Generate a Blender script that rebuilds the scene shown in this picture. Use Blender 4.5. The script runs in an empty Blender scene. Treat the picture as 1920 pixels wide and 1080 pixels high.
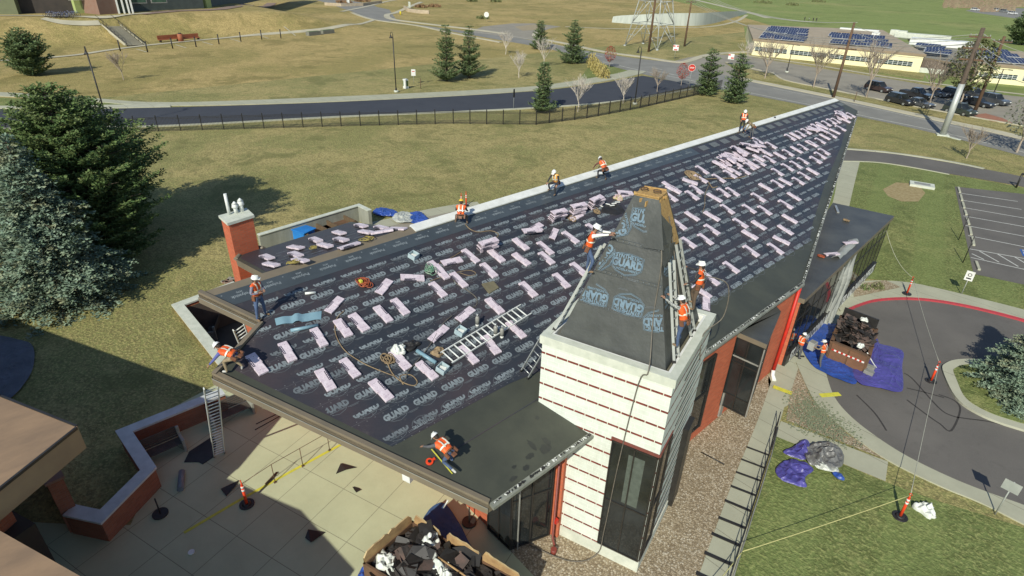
import bpy, bmesh, math, random
from math import sin, cos, tan, radians, pi, sqrt, atan2
from mathutils import Vector, Matrix, noise
V = Vector
random.seed(7)
SC = bpy.context.scene
COL = SC.collection
# ------------------------------------------------------------------ camera
H = 20.2                                   # the drone hovers 20.2 m above the car park
F_PX = 1111.3
_th, _ro, _az = radians(28.985), radians(-1.888), radians(45.973)
_F = V((0, cos(_th), -sin(_th))); _R = V((1, 0, 0)); _D = _F.cross(_R)
_r0 = cos(_ro)*_R + sin(_ro)*_D; _d0 = -sin(_ro)*_R + cos(_ro)*_D
_eL = V((sin(_az), cos(_az), 0)); _eR = V((cos(_az), -sin(_az), 0))
def _w(v): return V((v.dot(_eR), v.dot(_eL), v.z))
CR, CD, CF = _w(_r0), _w(_d0), _w(_F)
cam_data = bpy.data.cameras.new('camera')
cam_data.sensor_width = 36; cam_data.lens = 36*F_PX/1920
cam_data.clip_start = .3; cam_data.clip_end = 6000
cam = bpy.data.objects.new('camera', cam_data); COL.objects.link(cam)
cam.matrix_world = Matrix(((CR.x, -CD.x, -CF.x, 0), (CR.y, -CD.y, -CF.y, 0), (CR.z, -CD.z, -CF.z, H), (0, 0, 0, 1)))
SC.camera = cam
# ------------------------------------------------------------------ light
SUN_EL, SUN_AZ = radians(36.5), radians(-65.5)     # direction towards the sun
sd = V((cos(SUN_AZ)*cos(SUN_EL), sin(SUN_AZ)*cos(SUN_EL), sin(SUN_EL)))
w = bpy.data.worlds.new('World'); SC.world = w; w.use_nodes = True
wn = w.node_tree; bg = wn.nodes['Background']
sky = wn.nodes.new('ShaderNodeTexSky'); sky.sky_type = 'NISHITA'; sky.sun_disc = False
sky.sun_elevation = SUN_EL; sky.sun_rotation = atan2(sd.x, sd.y); sky.altitude = 1700
wn.links.new(sky.outputs[0], bg.inputs[0]); bg.inputs[1].default_value = 0.115
sl = bpy.data.lights.new('sun', 'SUN'); sl.energy = 4.3; sl.angle = radians(.55); sl.color = (1, .96, .83)
so = bpy.data.objects.new('sun', sl); COL.objects.link(so)
so.rotation_euler = (-sd).to_track_quat('-Z', 'Y').to_euler()
so.location = (0, 0, 60)
SC.view_settings.view_transform = 'Standard'; SC.view_settings.look = 'None'
SC.view_settings.exposure = 0.12; SC.view_settings.gamma = 1
# ------------------------------------------------------------------ survey helpers (sight lines met with real planes)
def ray(px, py): return CR*(px-960) + CD*(py-540) + CF*F_PX
def g(px, py, z=0.0):
    r = ray(px, py); return V((0, 0, H)) + r*((z-H)/r.z)
PT = radians(15.9); TP = tan(PT); CP = cos(PT); SP = sin(PT)
ZA = 3.043                                   # main roof plane: z = ZA - TP * x
RN = V((SP, 0, CP)); RD = V((CP, 0, -SP)); RL = V((0, 1, 0))
def rf(px, py, h=0.0):
    r = ray(px, py); s = (ZA-H)/(r.z + TP*r.x); return V((0, 0, H)) + r*s + RN*h
def RP(u, y, h=0.0):                         # u metres down the slope from the ridge line
    x = -21.4 + u*CP; return V((x, y, ZA-TP*x)) + RN*h
def onplane(px, py, p0, n):
    r = ray(px, py); c = V((0, 0, H)); return c + r*((p0-c).dot(n)/r.dot(n))
def xy(l, z=0.0): return [(g(*p, z).x, g(*p, z).y) for p in l]
# ------------------------------------------------------------------ tagging
def tag(o, label=None, cat=None, group=None, kind=None):
    if label: o['label'] = label
    if cat: o['category'] = cat
    if group: o['group'] = group
    if kind: o['kind'] = kind
    return o
def thing(name, label, cat, loc=(0, 0, 0), rz=0.0, group=None):
    o = bpy.data.objects.new(name, None); COL.objects.link(o); o.empty_display_size = .3
    o.location = loc; o.rotation_euler = (0, 0, rz)
    return tag(o, label, cat, group)
def kids(o): return [c for c in COL.objects if c.parent == o]
def dup(root, loc, rot=None, label=None, group=None, scale=None):
    ch = CH.get(root.name) or CH.setdefault(root.name, [(c, kids(c)) for c in kids(root)])
    r = root.copy(); COL.objects.link(r); r.location = loc
    if rot is not None: r.rotation_euler = rot
    if scale is not None: r.scale = scale if hasattr(scale, '__len__') else (scale,)*3
    if label: r['label'] = label
    if group: r['group'] = group
    for c, gc in ch:
        k = c.copy(); COL.objects.link(k); k.parent = r
        for d in gc:
            e = d.copy(); COL.objects.link(e); e.parent = k
    return r
CH = {}
# ------------------------------------------------------------------ mesh builder
class MB:
    def __init__(s): s.v = []; s.f = []; s.m = []; s.sm = []
    def face(s, pts, mi=0, smooth=False):
        n = len(s.v); s.v += [tuple(p) for p in pts]; s.f.append(tuple(range(n, n+len(pts)))); s.m.append(mi); s.sm.append(smooth)
    def raw(s, vs, fs, mi=0, smooth=False):
        n = len(s.v); s.v += [tuple(p) for p in vs]
        for f in fs: s.f.append(tuple(i+n for i in f)); s.m.append(mi); s.sm.append(smooth)
    def box(s, c, d, rz=0.0, mi=0, M=None):
        hx, hy, hz = d[0]/2, d[1]/2, d[2]/2
        P = [V((x*hx, y*hy, z*hz)) for z in (-1, 1) for y in (-1, 1) for x in (-1, 1)]
        R = M if M is not None else Matrix.Rotation(rz, 3, 'Z')
        P = [V(c) + R @ p for p in P]
        s.raw(P, [(0, 2, 3, 1), (4, 5, 7, 6), (0, 1, 5, 4), (2, 6, 7, 3), (0, 4, 6, 2), (1, 3, 7, 5)], mi)
    def prism(s, poly, z0, z1, mt=0, ms=None, bottom=True):
        n = len(poly); a = sum(poly[i][0]*poly[(i+1) % n][1]-poly[(i+1) % n][0]*poly[i][1] for i in range(n))
        if a < 0: poly = poly[::-1]
        ms = mt if ms is None else ms
        f0 = (lambda i: z0) if not hasattr(z0, '__len__') else (lambda i: z0[i])
        f1 = (lambda i: z1) if not hasattr(z1, '__len__') else (lambda i: z1[i])
        if a < 0 and hasattr(z0, '__len__'): z0 = z0[::-1]; f0 = lambda i: z0[i]
        if a < 0 and hasattr(z1, '__len__'): z1 = z1[::-1]; f1 = lambda i: z1[i]
        T = [(p[0], p[1], f1(i)) for i, p in enumerate(poly)]; B = [(p[0], p[1], f0(i)) for i, p in enumerate(poly)]
        s.face(T, mt)
        if bottom: s.face(B[::-1], ms)
        for i in range(n):
            j = (i+1) % n; s.face([B[i], B[j], T[j], T[i]], ms)
    def slab(s, P, n, t, mt=0, ms=None):     # polygon of points P, thickness t along -n
        ms = mt if ms is None else ms; P = [V(p) for p in P]; Q = [p - n*t for p in P]; k = len(P)
        a = sum((P[i].cross(P[(i+1) % k]) for i in range(k)), V((0, 0, 0)))
        if a.dot(n) < 0: P = P[::-1]; Q = Q[::-1]
        s.face(P, mt); s.face(Q[::-1], ms)
        for i in range(k):
            j = (i+1) % k; s.face([Q[i], Q[j], P[j], P[i]], ms)
    def tube(s, pts, r, n=6, mi=0, cap=True, smooth=True):
        pts = [V(p) for p in pts]; k = len(pts)
        rs = r if hasattr(r, '__len__') else [r]*k
        base = len(s.v); up = None
        for i, p in enumerate(pts):
            d = (pts[min(i+1, k-1)] - pts[max(i-1, 0)])
            if d.length < 1e-9: d = V((0, 0, 1))
            d.normalize()
            if up is None: up = V((0, 0, 1)) if abs(d.z) < .9 else V((1, 0, 0))
            a = d.cross(up)
            if a.length < 1e-4: a = d.cross(V((.3, 1, .2)))
            a.normalize(); b = a.cross(d); up = b
            for j in range(n):
                t = 2*pi*j/n; q = p + (a*cos(t) + b*sin(t))*rs[i]; s.v.append(tuple(q))
        for i in range(k-1):
            for j in range(n):
                a = base+i*n+j; b = base+i*n+(j+1) % n
                s.f.append((a, b, b+n, a+n)); s.m.append(mi); s.sm.append(smooth)
        if cap:
            s.f.append(tuple(base+j for j in range(n))[::-1]); s.m.append(mi); s.sm.append(False)
            s.f.append(tuple(base+(k-1)*n+j for j in range(n))); s.m.append(mi); s.sm.append(False)
    def ball(s, c, r, mi=0, nu=10, nv=7, zs=1.0, half=False, R=None):
        c = V(c); r3 = r if hasattr(r, '__len__') else (r, r, r*zs)
        vs = []; fs = []; v0 = 0; v1 = pi/2 if half else pi
        for i in range(nv+1):
            ph = v1*i/nv
            for j in range(nu):
                t = 2*pi*j/nu; p = V((r3[0]*sin(ph)*cos(t), r3[1]*sin(ph)*sin(t), r3[2]*cos(ph)))
                vs.append(c + (R @ p if R is not None else p))
        for i in range(nv):
            for j in range(nu):
                fs.append((i*nu+j, (i+1)*nu+j, (i+1)*nu+(j+1) % nu, i*nu+(j+1) % nu))
        s.raw(vs, fs, mi, True)
    def rbox(s, c, d, r, rz=0.0, mi=0, M=None):   # bevelled box
        bm = bmesh.new(); bmesh.ops.create_cube(bm, size=1)
        for v in bm.verts: v.co = V((v.co.x*d[0], v.co.y*d[1], v.co.z*d[2]))
        bmesh.ops.bevel(bm, geom=bm.edges[:], offset=r, segments=2, affect='EDGES', profile=.6)
        R = M if M is not None else Matrix.Rotation(rz, 3, 'Z')
        vs = [V(c) + R @ v.co for v in bm.verts]; bm.verts.index_update()
        s.raw(vs, [[v.index for v in f.verts] for f in bm.faces], mi); bm.free()
    def mesh(s, name, mats, org=None, uv=False, weld=False):
        me = bpy.data.meshes.new(name)
        vs = s.v if org is None else [(p[0]-org[0], p[1]-org[1], p[2]-org[2]) for p in s.v]
        me.from_pydata(vs, [], s.f)
        for m in (mats if isinstance(mats, (list, tuple)) else [mats]): me.materials.append(m)
        me.polygons.foreach_set('material_index', s.m); me.polygons.foreach_set('use_smooth', s.sm)
        if uv:
            l = me.uv_layers.new(name='UVMap')
            for p in me.polygons:
                n = p.normal
                if abs(n.z) > .8:
                    for li in p.loop_indices:
                        c = s.v[me.loops[li].vertex_index]; l.data[li].uv = (c[0], c[1])
                else:
                    t = V((-n.y, n.x, 0)).normalized()
                    for li in p.loop_indices:
                        c = s.v[me.loops[li].vertex_index]; l.data[li].uv = (c[0]*t.x+c[1]*t.y, c[2])
        if weld:
            bm = bmesh.new(); bm.from_mesh(me); bmesh.ops.remove_doubles(bm, verts=bm.verts, dist=1e-4); bm.to_mesh(me); bm.free()
        me.validate(); return me
    def obj(s, name, mats, parent=None, org=None, uv=False, weld=False):
        if org is None and parent is not None and parent.get('_org'): org = None
        o = bpy.data.objects.new(name, s.mesh(name, mats, org, uv, weld)); COL.objects.link(o)
        if parent is not None: o.parent = parent
        elif org is not None: o.location = org
        return o
# ------------------------------------------------------------------ materials
class NT:
    def __init__(s, name, rough=.8, metal=0.0, spec=.5):
        s.m = bpy.data.materials.new(name); s.m.use_nodes = True; s.t = s.m.node_tree; s.b = s.t.nodes['Principled BSDF']
        s.b.inputs['Roughness'].default_value = rough; s.b.inputs['Metallic'].default_value = metal
        s.b.inputs['Specular IOR Level'].default_value = spec
    def n(s, typ, **kw):
        x = s.t.nodes.new(typ)
        for k, v in kw.items(): setattr(x, k, v)
        return x
    def l(s, a, b): s.t.links.new(a, b)
    def val(s, x, inp):
        if isinstance(x, (int, float)): inp.default_value = x
        else: s.l(x, inp)
    def math(s, op, a, b=0.0, c=None):
        x = s.n('ShaderNodeMath', operation=op); s.val(a, x.inputs[0]); s.val(b, x.inputs[1])
        if c is not None: s.val(c, x.inputs[2])
        return x.outputs[0]
    def pos(s): return s.n('ShaderNodeNewGeometry').outputs['Position']
    def objc(s): return s.n('ShaderNodeTexCoord').outputs['Object']
    def uv(s): return s.n('ShaderNodeTexCoord').outputs['UV']
    def scale(s, vec, sc):
        x = s.n('ShaderNodeVectorMath', operation='MULTIPLY'); s.l(vec, x.inputs[0]); x.inputs[1].default_value = sc; return x.outputs[0]
    def noise(s, vec, sc, detail=4, rough=.6, dist=0):
        x = s.n('ShaderNodeTexNoise'); s.l(vec, x.inputs['Vector']); x.inputs['Scale'].default_value = sc
        x.inputs['Detail'].default_value = detail; x.inputs['Roughness'].default_value = rough; x.inputs['Distortion'].default_value = dist
        return x.outputs['Fac']
    def ramp(s, fac, stops):
        x = s.n('ShaderNodeValToRGB'); s.l(fac, x.inputs[0]); e = x.color_ramp.elements
        while len(e) < len(stops): e.new(.5)
        for q, (p, c) in zip(e, stops):
            q.position = p; q.color = (*c, 1) if len(c) == 3 else c
        return x.outputs[0]
    def step(s, fac, lo, hi):
        x = s.n('ShaderNodeMapRange'); s.val(fac, x.inputs[0]); x.inputs[1].default_value = lo; x.inputs[2].default_value = hi; return x.outputs[0]
    def mix(s, fac, a, b):
        x = s.n('ShaderNodeMix', data_type='RGBA'); s.val(fac, x.inputs[0])
        for v, i in ((a, 6), (b, 7)):
            if isinstance(v, tuple): x.inputs[i].default_value = (*v, 1)
            else: s.l(v, x.inputs[i])
        return x.outputs[2]
    def col(s, c):
        if isinstance(c, tuple): s.b.inputs['Base Color'].default_value = (*c, 1)
        else: s.l(c, s.b.inputs['Base Color'])
        return s
    def bump(s, h, st=.3, d=.02):
        x = s.n('ShaderNodeBump'); x.inputs['Strength'].default_value = st; x.inputs['Distance'].default_value = d
        s.l(h, x.inputs['Height']); s.l(x.outputs[0], s.b.inputs['Normal']); return s
def pm(name, c1, c2=None, sc=3.0, rough=.8, bump=0.0, bs=None, metal=0.0, lo=.35, hi=.65, st=(1, 1, 1), spec=.5, obj=False, bd=.02):
    N = NT(name, rough, metal, spec); c2 = c2 or tuple(min(1, x*.8) for x in c1)
    p = N.scale(N.objc() if obj else N.pos(), st)
    f = N.noise(p, sc, 5); N.col(N.mix(N.step(f, lo, hi), c1, c2))
    if bump: N.bump(N.noise(p, bs or sc*4, 4), bump, bd)
    return N.m
def srgb(r, g_, b):
    f = lambda c: (c/255/12.92) if c/255 <= .04045 else ((c/255+.055)/1.055)**2.4
    return (f(r), f(g_), f(b))
# grass
def grass(name, tan_c, green_c, dark_c, gs=.06, bias=0.0, stripe=None):
    N = NT(name, .95, 0, .15); p = N.pos()
    big = N.noise(p, gs, 4, .6, .5); mid = N.noise(p, .5, 5, .7, .3); fine = N.noise(p, 3.3, 3, .65); vf = N.noise(p, 7, 3, .65); m2 = N.noise(p, 1.25, 3, .6, .5)
    a = N.step(N.math('ADD', N.math('MULTIPLY', big, .75), N.math('MULTIPLY', mid, .38)), .50+bias, .62+bias)
    c = N.mix(a, tan_c, green_c)
    c = N.mix(N.math('MULTIPLY', N.step(m2, .46, .6), .34), c, dark_c)
    c = N.mix(N.math('MULTIPLY', N.step(fine, .47, .58), .58), c, dark_c)
    c = N.mix(N.math('MULTIPLY', N.step(vf, .50, .62), .5), c, tuple(min(1, x*1.5) for x in tan_c))
    c = N.mix(N.math('MULTIPLY', N.step(N.noise(p, 1.6, 3), .6, .75), .35), c, tuple(x*.75 for x in tan_c))
    c = N.mix(N.math('MULTIPLY', N.step(N.noise(p, gs*3.1, 5, .7, .8), .52, .62), .55), c, tuple(x*.62 for x in green_c))
    c = N.mix(N.math('MULTIPLY', N.step(N.noise(N.scale(p, (1, 1, 1.01)), gs*5.3, 4, .7, 1.2), .56, .7), .35), c, tuple(min(1, x*1.22) for x in tan_c))
    if stripe:
        sx = N.n('ShaderNodeSeparateXYZ'); N.l(p, sx.inputs[0])
        q = N.math('SINE', N.math('ADD', N.math('MULTIPLY', sx.outputs[0], stripe[0]), N.math('MULTIPLY', sx.outputs[1], stripe[1])))
        c = N.mix(N.math('MULTIPLY', N.step(q, -.3, .3), .32), c, tuple(x*1.3 for x in green_c))
    N.col(c); N.bump(N.math('ADD', fine, vf), .75, .09); return N.m
M_DRY = grass('dry_grass', (.37, .315, .135), (.225, .23, .085), (.15, .13, .058))
M_HILL = grass('hill_grass', (.45, .345, .145), (.27, .24, .085), (.17, .135, .058), gs=.035, bias=.0)
M_LAWN = grass('green_lawn', (.265, .268, .105), (.155, .195, .065), (.095, .11, .036), gs=.12, bias=-.08, stripe=(1.4, .35))
M_GOLF = grass('fairway_grass', (.30, .30, .12), (.19, .25, .075), (.15, .19, .06), gs=.02, bias=-.08)
def asphalt(name, c, c2):
    N = NT(name, .88, 0, .3); p = N.pos()
    f = N.mix(N.step(N.noise(p, .22, 4, .6), .35, .68), c, c2)
    f = N.mix(N.math('MULTIPLY', N.step(N.noise(p, .9, 5, .7, 1.5), .56, .72), .28), f, tuple(x*.62 for x in c))
    f = N.mix(N.math('MULTIPLY', N.step(N.noise(p, 3.2, 4, .75), .6, .74), .22), f, tuple(x*1.5 for x in c))
    f = N.mix(N.math('MULTIPLY', N.step(N.noise(p, 30, 2), .5, .8), .35), f, tuple(x*1.8 for x in c)); N.col(f)
    N.bump(N.noise(p, 60, 3), .3, .01); return N.m
M_NEWROAD = asphalt('fresh_asphalt', (.045, .05, .062), (.055, .06, .072))
M_ROAD = asphalt('worn_asphalt', (.195, .192, .172), (.245, .24, .215))
M_LOT = asphalt('grey_asphalt', (.115, .108, .098), (.15, .14, .125))
M_LOT2 = asphalt('pale_asphalt', (.245, .225, .18), (.30, .275, .22))
def concrete(name, c, c2, jx=1.5, jy=1.5, ang=0.0, jw=.012, dark=(.16, .15, .11)):
    N = NT(name, .9, 0, .25); p = N.pos()
    f = N.mix(N.step(N.noise(p, .6, 5, .65), .3, .7), c, c2)
    f = N.mix(N.math('MULTIPLY', N.step(N.noise(p, 14, 4), .55, .8), .25), f, tuple(x*.7 for x in c))
    sx = N.n('ShaderNodeSeparateXYZ'); N.l(p, sx.inputs[0]); X, Y = sx.outputs[0], sx.outputs[1]
    a = N.math('ADD', N.math('MULTIPLY', X, cos(ang)), N.math('MULTIPLY', Y, sin(ang)))
    b = N.math('ADD', N.math('MULTIPLY', X, -sin(ang)), N.math('MULTIPLY', Y, cos(ang)))
    ja = N.math('LESS_THAN', N.math('ABSOLUTE', N.math('SUBTRACT', N.math('FLOORED_MODULO', a, jx), jx/2)), jw) if jx else 0
    jb = N.math('LESS_THAN', N.math('ABSOLUTE', N.math('SUBTRACT', N.math('FLOORED_MODULO', b, jy), jy/2)), jw) if jy else 0
    f = N.mix(N.math('MULTIPLY', N.math('MAXIMUM', ja, jb), .8), f, dark); N.col(f)
    N.bump(N.noise(p, 25, 4), .15, .01); return N.m
M_PATIO = concrete('patio_concrete', (.51, .53, .34), (.44, .455, .29), 1.95, 1.95, radians(18))
M_WALK = concrete('sidewalk_concrete', (.42, .42, .31), (.35, .35, .26), 0, 1.55, 0, .014)
M_KERB = concrete('kerb_concrete', (.46, .46, .35), (.38, .38, .29), 0, 3.0, 0, .02)
M_FARWALK = pm('far_concrete', (.50, .46, .33), (.42, .39, .28), .3)
def gravel():
    N = NT('river_gravel', .85, 0, .35); p = N.pos()
    v = N.n('ShaderNodeTexVoronoi'); N.l(N.scale(p, (1, .8, 1)), v.inputs['Vector']); v.inputs['Scale'].default_value = 17
    sx = N.n('ShaderNodeSeparateColor'); N.l(v.outputs['Color'], sx.inputs[0])
    c = N.ramp(sx.outputs[0], [(0, (.22, .165, .10)), (.35, (.33, .265, .17)), (.7, (.43, .355, .24)), (1, (.58, .52, .40))])
    c = N.mix(N.math('MULTIPLY', N.step(v.outputs['Distance'], .42, .7), .7), c, (.15, .115, .07))
    c = N.mix(N.math('MULTIPLY', N.step(N.noise(p, 1.1, 4), .45, .65), .3), c, (.24, .19, .12)); N.col(c)
    v2 = N.math('SUBTRACT', 1.0, v.outputs['Distance']); N.bump(v2, .6, .03); return N.m
M_GRAVEL = gravel()
def brick(name, c1, c2, mortar, bw=.3, bh=.1):
    N = NT(name, .85, 0, .3); b = N.n('ShaderNodeTexBrick'); N.l(N.uv(), b.inputs['Vector'])
    for i, c in ((1, c1), (2, c2), (3, mortar)): b.inputs[i].default_value = (*c, 1)
    b.inputs['Scale'].default_value = 1; b.inputs['Mortar Size'].default_value = .008; b.inputs['Brick Width'].default_value = bw; b.inputs['Row Height'].default_value = bh
    b.inputs['Bias'].default_value = -.1
    c = N.mix(N.math('MULTIPLY', N.step(N.noise(N.pos(), 1.2, 5), .4, .7), .3), b.outputs['Color'], tuple(x*.65 for x in c1)); N.col(c)
    N.bump(b.outputs['Fac'], -.25, .01); return N.m
M_BRICK = brick('red_brick', (.56, .14, .065), (.44, .105, .05), (.36, .17, .10))
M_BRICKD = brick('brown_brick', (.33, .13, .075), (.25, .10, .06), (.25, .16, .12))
def tower_block():
    N = NT('banded_block', .8, 0, .3); sx = N.n('ShaderNodeSeparateXYZ'); N.l(N.uv(), sx.inputs[0]); U, W = sx.outputs[0], sx.outputs[1]
    band = N.math('FLOORED_MODULO', N.math('ADD', W, .12), .655)
    red = N.math('LESS_THAN', band, .085)
    vj = N.math('LESS_THAN', N.math('FLOORED_MODULO', U, .415), .03)
    course = N.math('FLOOR', N.math('DIVIDE', N.math('SUBTRACT', band, .085), .19))
    hj = N.math('LESS_THAN', N.math('FLOORED_MODULO', N.math('SUBTRACT', band, .085), .19), .014)
    u2 = N.math('ADD', U, N.math('MULTIPLY', N.math('FLOORED_MODULO', course, 2.0), .2075))
    vj2 = N.math('LESS_THAN', N.math('FLOORED_MODULO', N.math('ADD', u2, .1), .415), .014)
    white = N.mix(N.step(N.noise(N.pos(), 2.5, 5), .35, .7), (.68, .72, .64), (.62, .66, .58))
    white = N.mix(N.math('MAXIMUM', hj, vj2), white, (.76, .81, .72))
    cmb = N.n('ShaderNodeCombineXYZ'); N.l(N.math('FLOOR', N.math('DIVIDE', N.math('ADD', u2, .1), .415)), cmb.inputs[0]); N.l(N.math('FLOOR', N.math('DIVIDE', N.math('ADD', W, .035), .19)), cmb.inputs[1])
    wnz = N.n('ShaderNodeTexWhiteNoise', noise_dimensions='2D'); N.l(cmb.outputs[0], wnz.inputs['Vector'])
    white = N.mix(N.math('MULTIPLY', wnz.outputs['Value'], .16), white, (.44, .46, .38))
    white = N.mix(N.math('MULTIPLY', N.step(N.noise(N.scale(N.pos(), (1.6, 1.6, .22)), 1.4, 5, .7), .5, .72), .22), white, (.40, .39, .30))
    redc = N.mix(vj, N.mix(N.step(N.noise(N.pos(), 6, 2), .4, .6), (.21, .05, .035), (.15, .035, .025)), (.62, .62, .5))
    N.col(N.mix(red, white, redc)); N.bump(N.noise(N.pos(), 30, 4), .2, .008); return N.m
M_TOWER = tower_block()
M_CAP = pm('white_cap', (.62, .64, .54), (.5, .53, .44), 2.5, .6)
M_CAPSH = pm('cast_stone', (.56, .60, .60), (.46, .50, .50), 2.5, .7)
M_FASCIA = pm('bronze_fascia', (.20, .165, .115), (.165, .14, .10), 1.2, .45)
M_MEMB = pm('dark_membrane', (.066, .070, .052), (.050, .054, .042), .8, .5, .25, 3, spec=.4)
M_MEMB2 = pm('grey_membrane', (.085, .088, .08), (.05, .052, .05), .5, .45, .2, 2)
def underlay():
    N = NT('black_underlayment', .5, 0, .5); p = N.pos(); sx = N.n('ShaderNodeSeparateXYZ'); N.l(p, sx.inputs[0])
    u = N.math('DIVIDE', N.math('ADD', sx.outputs[0], 21.4), CP); y = sx.outputs[1]
    c = N.mix(N.step(N.noise(p, .35, 4, .6), .4, .65), (.029, .034, .043), (.052, .042, .047))
    d = N.math('ABSOLUTE', N.math('SUBTRACT', N.math('FLOORED_MODULO', N.math('SUBTRACT', u, 1.1), 1.24), .62))
    c = N.mix(N.math('MULTIPLY', N.math('LESS_THAN', d, .012), .14), c, (.22, .22, .22))
    dots = N.math('LESS_THAN', N.math('FLOORED_MODULO', y, .3), .03)
    d2 = N.math('ABSOLUTE', N.math('SUBTRACT', d, .07))
    c = N.mix(N.math('MULTIPLY', N.math('MULTIPLY', N.math('LESS_THAN', d2, .012), dots), .55), c, (.3, .3, .3))
    c = N.mix(N.math('MULTIPLY', N.step(N.noise(p, 2.2, 5, .75), .58, .72), .42), c, (.10, .088, .08)); N.col(c)
    N.bump(N.noise(N.scale(p, (1, .35, 1)), 3, 4), .6, .06); return N.m
M_UNDER = underlay()
M_BLUESTRIP = pm('ice_barrier', (.065, .08, .09), (.05, .062, .07), .7, .4, .3, 2)
M_WRAP = pm('spire_wrap', (.05, .054, .05), (.07, .075, .068), 1.2, .5, .5, 1.3, bd=.08)
M_PRINT = pm('grey_print', (.24, .275, .29), (.16, .185, .195), 2, .55)
M_PRINTB = pm('blue_print', (.16, .24, .30), (.11, .17, .22), 3, .55)
M_PRINTD = pm('faint_print', (.16, .18, .19), (.11, .125, .135), 2, .5)
M_OSB = pm('osb_sheathing', (.50, .33, .12), (.34, .2, .07), 14, .85, .3, 30)
def glass(name, c=(.012, .014, .014)):
    N = NT(name, .06, 0, .6); N.col(N.mix(N.step(N.noise(N.pos(), .7, 2), .3, .7), c, tuple(x*2.4 for x in c))); return N.m
M_GLASS = glass('dark_glass'); M_FRAME = pm('dark_frame', (.02, .018, .016), (.03, .028, .025), 2, .4)
M_FRAMEL = pm('grey_frame', (.3, .3, .26), (.22, .22, .2), 2, .4)
M_WHITE = pm('white_paint', (.78, .79, .74), (.66, .67, .62), 2, .5)
M_WHITEM = pm('white_metal', (.74, .76, .72), (.6, .62, .58), 4, .35)
M_ALU = pm('aluminium', (.55, .57, .55), (.4, .42, .4), 8, .35, metal=.6)
M_STEEL = pm('galvanised_steel', (.5, .52, .48), (.38, .4, .37), .8, .5, metal=.3)
M_BLACK = pm('black_metal', (.018, .017, .016), (.03, .028, .026), 3, .5)
M_RED = pm('red_paint', (.58, .03, .015), (.45, .025, .015), 3, .5)
M_REDK = pm('red_kerb_paint', (.50, .045, .06), (.36, .05, .06), 4, .8)
M_YEL = pm('yellow_tape', (.66, .62, .06), (.5, .48, .06), 5, .6)
M_ORG = pm('orange_plastic', (.80, .07, .015), (.7, .06, .02), 5, .45)
M_WOOD = pm('weathered_pole_wood', (.15, .09, .05), (.09, .055, .035), 3, .9, .3, 12, st=(1, 1, .2))
M_PLY = pm('plywood_board', (.46, .30, .13), (.30, .18, .08), 3, .85, .2, 12)
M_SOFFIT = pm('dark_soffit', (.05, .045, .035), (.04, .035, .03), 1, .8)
def tarp(name, c, c2): return pm(name, c, c2, 1.2, .38, .6, 2.2, bd=.12)
M_TARPB = tarp('blue_tarp', (.035, .085, .36), (.02, .06, .24))
M_TARPP = tarp('violet_tarp', (.085, .075, .30), (.06, .055, .21))
M_TARPG = tarp('grey_tarp', (.16, .16, .15), (.10, .10, .10))
M_TARPL = tarp('light_tarp', (.50, .52, .46), (.33, .35, .32))
M_MESH = tarp('white_mesh_tarp', (.34, .35, .31), (.26, .27, .24))
M_BAG = tarp('white_bag', (.74, .76, .70), (.55, .58, .52))
M_RUST = pm('rusty_steel', (.16, .085, .045), (.10, .06, .035), 1.5, .8, .2)
M_DEB = pm('torn_felt', (.045, .037, .032), (.022, .02, .02), 1.6, .85, .8, 4, bd=.1)
M_DEBR = pm('torn_shingle', (.13, .085, .07), (.075, .06, .052), 3, .9, .3)
# ================================================================== SETTING
def sm(t): t = max(0, min(1, t)); return t*t*(3-2*t)
def TH(x, y): return 5.0*sm((-174-x)/13)*sm((112-y)/34)
def gt(px, py):
    z = 0
    for _ in range(40): p = g(px, py, z); z = .5*z+.5*TH(p.x, p.y)
    return g(px, py, z)
def frange(a, b, s): return [a+i*s for i in range(int(round((b-a)/s))+1)]
CY = [(-29.6, 7.2), (-29.9, 12.6), (-22.5, 12.6), (-19.6, 7.0), (-20.6, 5.2)]
HX0, HX1, HY0, HY1 = -42, -18, 4, 16
xs = [-4000, -2000, -1000, -600, -400, -300, -240] + frange(-200, -160, 2) + [-140, -110, -80, -50, HX0, HX1, 20, 60, 200, 600, 2000]
ys = [-1500, -600, -200] + sorted(frange(-60, 130, 5)+[HY0, HY1]) + [160, 200, 260, 340, 500, 800, 1500, 3000, 6000]
b = MB(); n = len(xs)
vs = [(x, y, TH(x, y)) for y in ys for x in xs]
for j in range(len(ys)-1):
    for i in range(n-1):
        cx = (xs[i]+xs[i+1])/2
        if HX0-.1 < cx < HX1+.1 and HY0-.1 < (ys[j]+ys[j+1])/2 < HY1+.1: continue
        b.f.append((j*n+i, j*n+i+1, (j+1)*n+i+1, (j+1)*n+i)); b.m.append(1 if cx < -112 else 0); b.sm.append(True)
b.v = vs
CY = [(-28.9, 7.15), (-37.8, 7.25), (-38.3, 10.9), (-23.5, 12.6), (-21.2, 11.5), (-22.0, 9.1), (-25.6, 8.15)]
out_ = [V((x, y, 0)) for x, y in ((HX0, HY0), (HX1, HY0), (HX1, HY1), (HX0, HY1))]; hol = [V((x, y, 0)) for x, y in CY]
from mathutils.geometry import tessellate_polygon
allp = out_+hol; n0_ = len(b.v); b.v += [tuple(p) for p in allp]
for t_ in tessellate_polygon([out_, hol]):
    q = [allp[i] for i in t_]; c_ = (q[1]-q[0]).cross(q[2]-q[0]).z
    b.f.append(tuple(n0_+i for i in (t_ if c_ > 0 else t_[::-1]))); b.m.append(0); b.sm.append(False)
tag(b.obj('ground', [M_DRY, M_HILL]), kind='structure')
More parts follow.
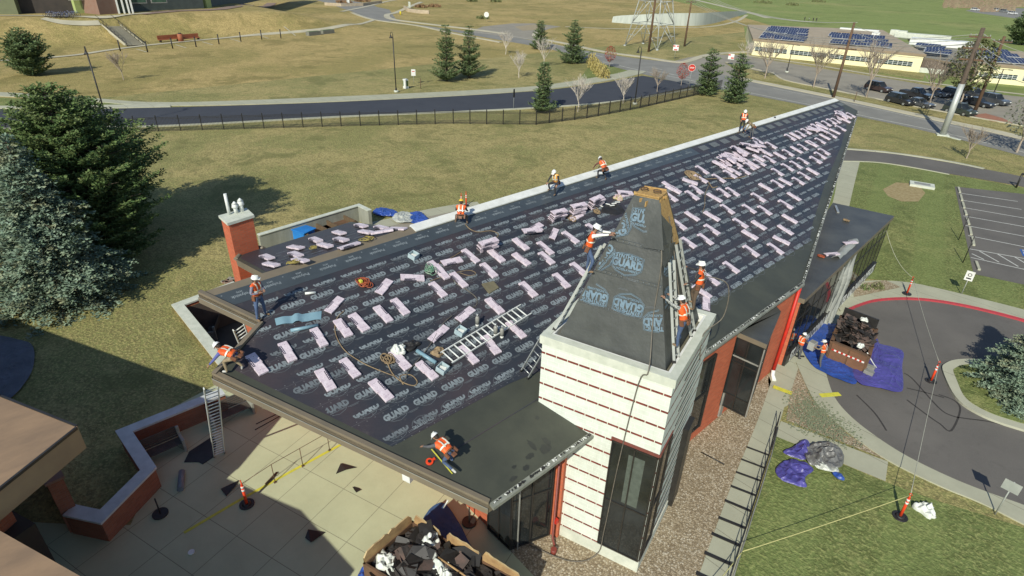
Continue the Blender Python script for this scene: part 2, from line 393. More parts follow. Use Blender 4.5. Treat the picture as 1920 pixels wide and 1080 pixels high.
def sheet(name, px, mat, z=.01, world=None, kind='structure', sub=0, terr=False):
    P = [(p[0], p[1]) for p in world] if world else xy(px, 0)
    b = MB(); P3 = [V((x, y, z + (TH(x, y) if terr else 0))) for x, y in P]
    a = sum(P3[i].x*P3[(i+1) % len(P3)].y-P3[(i+1) % len(P3)].x*P3[i].y for i in range(len(P3)))
    if a < 0: P3 = P3[::-1]
    b.face(P3); return tag(b.obj(name, mat), kind=kind)
def smooth_line(P, n=5, closed=False):       # Catmull-Rom through 2-D or 3-D points
    P = [V(p) for p in P]; out = []; k = len(P)
    for i in range(k if closed else k-1):
        p0, p1, p2, p3 = (P[(i-1) % k], P[i], P[(i+1) % k], P[(i+2) % k]) if closed else (P[max(i-1, 0)], P[i], P[i+1], P[min(i+2, k-1)])
        for j in range(n):
            t = j/n; out.append(.5*((2*p1)+(p2-p0)*t+(2*p0-5*p1+4*p2-p3)*t*t+(3*p1-p0-3*p2+p3)*t**3))
    if not closed: out.append(P[-1])
    return out
def ribbon(name, L, R, mat, z=.01, h=0.0, n=5, world=False, kind='structure', parent=None):
    if not world: L = xy(L); R = xy(R)
    L = smooth_line([(*p[:2], 0) for p in L], n); R = smooth_line([(*p[:2], 0) for p in R], n)
    k = max(len(L), len(R))
    def rs(P):
        o = []
        for i in range(k):
            t = i/(k-1)*(len(P)-1); a = min(int(t), len(P)-2); o.append(P[a].lerp(P[a+1], t-a))
        return o
    L, R = rs(L), rs(R); b = MB()
    for i in range(k-1):
        q = [L[i], L[i+1], R[i+1], R[i]]; q = [V((p.x, p.y, z+h+TH(p.x, p.y))) for p in q]
        nrm = (q[1]-q[0]).cross(q[2]-q[0])
        if nrm.z < 0: q = q[::-1]
        b.face(q)
        if h:
            for s in (L, R): b.face([(s[i].x, s[i].y, 0), (s[i+1].x, s[i+1].y, 0), (s[i+1].x, s[i+1].y, z+h), (s[i].x, s[i].y, z+h)])
    return tag(b.obj(name, mat, parent), kind=kind)
def strip(name, C, wd, mat, z=.01, h=0.0, n=5, world=False, kind='structure', parent=None, terr=True):
    if not world: C = xy(C)
    C = smooth_line([(*p[:2], 0) for p in C], n); b = MB(); L = []; R = []
    for i, p in enumerate(C):
        d = (C[min(i+1, len(C)-1)]-C[max(i-1, 0)]).normalized(); q = V((-d.y, d.x, 0))*wd/2; L.append(p+q); R.append(p-q)
    T = lambda p, zz: V((p.x, p.y, zz+(TH(p.x, p.y) if terr else 0)))
    for i in range(len(C)-1):
        b.face([T(R[i], z+h), T(R[i+1], z+h), T(L[i+1], z+h), T(L[i], z+h)])
        if h:
            b.face([T(L[i], 0), T(L[i], z+h), T(L[i+1], z+h), T(L[i+1], 0)]); b.face([T(R[i], 0), T(R[i+1], 0), T(R[i+1], z+h), T(R[i], z+h)])
    return tag(b.obj(name, mat, parent), kind=kind)
# --- far fairway and meadow
sheet('golf_fairway', [(1255, 0), (1300, -30), (1700, -20), (1990, 10), (2100, 150), (1920, 122), (1700, 88), (1480, 58), (1420, 40), (1340, 18)], M_GOLF, .012)
sheet('golf_fairway', [(1395, 50), (1480, 56), (1700, 85), (1920, 120), (2000, 150), (1920, 190), (1400, 90)], M_GOLF, .02)
sheet('far_car_park', [(1810, 20), (1850, 12), (1960, 18), (1990, 50), (1900, 34), (1830, 24)], M_ROAD, .03)
strip('golf_path', [(1255, -12), (1330, 6), (1405, 24), (1440, 34)], 3.2, M_FARWALK, .03)
strip('golf_path', [(1060, 50), (1160, 54), (1250, 52), (1330, 50), (1380, 40), (1400, 28)], 1.6, M_FARWALK, .03)
# --- fresh asphalt road and its pavements
ribbon('fresh_asphalt_road', [(-160, 205), (0, 205), (120, 205), (330, 201), (640, 191), (960, 174), (1100, 160), (1205, 142)], [(-160, 243), (0, 240), (120, 238), (330, 234), (640, 218), (960, 204), (1150, 190), (1312, 161)], M_NEWROAD, .02)
ribbon('north_pavement', [(-160, 170), (0, 174), (160, 184), (320, 193), (640, 182), (960, 166), (1060, 155), (1150, 140), (1180, 132)], [(-160, 176), (0, 181), (160, 190), (320, 199), (640, 190.5), (960, 173.5), (1100, 158), (1190, 142), (1212, 135)], M_WALK, .02, .1)
ribbon('north_kerb', [(-160, 199), (65, 200), (200, 198), (320, 196)], [(-160, 204), (65, 204), (200, 203.5), (320, 201)], M_KERB, .02, .11)
sheet('verge_grass', [(-160, 178), (0, 183), (160, 191), (318, 197), (200, 198), (65, 200), (-160, 200)], M_LAWN, .016)
ribbon('south_kerb', [(-160, 244), (120, 239), (330, 235), (640, 218.5), (960, 204.5), (1150, 190.5), (1300, 166)], [(-160, 246), (120, 241.5), (330, 237), (640, 220.5), (960, 206.3), (1150, 192), (1300, 168)], M_KERB, .02, .1)
sheet('corner_lawn', [(1118, 112), (1150, 121), (1178, 128), (1184, 133), (1172, 139), (1130, 150), (1100, 154), (1085, 150), (1100, 130)], M_LAWN, .02)
# --- main road
RN_ = [(560, -14), (640, -2), (700, 10), (722, 26), (745, 39), (800, 49), (900, 62), (1000, 76), (1080, 92), (1180, 108), (1280, 120), (1400, 148), (1500, 168), (1600, 191), (1700, 214), (1800, 236), (1920, 262), (2060, 296)]
RS_ = [(560, -6), (600, 2), (660, 22), (700, 34), (760, 43), (830, 56), (930, 74), (1030, 92), (1120, 117), (1200, 138), (1300, 160), (1400, 177), (1500, 196), (1600, 217), (1700, 238), (1800, 262), (1920, 294), (2060, 332)]
ribbon('main_road', RN_, RS_, M_ROAD, .024)
sheet('side_road', [(640, 14), (690, 10), (730, 18), (745, 40), (722, 40), (690, 34), (660, 22)], M_ROAD, .028)
sheet('junction_apron', [(1255, 117), (1290, 108), (1330, 102), (1400, 104), (1450, 118), (1440, 132), (1400, 140), (1390, 148), (1330, 134)], M_LOT2, .03)
sheet('junction_apron', [(880, 60), (905, 50), (960, 44), (1000, 44), (1052, 50), (1030, 54), (1000, 66), (1010, 76), (940, 68)], M_LOT2, .03)
sheet('sand_patch', [(965, 50), (1000, 46), (1030, 50), (1010, 56), (980, 58)], pm('pale_sand', (.36, .29, .17), (.28, .23, .14), 1.5), .034)
strip('main_road_kerb', [(1015, 60), (1004, 64), (1010, 72), (1060, 82), (1130, 97), (1210, 108), (1262, 116), (1290, 115), (1330, 103), (1400, 98), (1455, 101)], 1.9, M_FARWALK, .02, .1)
strip('main_road_kerb', [(790, 4), (770, 12), (742, 24), (726, 28), (735, 36), (800, 45), (900, 57), (950, 64)], 2.2, M_FARWALK, .02, .1)
strip('main_road_kerb', [(640, 22), (690, 12), (730, 2), (780, -6)], 1.8, M_FARWALK, .02, .1)
strip('main_road_kerb', [(660, 24), (700, 37), (780, 48), (850, 63), (940, 80)], 1.4, M_FARWALK, .02, .1)
strip('main_road_pavement', [(1385, 147), (1430, 156), (1540, 178), (1640, 199), (1740, 221), (1850, 244), (1920, 260), (2060, 292)], 2.0, M_FARWALK, .02, .12)
strip('lane_line', [(1130, 116), (1200, 132), (1300, 152), (1420, 177), (1540, 201), (1640, 222), (1760, 247), (1920, 286), (2060, 322)], .3, pm('lane_paint', (.5, .5, .44), (.35, .35, .3), 1), .034)
strip('lane_line', [(870, 58), (960, 68), (1060, 88), (1130, 107)], .35, bpy.data.materials['lane_paint'], .034)
strip('lane_line', [(1450, 166), (1560, 188), (1700, 217), (1920, 268)], .22, bpy.data.materials['lane_paint'], .034)
for i, (a, c) in enumerate([((1222, 127), (1242, 131)), ((1228, 133), (1250, 137)), ((1252, 138), (1272, 142)), ((1280, 143), (1296, 147))]):
    strip('lane_dash', [a, c], .3, bpy.data.materials['lane_paint'], .036)
# --- school car park, verge between road and car park
sheet('school_car_park', [(1330, 110), (1400, 106), (1440, 112), (1560, 132), (1680, 150), (1760, 164), (1860, 176), (2000, 190), (2040, 260), (1900, 232), (1740, 210), (1640, 190), (1560, 172), (1480, 152), (1420, 136), (1360, 122)], M_LOT2, .026)
ribbon('road_verge', [(1358, 118), (1420, 133), (1450, 139), (1480, 152), (1560, 170), (1680, 194), (1800, 217), (1920, 238), (2060, 262)], [(1398, 143), (1430, 151), (1470, 158), (1560, 178), (1680, 203), (1800, 228), (1920, 251), (2060, 282)], M_DRY, .034, n=4)
strip('car_park_kerb', [(1362, 117), (1420, 131), (1448, 137), (1472, 151), (1560, 169), (1680, 193), (1800, 216), (1920, 237)], .5, M_FARWALK, .04, .1)
strip('school_path', [(1400, 104), (1440, 110), (1540, 124), (1660, 144), (1740, 155), (1840, 168), (1960, 182)], 1.5, M_FARWALK, .04)
sheet('school_lawn', [(1405, 100), (1480, 110), (1600, 129), (1730, 150), (1735, 138), (1600, 122), (1410, 98)], M_DRY, .04)
sheet('brick_corner', [(1820, 216), (1848, 213), (1880, 222), (1900, 232), (1860, 228)], pm('brick_paving', (.36, .16, .09), (.28, .13, .08), 1.2), .045)
# --- right of the hall: path, parking lot, turning circle
ribbon('park_path', [(1575, 280), (1640, 285), (1700, 292), (1780, 305), (1850, 318), (1920, 332), (2000, 352)], [(1575, 301), (1640, 303), (1700, 311), (1780, 326), (1850, 338), (1920, 351), (2000, 372)], M_LOT, .02)
strip('park_path_kerb', [(1575, 279), (1640, 284), (1700, 291), (1780, 303.5), (1845, 317)], .45, M_KERB, .02, .08)
strip('park_path_kerb', [(1575, 302.5), (1640, 304.5), (1700, 312.5), (1780, 327.5)], .2, M_KERB, .02, .05)
sheet('green_lawn', [(1480, 305), (1640, 303), (1780, 327), (1920, 352), (2050, 385), (2050, 620), (1920, 584), (1800, 556), (1700, 530), (1600, 520), (1480, 520)], M_LAWN, .008)
ribbon('side_walk', [(1575, 302), (1560, 385), (1500, 560)], [(1612, 304), (1592, 388), (1560, 560)], M_WALK, .016)
sheet('parking_lot', [(1790, 350), (1920, 364), (2060, 380), (2100, 600), (1920, 534), (1826, 514), (1822, 500), (1805, 420)], M_LOT, .016)
M_LINE = pm('parking_paint', (.62, .63, .58), (.5, .5, .46), 3)
for a, c in [((1797, 362), (1908, 378)), ((1799, 375), (1915, 393)), ((1803, 389), (1925, 410)), ((1806, 405), (1930, 427)), ((1810, 423), (1940, 447)), ((1815, 442), (1950, 469)), ((1818, 467), (1960, 492)), ((1820, 483), (1990, 521)), ((1836, 471), (1873, 492)), ((1869, 476), (1909, 500)), ((1902, 482), (1946, 508)), ((1822, 476), (1845, 487))]:
    strip('parking_line', [a, c], .11, M_LINE, .022, n=1)
ribbon('turning_pavement', [(1560, 560), (1600, 533), (1640, 528), (1700, 531), (1760, 543), (1830, 560), (1920, 583), (2020, 612)], [(1575, 585), (1610, 571), (1645, 562), (1700, 559), (1760, 564), (1830, 577), (1920, 600), (2020, 630)], M_WALK, .018, .08)
sheet('turning_circle', [(1575, 588), (1612, 572), (1645, 563), (1700, 560), (1760, 565), (1830, 578), (1920, 601), (2060, 640), (2100, 1020), (1920, 950), (1850, 925), (1780, 897), (1700, 858), (1640, 820), (1590, 780), (1560, 742), (1542, 700), (1540, 640)], M_LOT, .012)
ribbon('red_kerb', [(1588, 581), (1612, 571), (1645, 562.5), (1700, 559.5), (1760, 564.5), (1830, 577.5), (1920, 600.5), (2020, 630)], [(1592, 584), (1614, 574), (1646, 565.5), (1700, 562.5), (1760, 567.5), (1830, 581), (1920, 604.5), (2020, 636)], M_REDK, .02, .085)
sheet('entrance_concrete', [(1440, 712), (1485, 560), (1600, 560), (1580, 588), (1545, 640), (1545, 700), (1535, 745), (1500, 700), (1478, 760), (1445, 775)], M_WALK, .014)
ribbon('east_pavement', [(1492, 680), (1520, 742), (1548, 775), (1590, 812), (1660, 862), (1760, 912), (1840, 945), (1920, 985), (2020, 1030)], [(1545, 690), (1562, 742), (1592, 780), (1642, 820), (1702, 858), (1782, 897), (1852, 925), (1922, 950), (2020, 990)], M_WALK, .018, .05)
sheet('gravel_bed', [(1497, 690), (1519, 745), (1548, 779), (1590, 815), (1660, 862), (1560, 822), (1474, 788), (1480, 745)], M_GRAVEL, .022)
ribbon('link_walk', [(1464, 790), (1540, 818), (1600, 842), (1665, 866)], [(1453, 818), (1520, 845), (1580, 870), (1660, 903)], M_WALK, .022)
sheet('gravel_bed', [(1600, 548), (1620, 533), (1660, 528), (1688, 541), (1650, 549), (1600, 560)], M_GRAVEL, .12)
for a, c in [((1449, 727), (1484, 740)), ((1537, 744), (1574, 741))]: strip('yellow_stripe', [a, c], .32, M_YEL, .09, n=1)
sheet('green_lawn', [(1455, 818), (1520, 846), (1580, 871), (1660, 904), (1760, 940), (1920, 990), (2020, 1032), (2020, 1200), (1340, 1200), (1376, 1080)], M_LAWN, .01)
ribbon('railing_walk', [(1446, 715), (1420, 790), (1375, 900), (1306, 1090), (1270, 1180)], [(1485, 715), (1460, 798), (1425, 905), (1376, 1085), (1350, 1180)], M_WALK, .03)
sheet('gravel_bed', [], M_GRAVEL, .014, world=[g(1000, 1080), g(950, 1035), g(1010, 960), g(1300, 760), g(1440, 700), g(1448, 722), g(1422, 790), g(1376, 900), g(1306, 1090), g(1255, 1230), g(1060, 1160)])
# island in the turning circle
isl = smooth_line([(g(*p).x, g(*p).y, 0) for p in [(1766, 697), (1772, 684), (1795, 677), (1840, 677), (1920, 684), (2010, 720), (2030, 790), (1960, 815), (1890, 801), (1830, 777), (1790, 747)]], 5, True)
cen = sum(isl, V((0, 0, 0)))/len(isl)
b = MB(); b.prism([(p.x, p.y) for p in isl], 0, .14); tag(b.obj('island_kerb', M_KERB), kind='structure')
b = MB(); b.prism([(cen+(p-cen)*(1-.55/max(.1, (p-cen).length))).to_2d() for p in isl], .1, .16); tag(b.obj('island_lawn', M_LAWN), kind='structure')
# patio
sheet('patio', [], M_PATIO, .02, world=[(-32, -14), (-8, -14), g(1010, 1090).xy, g(957, 1034).xy, (-10.8, 11.2), (-20.8, 11.3), (-22, 9.0), (-25.6, 8.05), (-28.8, 7.0), g(235, 812).xy, g(287, 892).xy, g(245, 985).xy, g(165, 985).xy, (-28, -6)])
strip('yellow_stripe', [(345, 1000), (438, 945), (540, 888), (640, 834)], .14, M_YEL, .03, n=1)
# far upper path and its side plots
for px in (262, 335, 385, 437, 490, 540): strip('plot_edging', [(px-6, 92-(px-262)*.112), (px+14, 98-(px-262)*.112)], .35, M_FARWALK, .03, n=1)
M_CRACK = pm('tar_crack', (.035, .032, .03), (.05, .045, .04), 5)
for C in ([(1695, 700), (1712, 712), (1760, 765), (1785, 780), (1810, 785), (1860, 792), (1925, 810)], [(1760, 740), (1790, 752), (1800, 770), (1783, 808), (1762, 795), (1740, 780), (1700, 750)], [(1606, 741), (1640, 775), (1662, 808)], [(1700, 728), (1730, 735), (1770, 746)]):
    strip('tar_crack', C, .09, M_CRACK, .019)
sheet('worn_ground', [(1655, 355), (1680, 342), (1720, 345), (1735, 362), (1722, 378), (1690, 378), (1665, 368)], pm('dead_straw', (.36, .29, .15), (.25, .19, .08), 3, .95, .8, 12), .014)
# ================================================================== THE HALL
NZ = V((0, 0, 1))
hall = thing('parish_hall', 'long red brick hall whose wide sloping roof is being reshingled, black underlayment showing', 'building', (-15, 20, 0))
HO = V(hall.location)
R0 = [V((-21.45, 4.75, 0)), V((-19.15, 5.95, 0)), V((-17.75, 3.72, 0)), V((-9.35, 8.35, 0)), V((-9.35, 30.3, 0)), V((-19.3, 63.7, 0)), V((-21.45, 63.85, 0))]
on = lambda p, h=0: V((p.x, p.y, ZA-TP*p.x)) + NZ*h
b = MB(); b.slab([on(p) for p in R0], NZ, .34, 0, 1); b.obj('roof', [M_MEMB, M_FASCIA], hall, HO)
# soffit and walls (inset footprint)
W0 = [(-20.9, 11.1), (-10.85, 10.85), (-10.3, 12.6), (-9.44, 15), (-9.44, 30.2), (-19.2, 61), (-20.9, 61)]
b = MB(); b.prism(W0, 0, [ZA-TP*x-.36 for x, y in W0], 0); b.obj('wall', M_BRICK, hall, HO, uv=True)
b = MB(); b.prism([(-20.9, 5.9), (-19.5, 6.7), (-19.9, 8.0), (-21.1, 8.0)], 7.7, 8.4); b.obj('wall', M_BRICK, hall, HO, uv=True)
# raised fascia rims on the front edge, two-step profile
b = MB()
def rim(a, c, wd=.16, hh=.1, mi=0):
    A, B_ = on(a), on(c); d = (B_-A).normalized(); nn = d.cross(NZ).normalized()
    b.face([A+NZ*hh-nn*wd, B_+NZ*hh-nn*wd, B_+NZ*hh, A+NZ*hh], mi); b.face([A+NZ*hh, B_+NZ*hh, B_-NZ*.1, A-NZ*.1], mi)
    b.face([A-nn*wd, A+NZ*hh-nn*wd, B_+NZ*hh-nn*wd, B_-nn*wd], mi); b.face([A-NZ*.1+nn*.05, B_-NZ*.1+nn*.05, B_-NZ*.14+nn*.05, A-NZ*.14+nn*.05], 1)
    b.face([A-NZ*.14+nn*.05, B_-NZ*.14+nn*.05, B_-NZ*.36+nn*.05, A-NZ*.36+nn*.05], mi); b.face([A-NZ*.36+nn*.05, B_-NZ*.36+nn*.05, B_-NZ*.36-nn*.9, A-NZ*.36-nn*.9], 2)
for a, c in ((R0[0], R0[1]), (R0[1], R0[2]), (R0[2], R0[3])): rim(a, c)
b.obj('fascia', [M_FASCIA, M_FRAMEL, M_SOFFIT], hall, HO)
# band along the ridge: brown flashing near, white gutter board far
b = MB(); b.slab([on(V((-21.45, 4.9, 0)), .012), on(V((-21.0, 5.1, 0)), .012), on(V((-21.12, 14.2, 0)), .012), on(V((-21.6, 14.2, 0)), .012)], NZ, .01, 0); b.obj('ridge_flashing', M_FASCIA, hall, HO)
b = MB(); b.slab([on(V((-21.2, 14.2, 0)), .05), on(V((-21.27, 63.85, 0)), .05), on(V((-21.7, 63.9, 0)), .05), on(V((-21.68, 14.2, 0)), .05)], NZ, .14, 0); b.obj('gutter_board', M_WHITE, hall, HO)
# underlayment over the membrane, and the blue grey barrier strip
UP = [RP(.30, 5.0), RP(2.0, 6.15), RP(3.9, 4.35), RP(9.23, 7.06), RP(9.32, 12.1), RP(10.5, 21.5), RP(10.8, 24), RP(10.8, 34.9), RP(9.84, 37.4), RP(7.86, 43.5), RP(5.3, 52.4), RP(2.9, 59.6), RP(1.2, 62.6), RP(.30, 63.2)]
b = MB(); b.slab([p+RN*.009 for p in UP], RN, .008, 0); b.obj('underlayment', M_UNDER, hall, HO)
b = MB(); b.slab([RP(.30, 5.0, .015), RP(1.08, 5.6, .015), RP(1.10, 37.3, .015), RP(.26, 37.3, .015)], RN, .005, 0); b.obj('barrier_strip', M_BLUESTRIP, hall, HO)
# raised seams and wrinkles of the lapped rolls
b = MB()
for k in range(8):
    u = 1.72+1.24*k
    b.slab([RP(u, 6.5 if k < 4 else 7.4, .016), RP(u+.035, 6.5 if k < 4 else 7.4, .013), RP(u+.035, 60-4.6*max(0, k-1), .013), RP(u, 60-4.6*max(0, k-1), .016)], RN, .004, 0)
b.obj('roll_lap', M_UNDER, hall, HO)
# printed lettering -----------------------------------------------------------
_tc = {}
def textmesh(body, size, bold=0.0, sx=1.0, res=2, cuty=None):
    key = (body, size, bold, sx, cuty)
    if key in _tc: return _tc[key]
    c = bpy.data.curves.new('t', 'FONT'); c.body = body; c.size = size; c.offset = bold; c.align_x = 'CENTER'; c.align_y = 'CENTER'; c.resolution_u = res
    o = bpy.data.objects.new('t', c); COL.objects.link(o)
    dg = bpy.context.evaluated_depsgraph_get(); me = bpy.data.meshes.new_from_object(o.evaluated_get(dg))
    if cuty is not None:
        bm = bmesh.new(); bm.from_mesh(me); bmesh.ops.bisect_plane(bm, geom=bm.verts[:]+bm.edges[:]+bm.faces[:], plane_co=(0, cuty, 0), plane_no=(0, 1, 0), clear_outer=True); bm.to_mesh(me); bm.free()
    r = ([(v.co.x*sx, v.co.y) for v in me.vertices], [tuple(p.vertices) for p in me.polygons])
    bpy.data.objects.remove(o); bpy.data.curves.remove(c); bpy.data.meshes.remove(me); _tc[key] = r; return r
def stamp(mb, tm, P, mi=0, keep=None, dx=0.0, dy=0.0, rot=False):
    vs, fs = tm; s = -1 if rot else 1
    W = [P(s*(x+dx), s*(y+dy)) for x, y in vs]
    if keep:
        ok = [keep(s*(x+dx), s*(y+dy)) for x, y in vs]; fs = [f for f in fs if all(ok[i] for i in f)]
    mb.raw(W, fs, mi)
def shield(wd, h1, h2, t, full=False):      # outline below (or around) a logo, as thin quads
    P = [(-wd/2, h1), (-wd/2, -h2*.35), (-wd*.33, -h2*.75), (0, -h2), (wd*.33, -h2*.75), (wd/2, -h2*.35), (wd/2, h1)]
    if full: P += [(wd*.25, h1*1.18), (0, h1*1.28), (-wd*.25, h1*1.18)]
    n_ = len(P); vs = []; fs = []
    for i in range(n_ if full else n_-1):
        a = V(P[i]); c = V(P[(i+1) % n_]); d = (c-a).normalized(); q = V((-d.y, d.x))*t/2; k = len(vs)
        vs += [tuple(a+q), tuple(c+q), tuple(c-q), tuple(a-q)]; fs.append((k, k+3, k+2, k+1))
    return vs, fs
G_ = textmesh('GUARD', .31, .021, .88, cuty=None); GC_ = textmesh('GUARD', .31, .021, .88, cuty=.05); U_ = textmesh('UNDERLAYMENT', .078, .002, 1.0); S_ = textmesh('SYNTHETIC', .15, .006, 1.05)
T_ = ([(-.2, .03), (.22, .03), (.22, .045), (-.2, .045), (-.14, -.01), (.16, -.01), (.16, .004), (-.14, .004)], [(0, 1, 2, 3), (4, 5, 6, 7)]); SH_ = shield(.74, .02, .30, .013)
b = MB(); rnd = random.Random(3)
def ymax(u): return 34.9+(10.8-u)*2.55 if u > 9.84 else 37.4+(9.84-u)*3.13
row = 0; u = 1.42
while u < 10.75:
    off = .6*(row % 2)+.17*row; y = 5.4 + off % 1.19
    while y < min(62, ymax(u))-.2:
        ylo = 6.2+abs(u-1.9)*.9 if u < 2 else (4.9+(u-3.9)*.5 if u > 3.9 else 6.4-(u-2)*.8)
        if y > ylo-.2 and not (u > 9.1 and y < 22) :
            def P(x, v, u0=u, y0=y): return RP(u0-v, y0+x, .017)
            full = (row % 2 == 1)
            jt = rnd.random()
            kq = (lambda x, v, y0=y, u0=u: y0+x > (4.35+(u0-v-3.9)*.508 if u0-v > 3.9 else 6.15-(u0-v-2)*.95 if u0-v > 2 else 0)+.04) if y < ylo+.6 else None
            stamp(b, G_ if full else GC_, P, 0 if jt > .2 else 1, kq)
            if y < 26: stamp(b, U_, P, 1, kq, 0, -.155)
            if y < 22: stamp(b, SH_, P, 1, kq)
            elif y < 40: stamp(b, SH_, P, 1)
            if y < 28: stamp(b, T_, P, 1, None, .55, -.22)
        y += 1.19
    row += 1; u += .62
y = 8.4
while y < 12: stamp(b, S_, (lambda x, v, y0=y: RP(9.02-v, y0+x, .017)), 0, None, 0, 0, True); stamp(b, SH_, (lambda x, v, y0=y: RP(9.02+v, y0+x, .017)), 1); y += 1.19
[b.face([RP(.95, y_+.05, .02), RP(.95, y_+.95, .02), RP(.42, y_+.95, .02), RP(.42, y_+.05, .02)], 2) for y_ in frange(37.9, 62, 1.45)]
UPR = b; UPM = [M_PRINT, M_PRINTD, pm('block_print', (.10, .115, .12), (.14, .155, .16), 9)]
B1 = textmesh('Polystick', .2, .006, 1); B2 = textmesh('MTS', .12, .004, 1); y = 6.0
while y < 37:
    P = lambda x, v, y0=y: RP(.62-v, y0+x, .02)
    stamp(b, B1, P, 0, None, 0, .08, True); stamp(b, B2, P, 0, None, 0, -.12, True)
    stamp(b, textmesh('.', .3, .012), P, 0, None, -.62, .25); y += 1.17
b.obj('underlayment_print', UPM, hall, HO)
# patched darker areas of the bare membrane, edge debris, eaves gutter with scraps
for (u, y, a, c) in ((12.0, 10.6, .22, .12), (12.1, 11.25, .28, .22), (11.9, 11.5, .16, .26), (12.3, 9.6, .2, .10), (11.0, 11.9, .1, .1), (12.25, 10.2, .16, .12), (11.75, 10.95, .12, .3), (12.0, 9.9, .12, .07)):
    b = MB(); b.face([RP(u+sin(t)*c*(.6+.4*rnd.random()), y+cos(t)*a*(.6+.4*rnd.random()), .004) for t in [i*2*pi/13 for i in range(13)]]); b.obj('felt_stain', bpy.data.materials.get('wet_stain') or pm('wet_stain', (.04, .042, .035), (.03, .032, .028), 3, .4), hall, HO)
b = MB(); b.slab([on(V((-9.35, 8.4, 0)), .05), on(V((-9.35, 30.3, 0)), .05), on(V((-9.17, 30.3, 0)), .05), on(V((-9.17, 8.4, 0)), .05)], NZ, .12, 0)
d = (R0[5]-R0[4]).normalized(); nn = V((d.y, -d.x, 0))*.13
b.slab([on(R0[4], .05), on(R0[5], .05), on(R0[5]+nn, .05), on(R0[4]+nn, .05)], NZ, .12, 0)
for k in range(900):
    if k < 380: p = V((-9.27, 8.5+rnd.random()*21.7, 0))
    else: p = R0[4].lerp(R0[5], rnd.random()) + nn*.4
    s = .02+.03*rnd.random(); b.box(on(p, .07+.02*rnd.random()), (s, s*2.4, .02), rnd.random()*3, 1 if rnd.random() < .74 else 2)
b.obj('eaves_gutter', [pm('gutter_zinc', (.25, .26, .22), (.17, .18, .15), 3, .5), M_BLACK, M_WHITE], hall, HO)
# rear lower roof that falls away behind the ridge
TB = tan(radians(11.5))
def bk(px, py, h=0.0):
    r = ray(px, py); s = (9.15-TB*-21.6-H)/(r.z-TB*r.x); return V((0, 0, H))+r*s+NZ*h
BN = V((-sin(radians(11.5)), 0, cos(radians(11.5))))
RB = [bk(442, 486), bk(465, 462), bk(495, 466), bk(657, 416), bk(775, 427), bk(740, 440), bk(540, 507), bk(505, 511)]
RB = [V((-21.55, 14.2, 9.1)) if i == 4 else p for i, p in enumerate(RB)]
RB[5:] = [V((-21.5, 9.5, 9.12)), V((-21.5, 7.2, 9.12))]
b = MB(); b.slab(RB, BN, .3, 0, 1); b.obj('rear_roof', [M_MEMB, M_FASCIA], hall, HO)
c_ = sum(RB, V((0, 0, 0)))/len(RB)
b = MB(); b.slab([c_+(p-c_)*.93+BN*.012 for p in RB], BN, .01, 0)
RBc = c_+BN*.017
for k in range(-4, 6):
    for j in range(-7, 8):
        p = RBc + V((cos(radians(11.5)), 0, sin(radians(11.5))))*(k*.42) + RL*(j*.9+.45*(k % 2))
        q = [p+RL*-.26, p+RL*.26, p+RL*.26+V((.05, 0, .01)), p-RL*.26+V((.05, 0, .01))]
        if -25.0+.0*k < p.x < -21.9 and 7.6+(-21.9-p.x)*.3 < p.y < 13.6-(-21.9-p.x)*.25: b.face(q, 1)
b.obj('rear_underlayment', [pm('rear_felt', (.045, .036, .042), (.035, .035, .042), 1, .5, .3, 2), M_PRINTD], hall, HO)
c2 = [c_+(p-c_)*.88 for p in RB]; c2 = [V((p.x, max(p.y, 10.2 if p.x > -23 else 8.3), p.z)) for p in c2]; b = MB(); b.prism([(p.x, p.y) for p in c2], 0, [p.z-.3 for p in c2], 0); b.obj('rear_wall', M_BRICK, hall, HO, uv=True)
b = MB()
for A, B_ in ((RB[0], RB[1]), (RB[1], RB[2])): b.tube([A+V((0, 0, .02)), B_+V((0, 0, .02))], .1, 4)
b.obj('rear_fascia', M_FASCIA, hall, HO)
# small courtyard piece: sill, parapet trims are things of their own further down
# bay windows on the right-hand wall
def frame_panel(mb, A, B_, z0, z1, nx, nz, out, t=.05, w_=.06):   # mullion grid on a vertical wall between A and B
    A = V((A[0], A[1], 0)); B_ = V((B_[0], B_[1], 0)); d = B_-A; L_ = d.length; rz = atan2(d.y, d.x)
    for i in range(nx+1): mb.box(A+d*i/nx+V((0, 0, (z0+z1)/2))+out*t/2, (w_, t, z1-z0+w_*.9), rz)
    for j in range(nz+1): mb.box((A+B_)/2+V((0, 0, z0+(z1-z0)*j/nz))+out*t/2, (L_+w_, t*.8, w_), rz)
bz = 5.25; q = [g(1383.7, 620.6, bz), g(1435.6, 642.6, bz), g(1457.6, 583, bz), g(1440.8, 579, bz)]
cx = [V((-9.42, q[0].y-.2, 0)), q[0], q[1], q[2], V((-9.42, q[3].y+.6, 0))]
b = MB(); b.prism([(p.x, p.y) for p in [cx[0], q[0], q[1], q[2], cx[4]]], .9, bz-.25, 0); bay = b.obj('bay_window', M_GLASS, hall, HO)
b = MB(); b.prism([(p.x, p.y) for p in [cx[0], q[0]+V((-.05, -.12, 0)), q[1]+V((.12, -.1, 0)), q[2]+V((.14, .1, 0)), cx[4]]], bz-.25, bz, 0, 1); o = b.obj('bay_roof', [M_MEMB2, M_FASCIA], bay, HO)
b = MB(); n1 = V((q[1].y-q[0].y, -(q[1].x-q[0].x), 0)).normalized(); n2 = V((q[2].y-q[1].y, -(q[2].x-q[1].x), 0)).normalized()
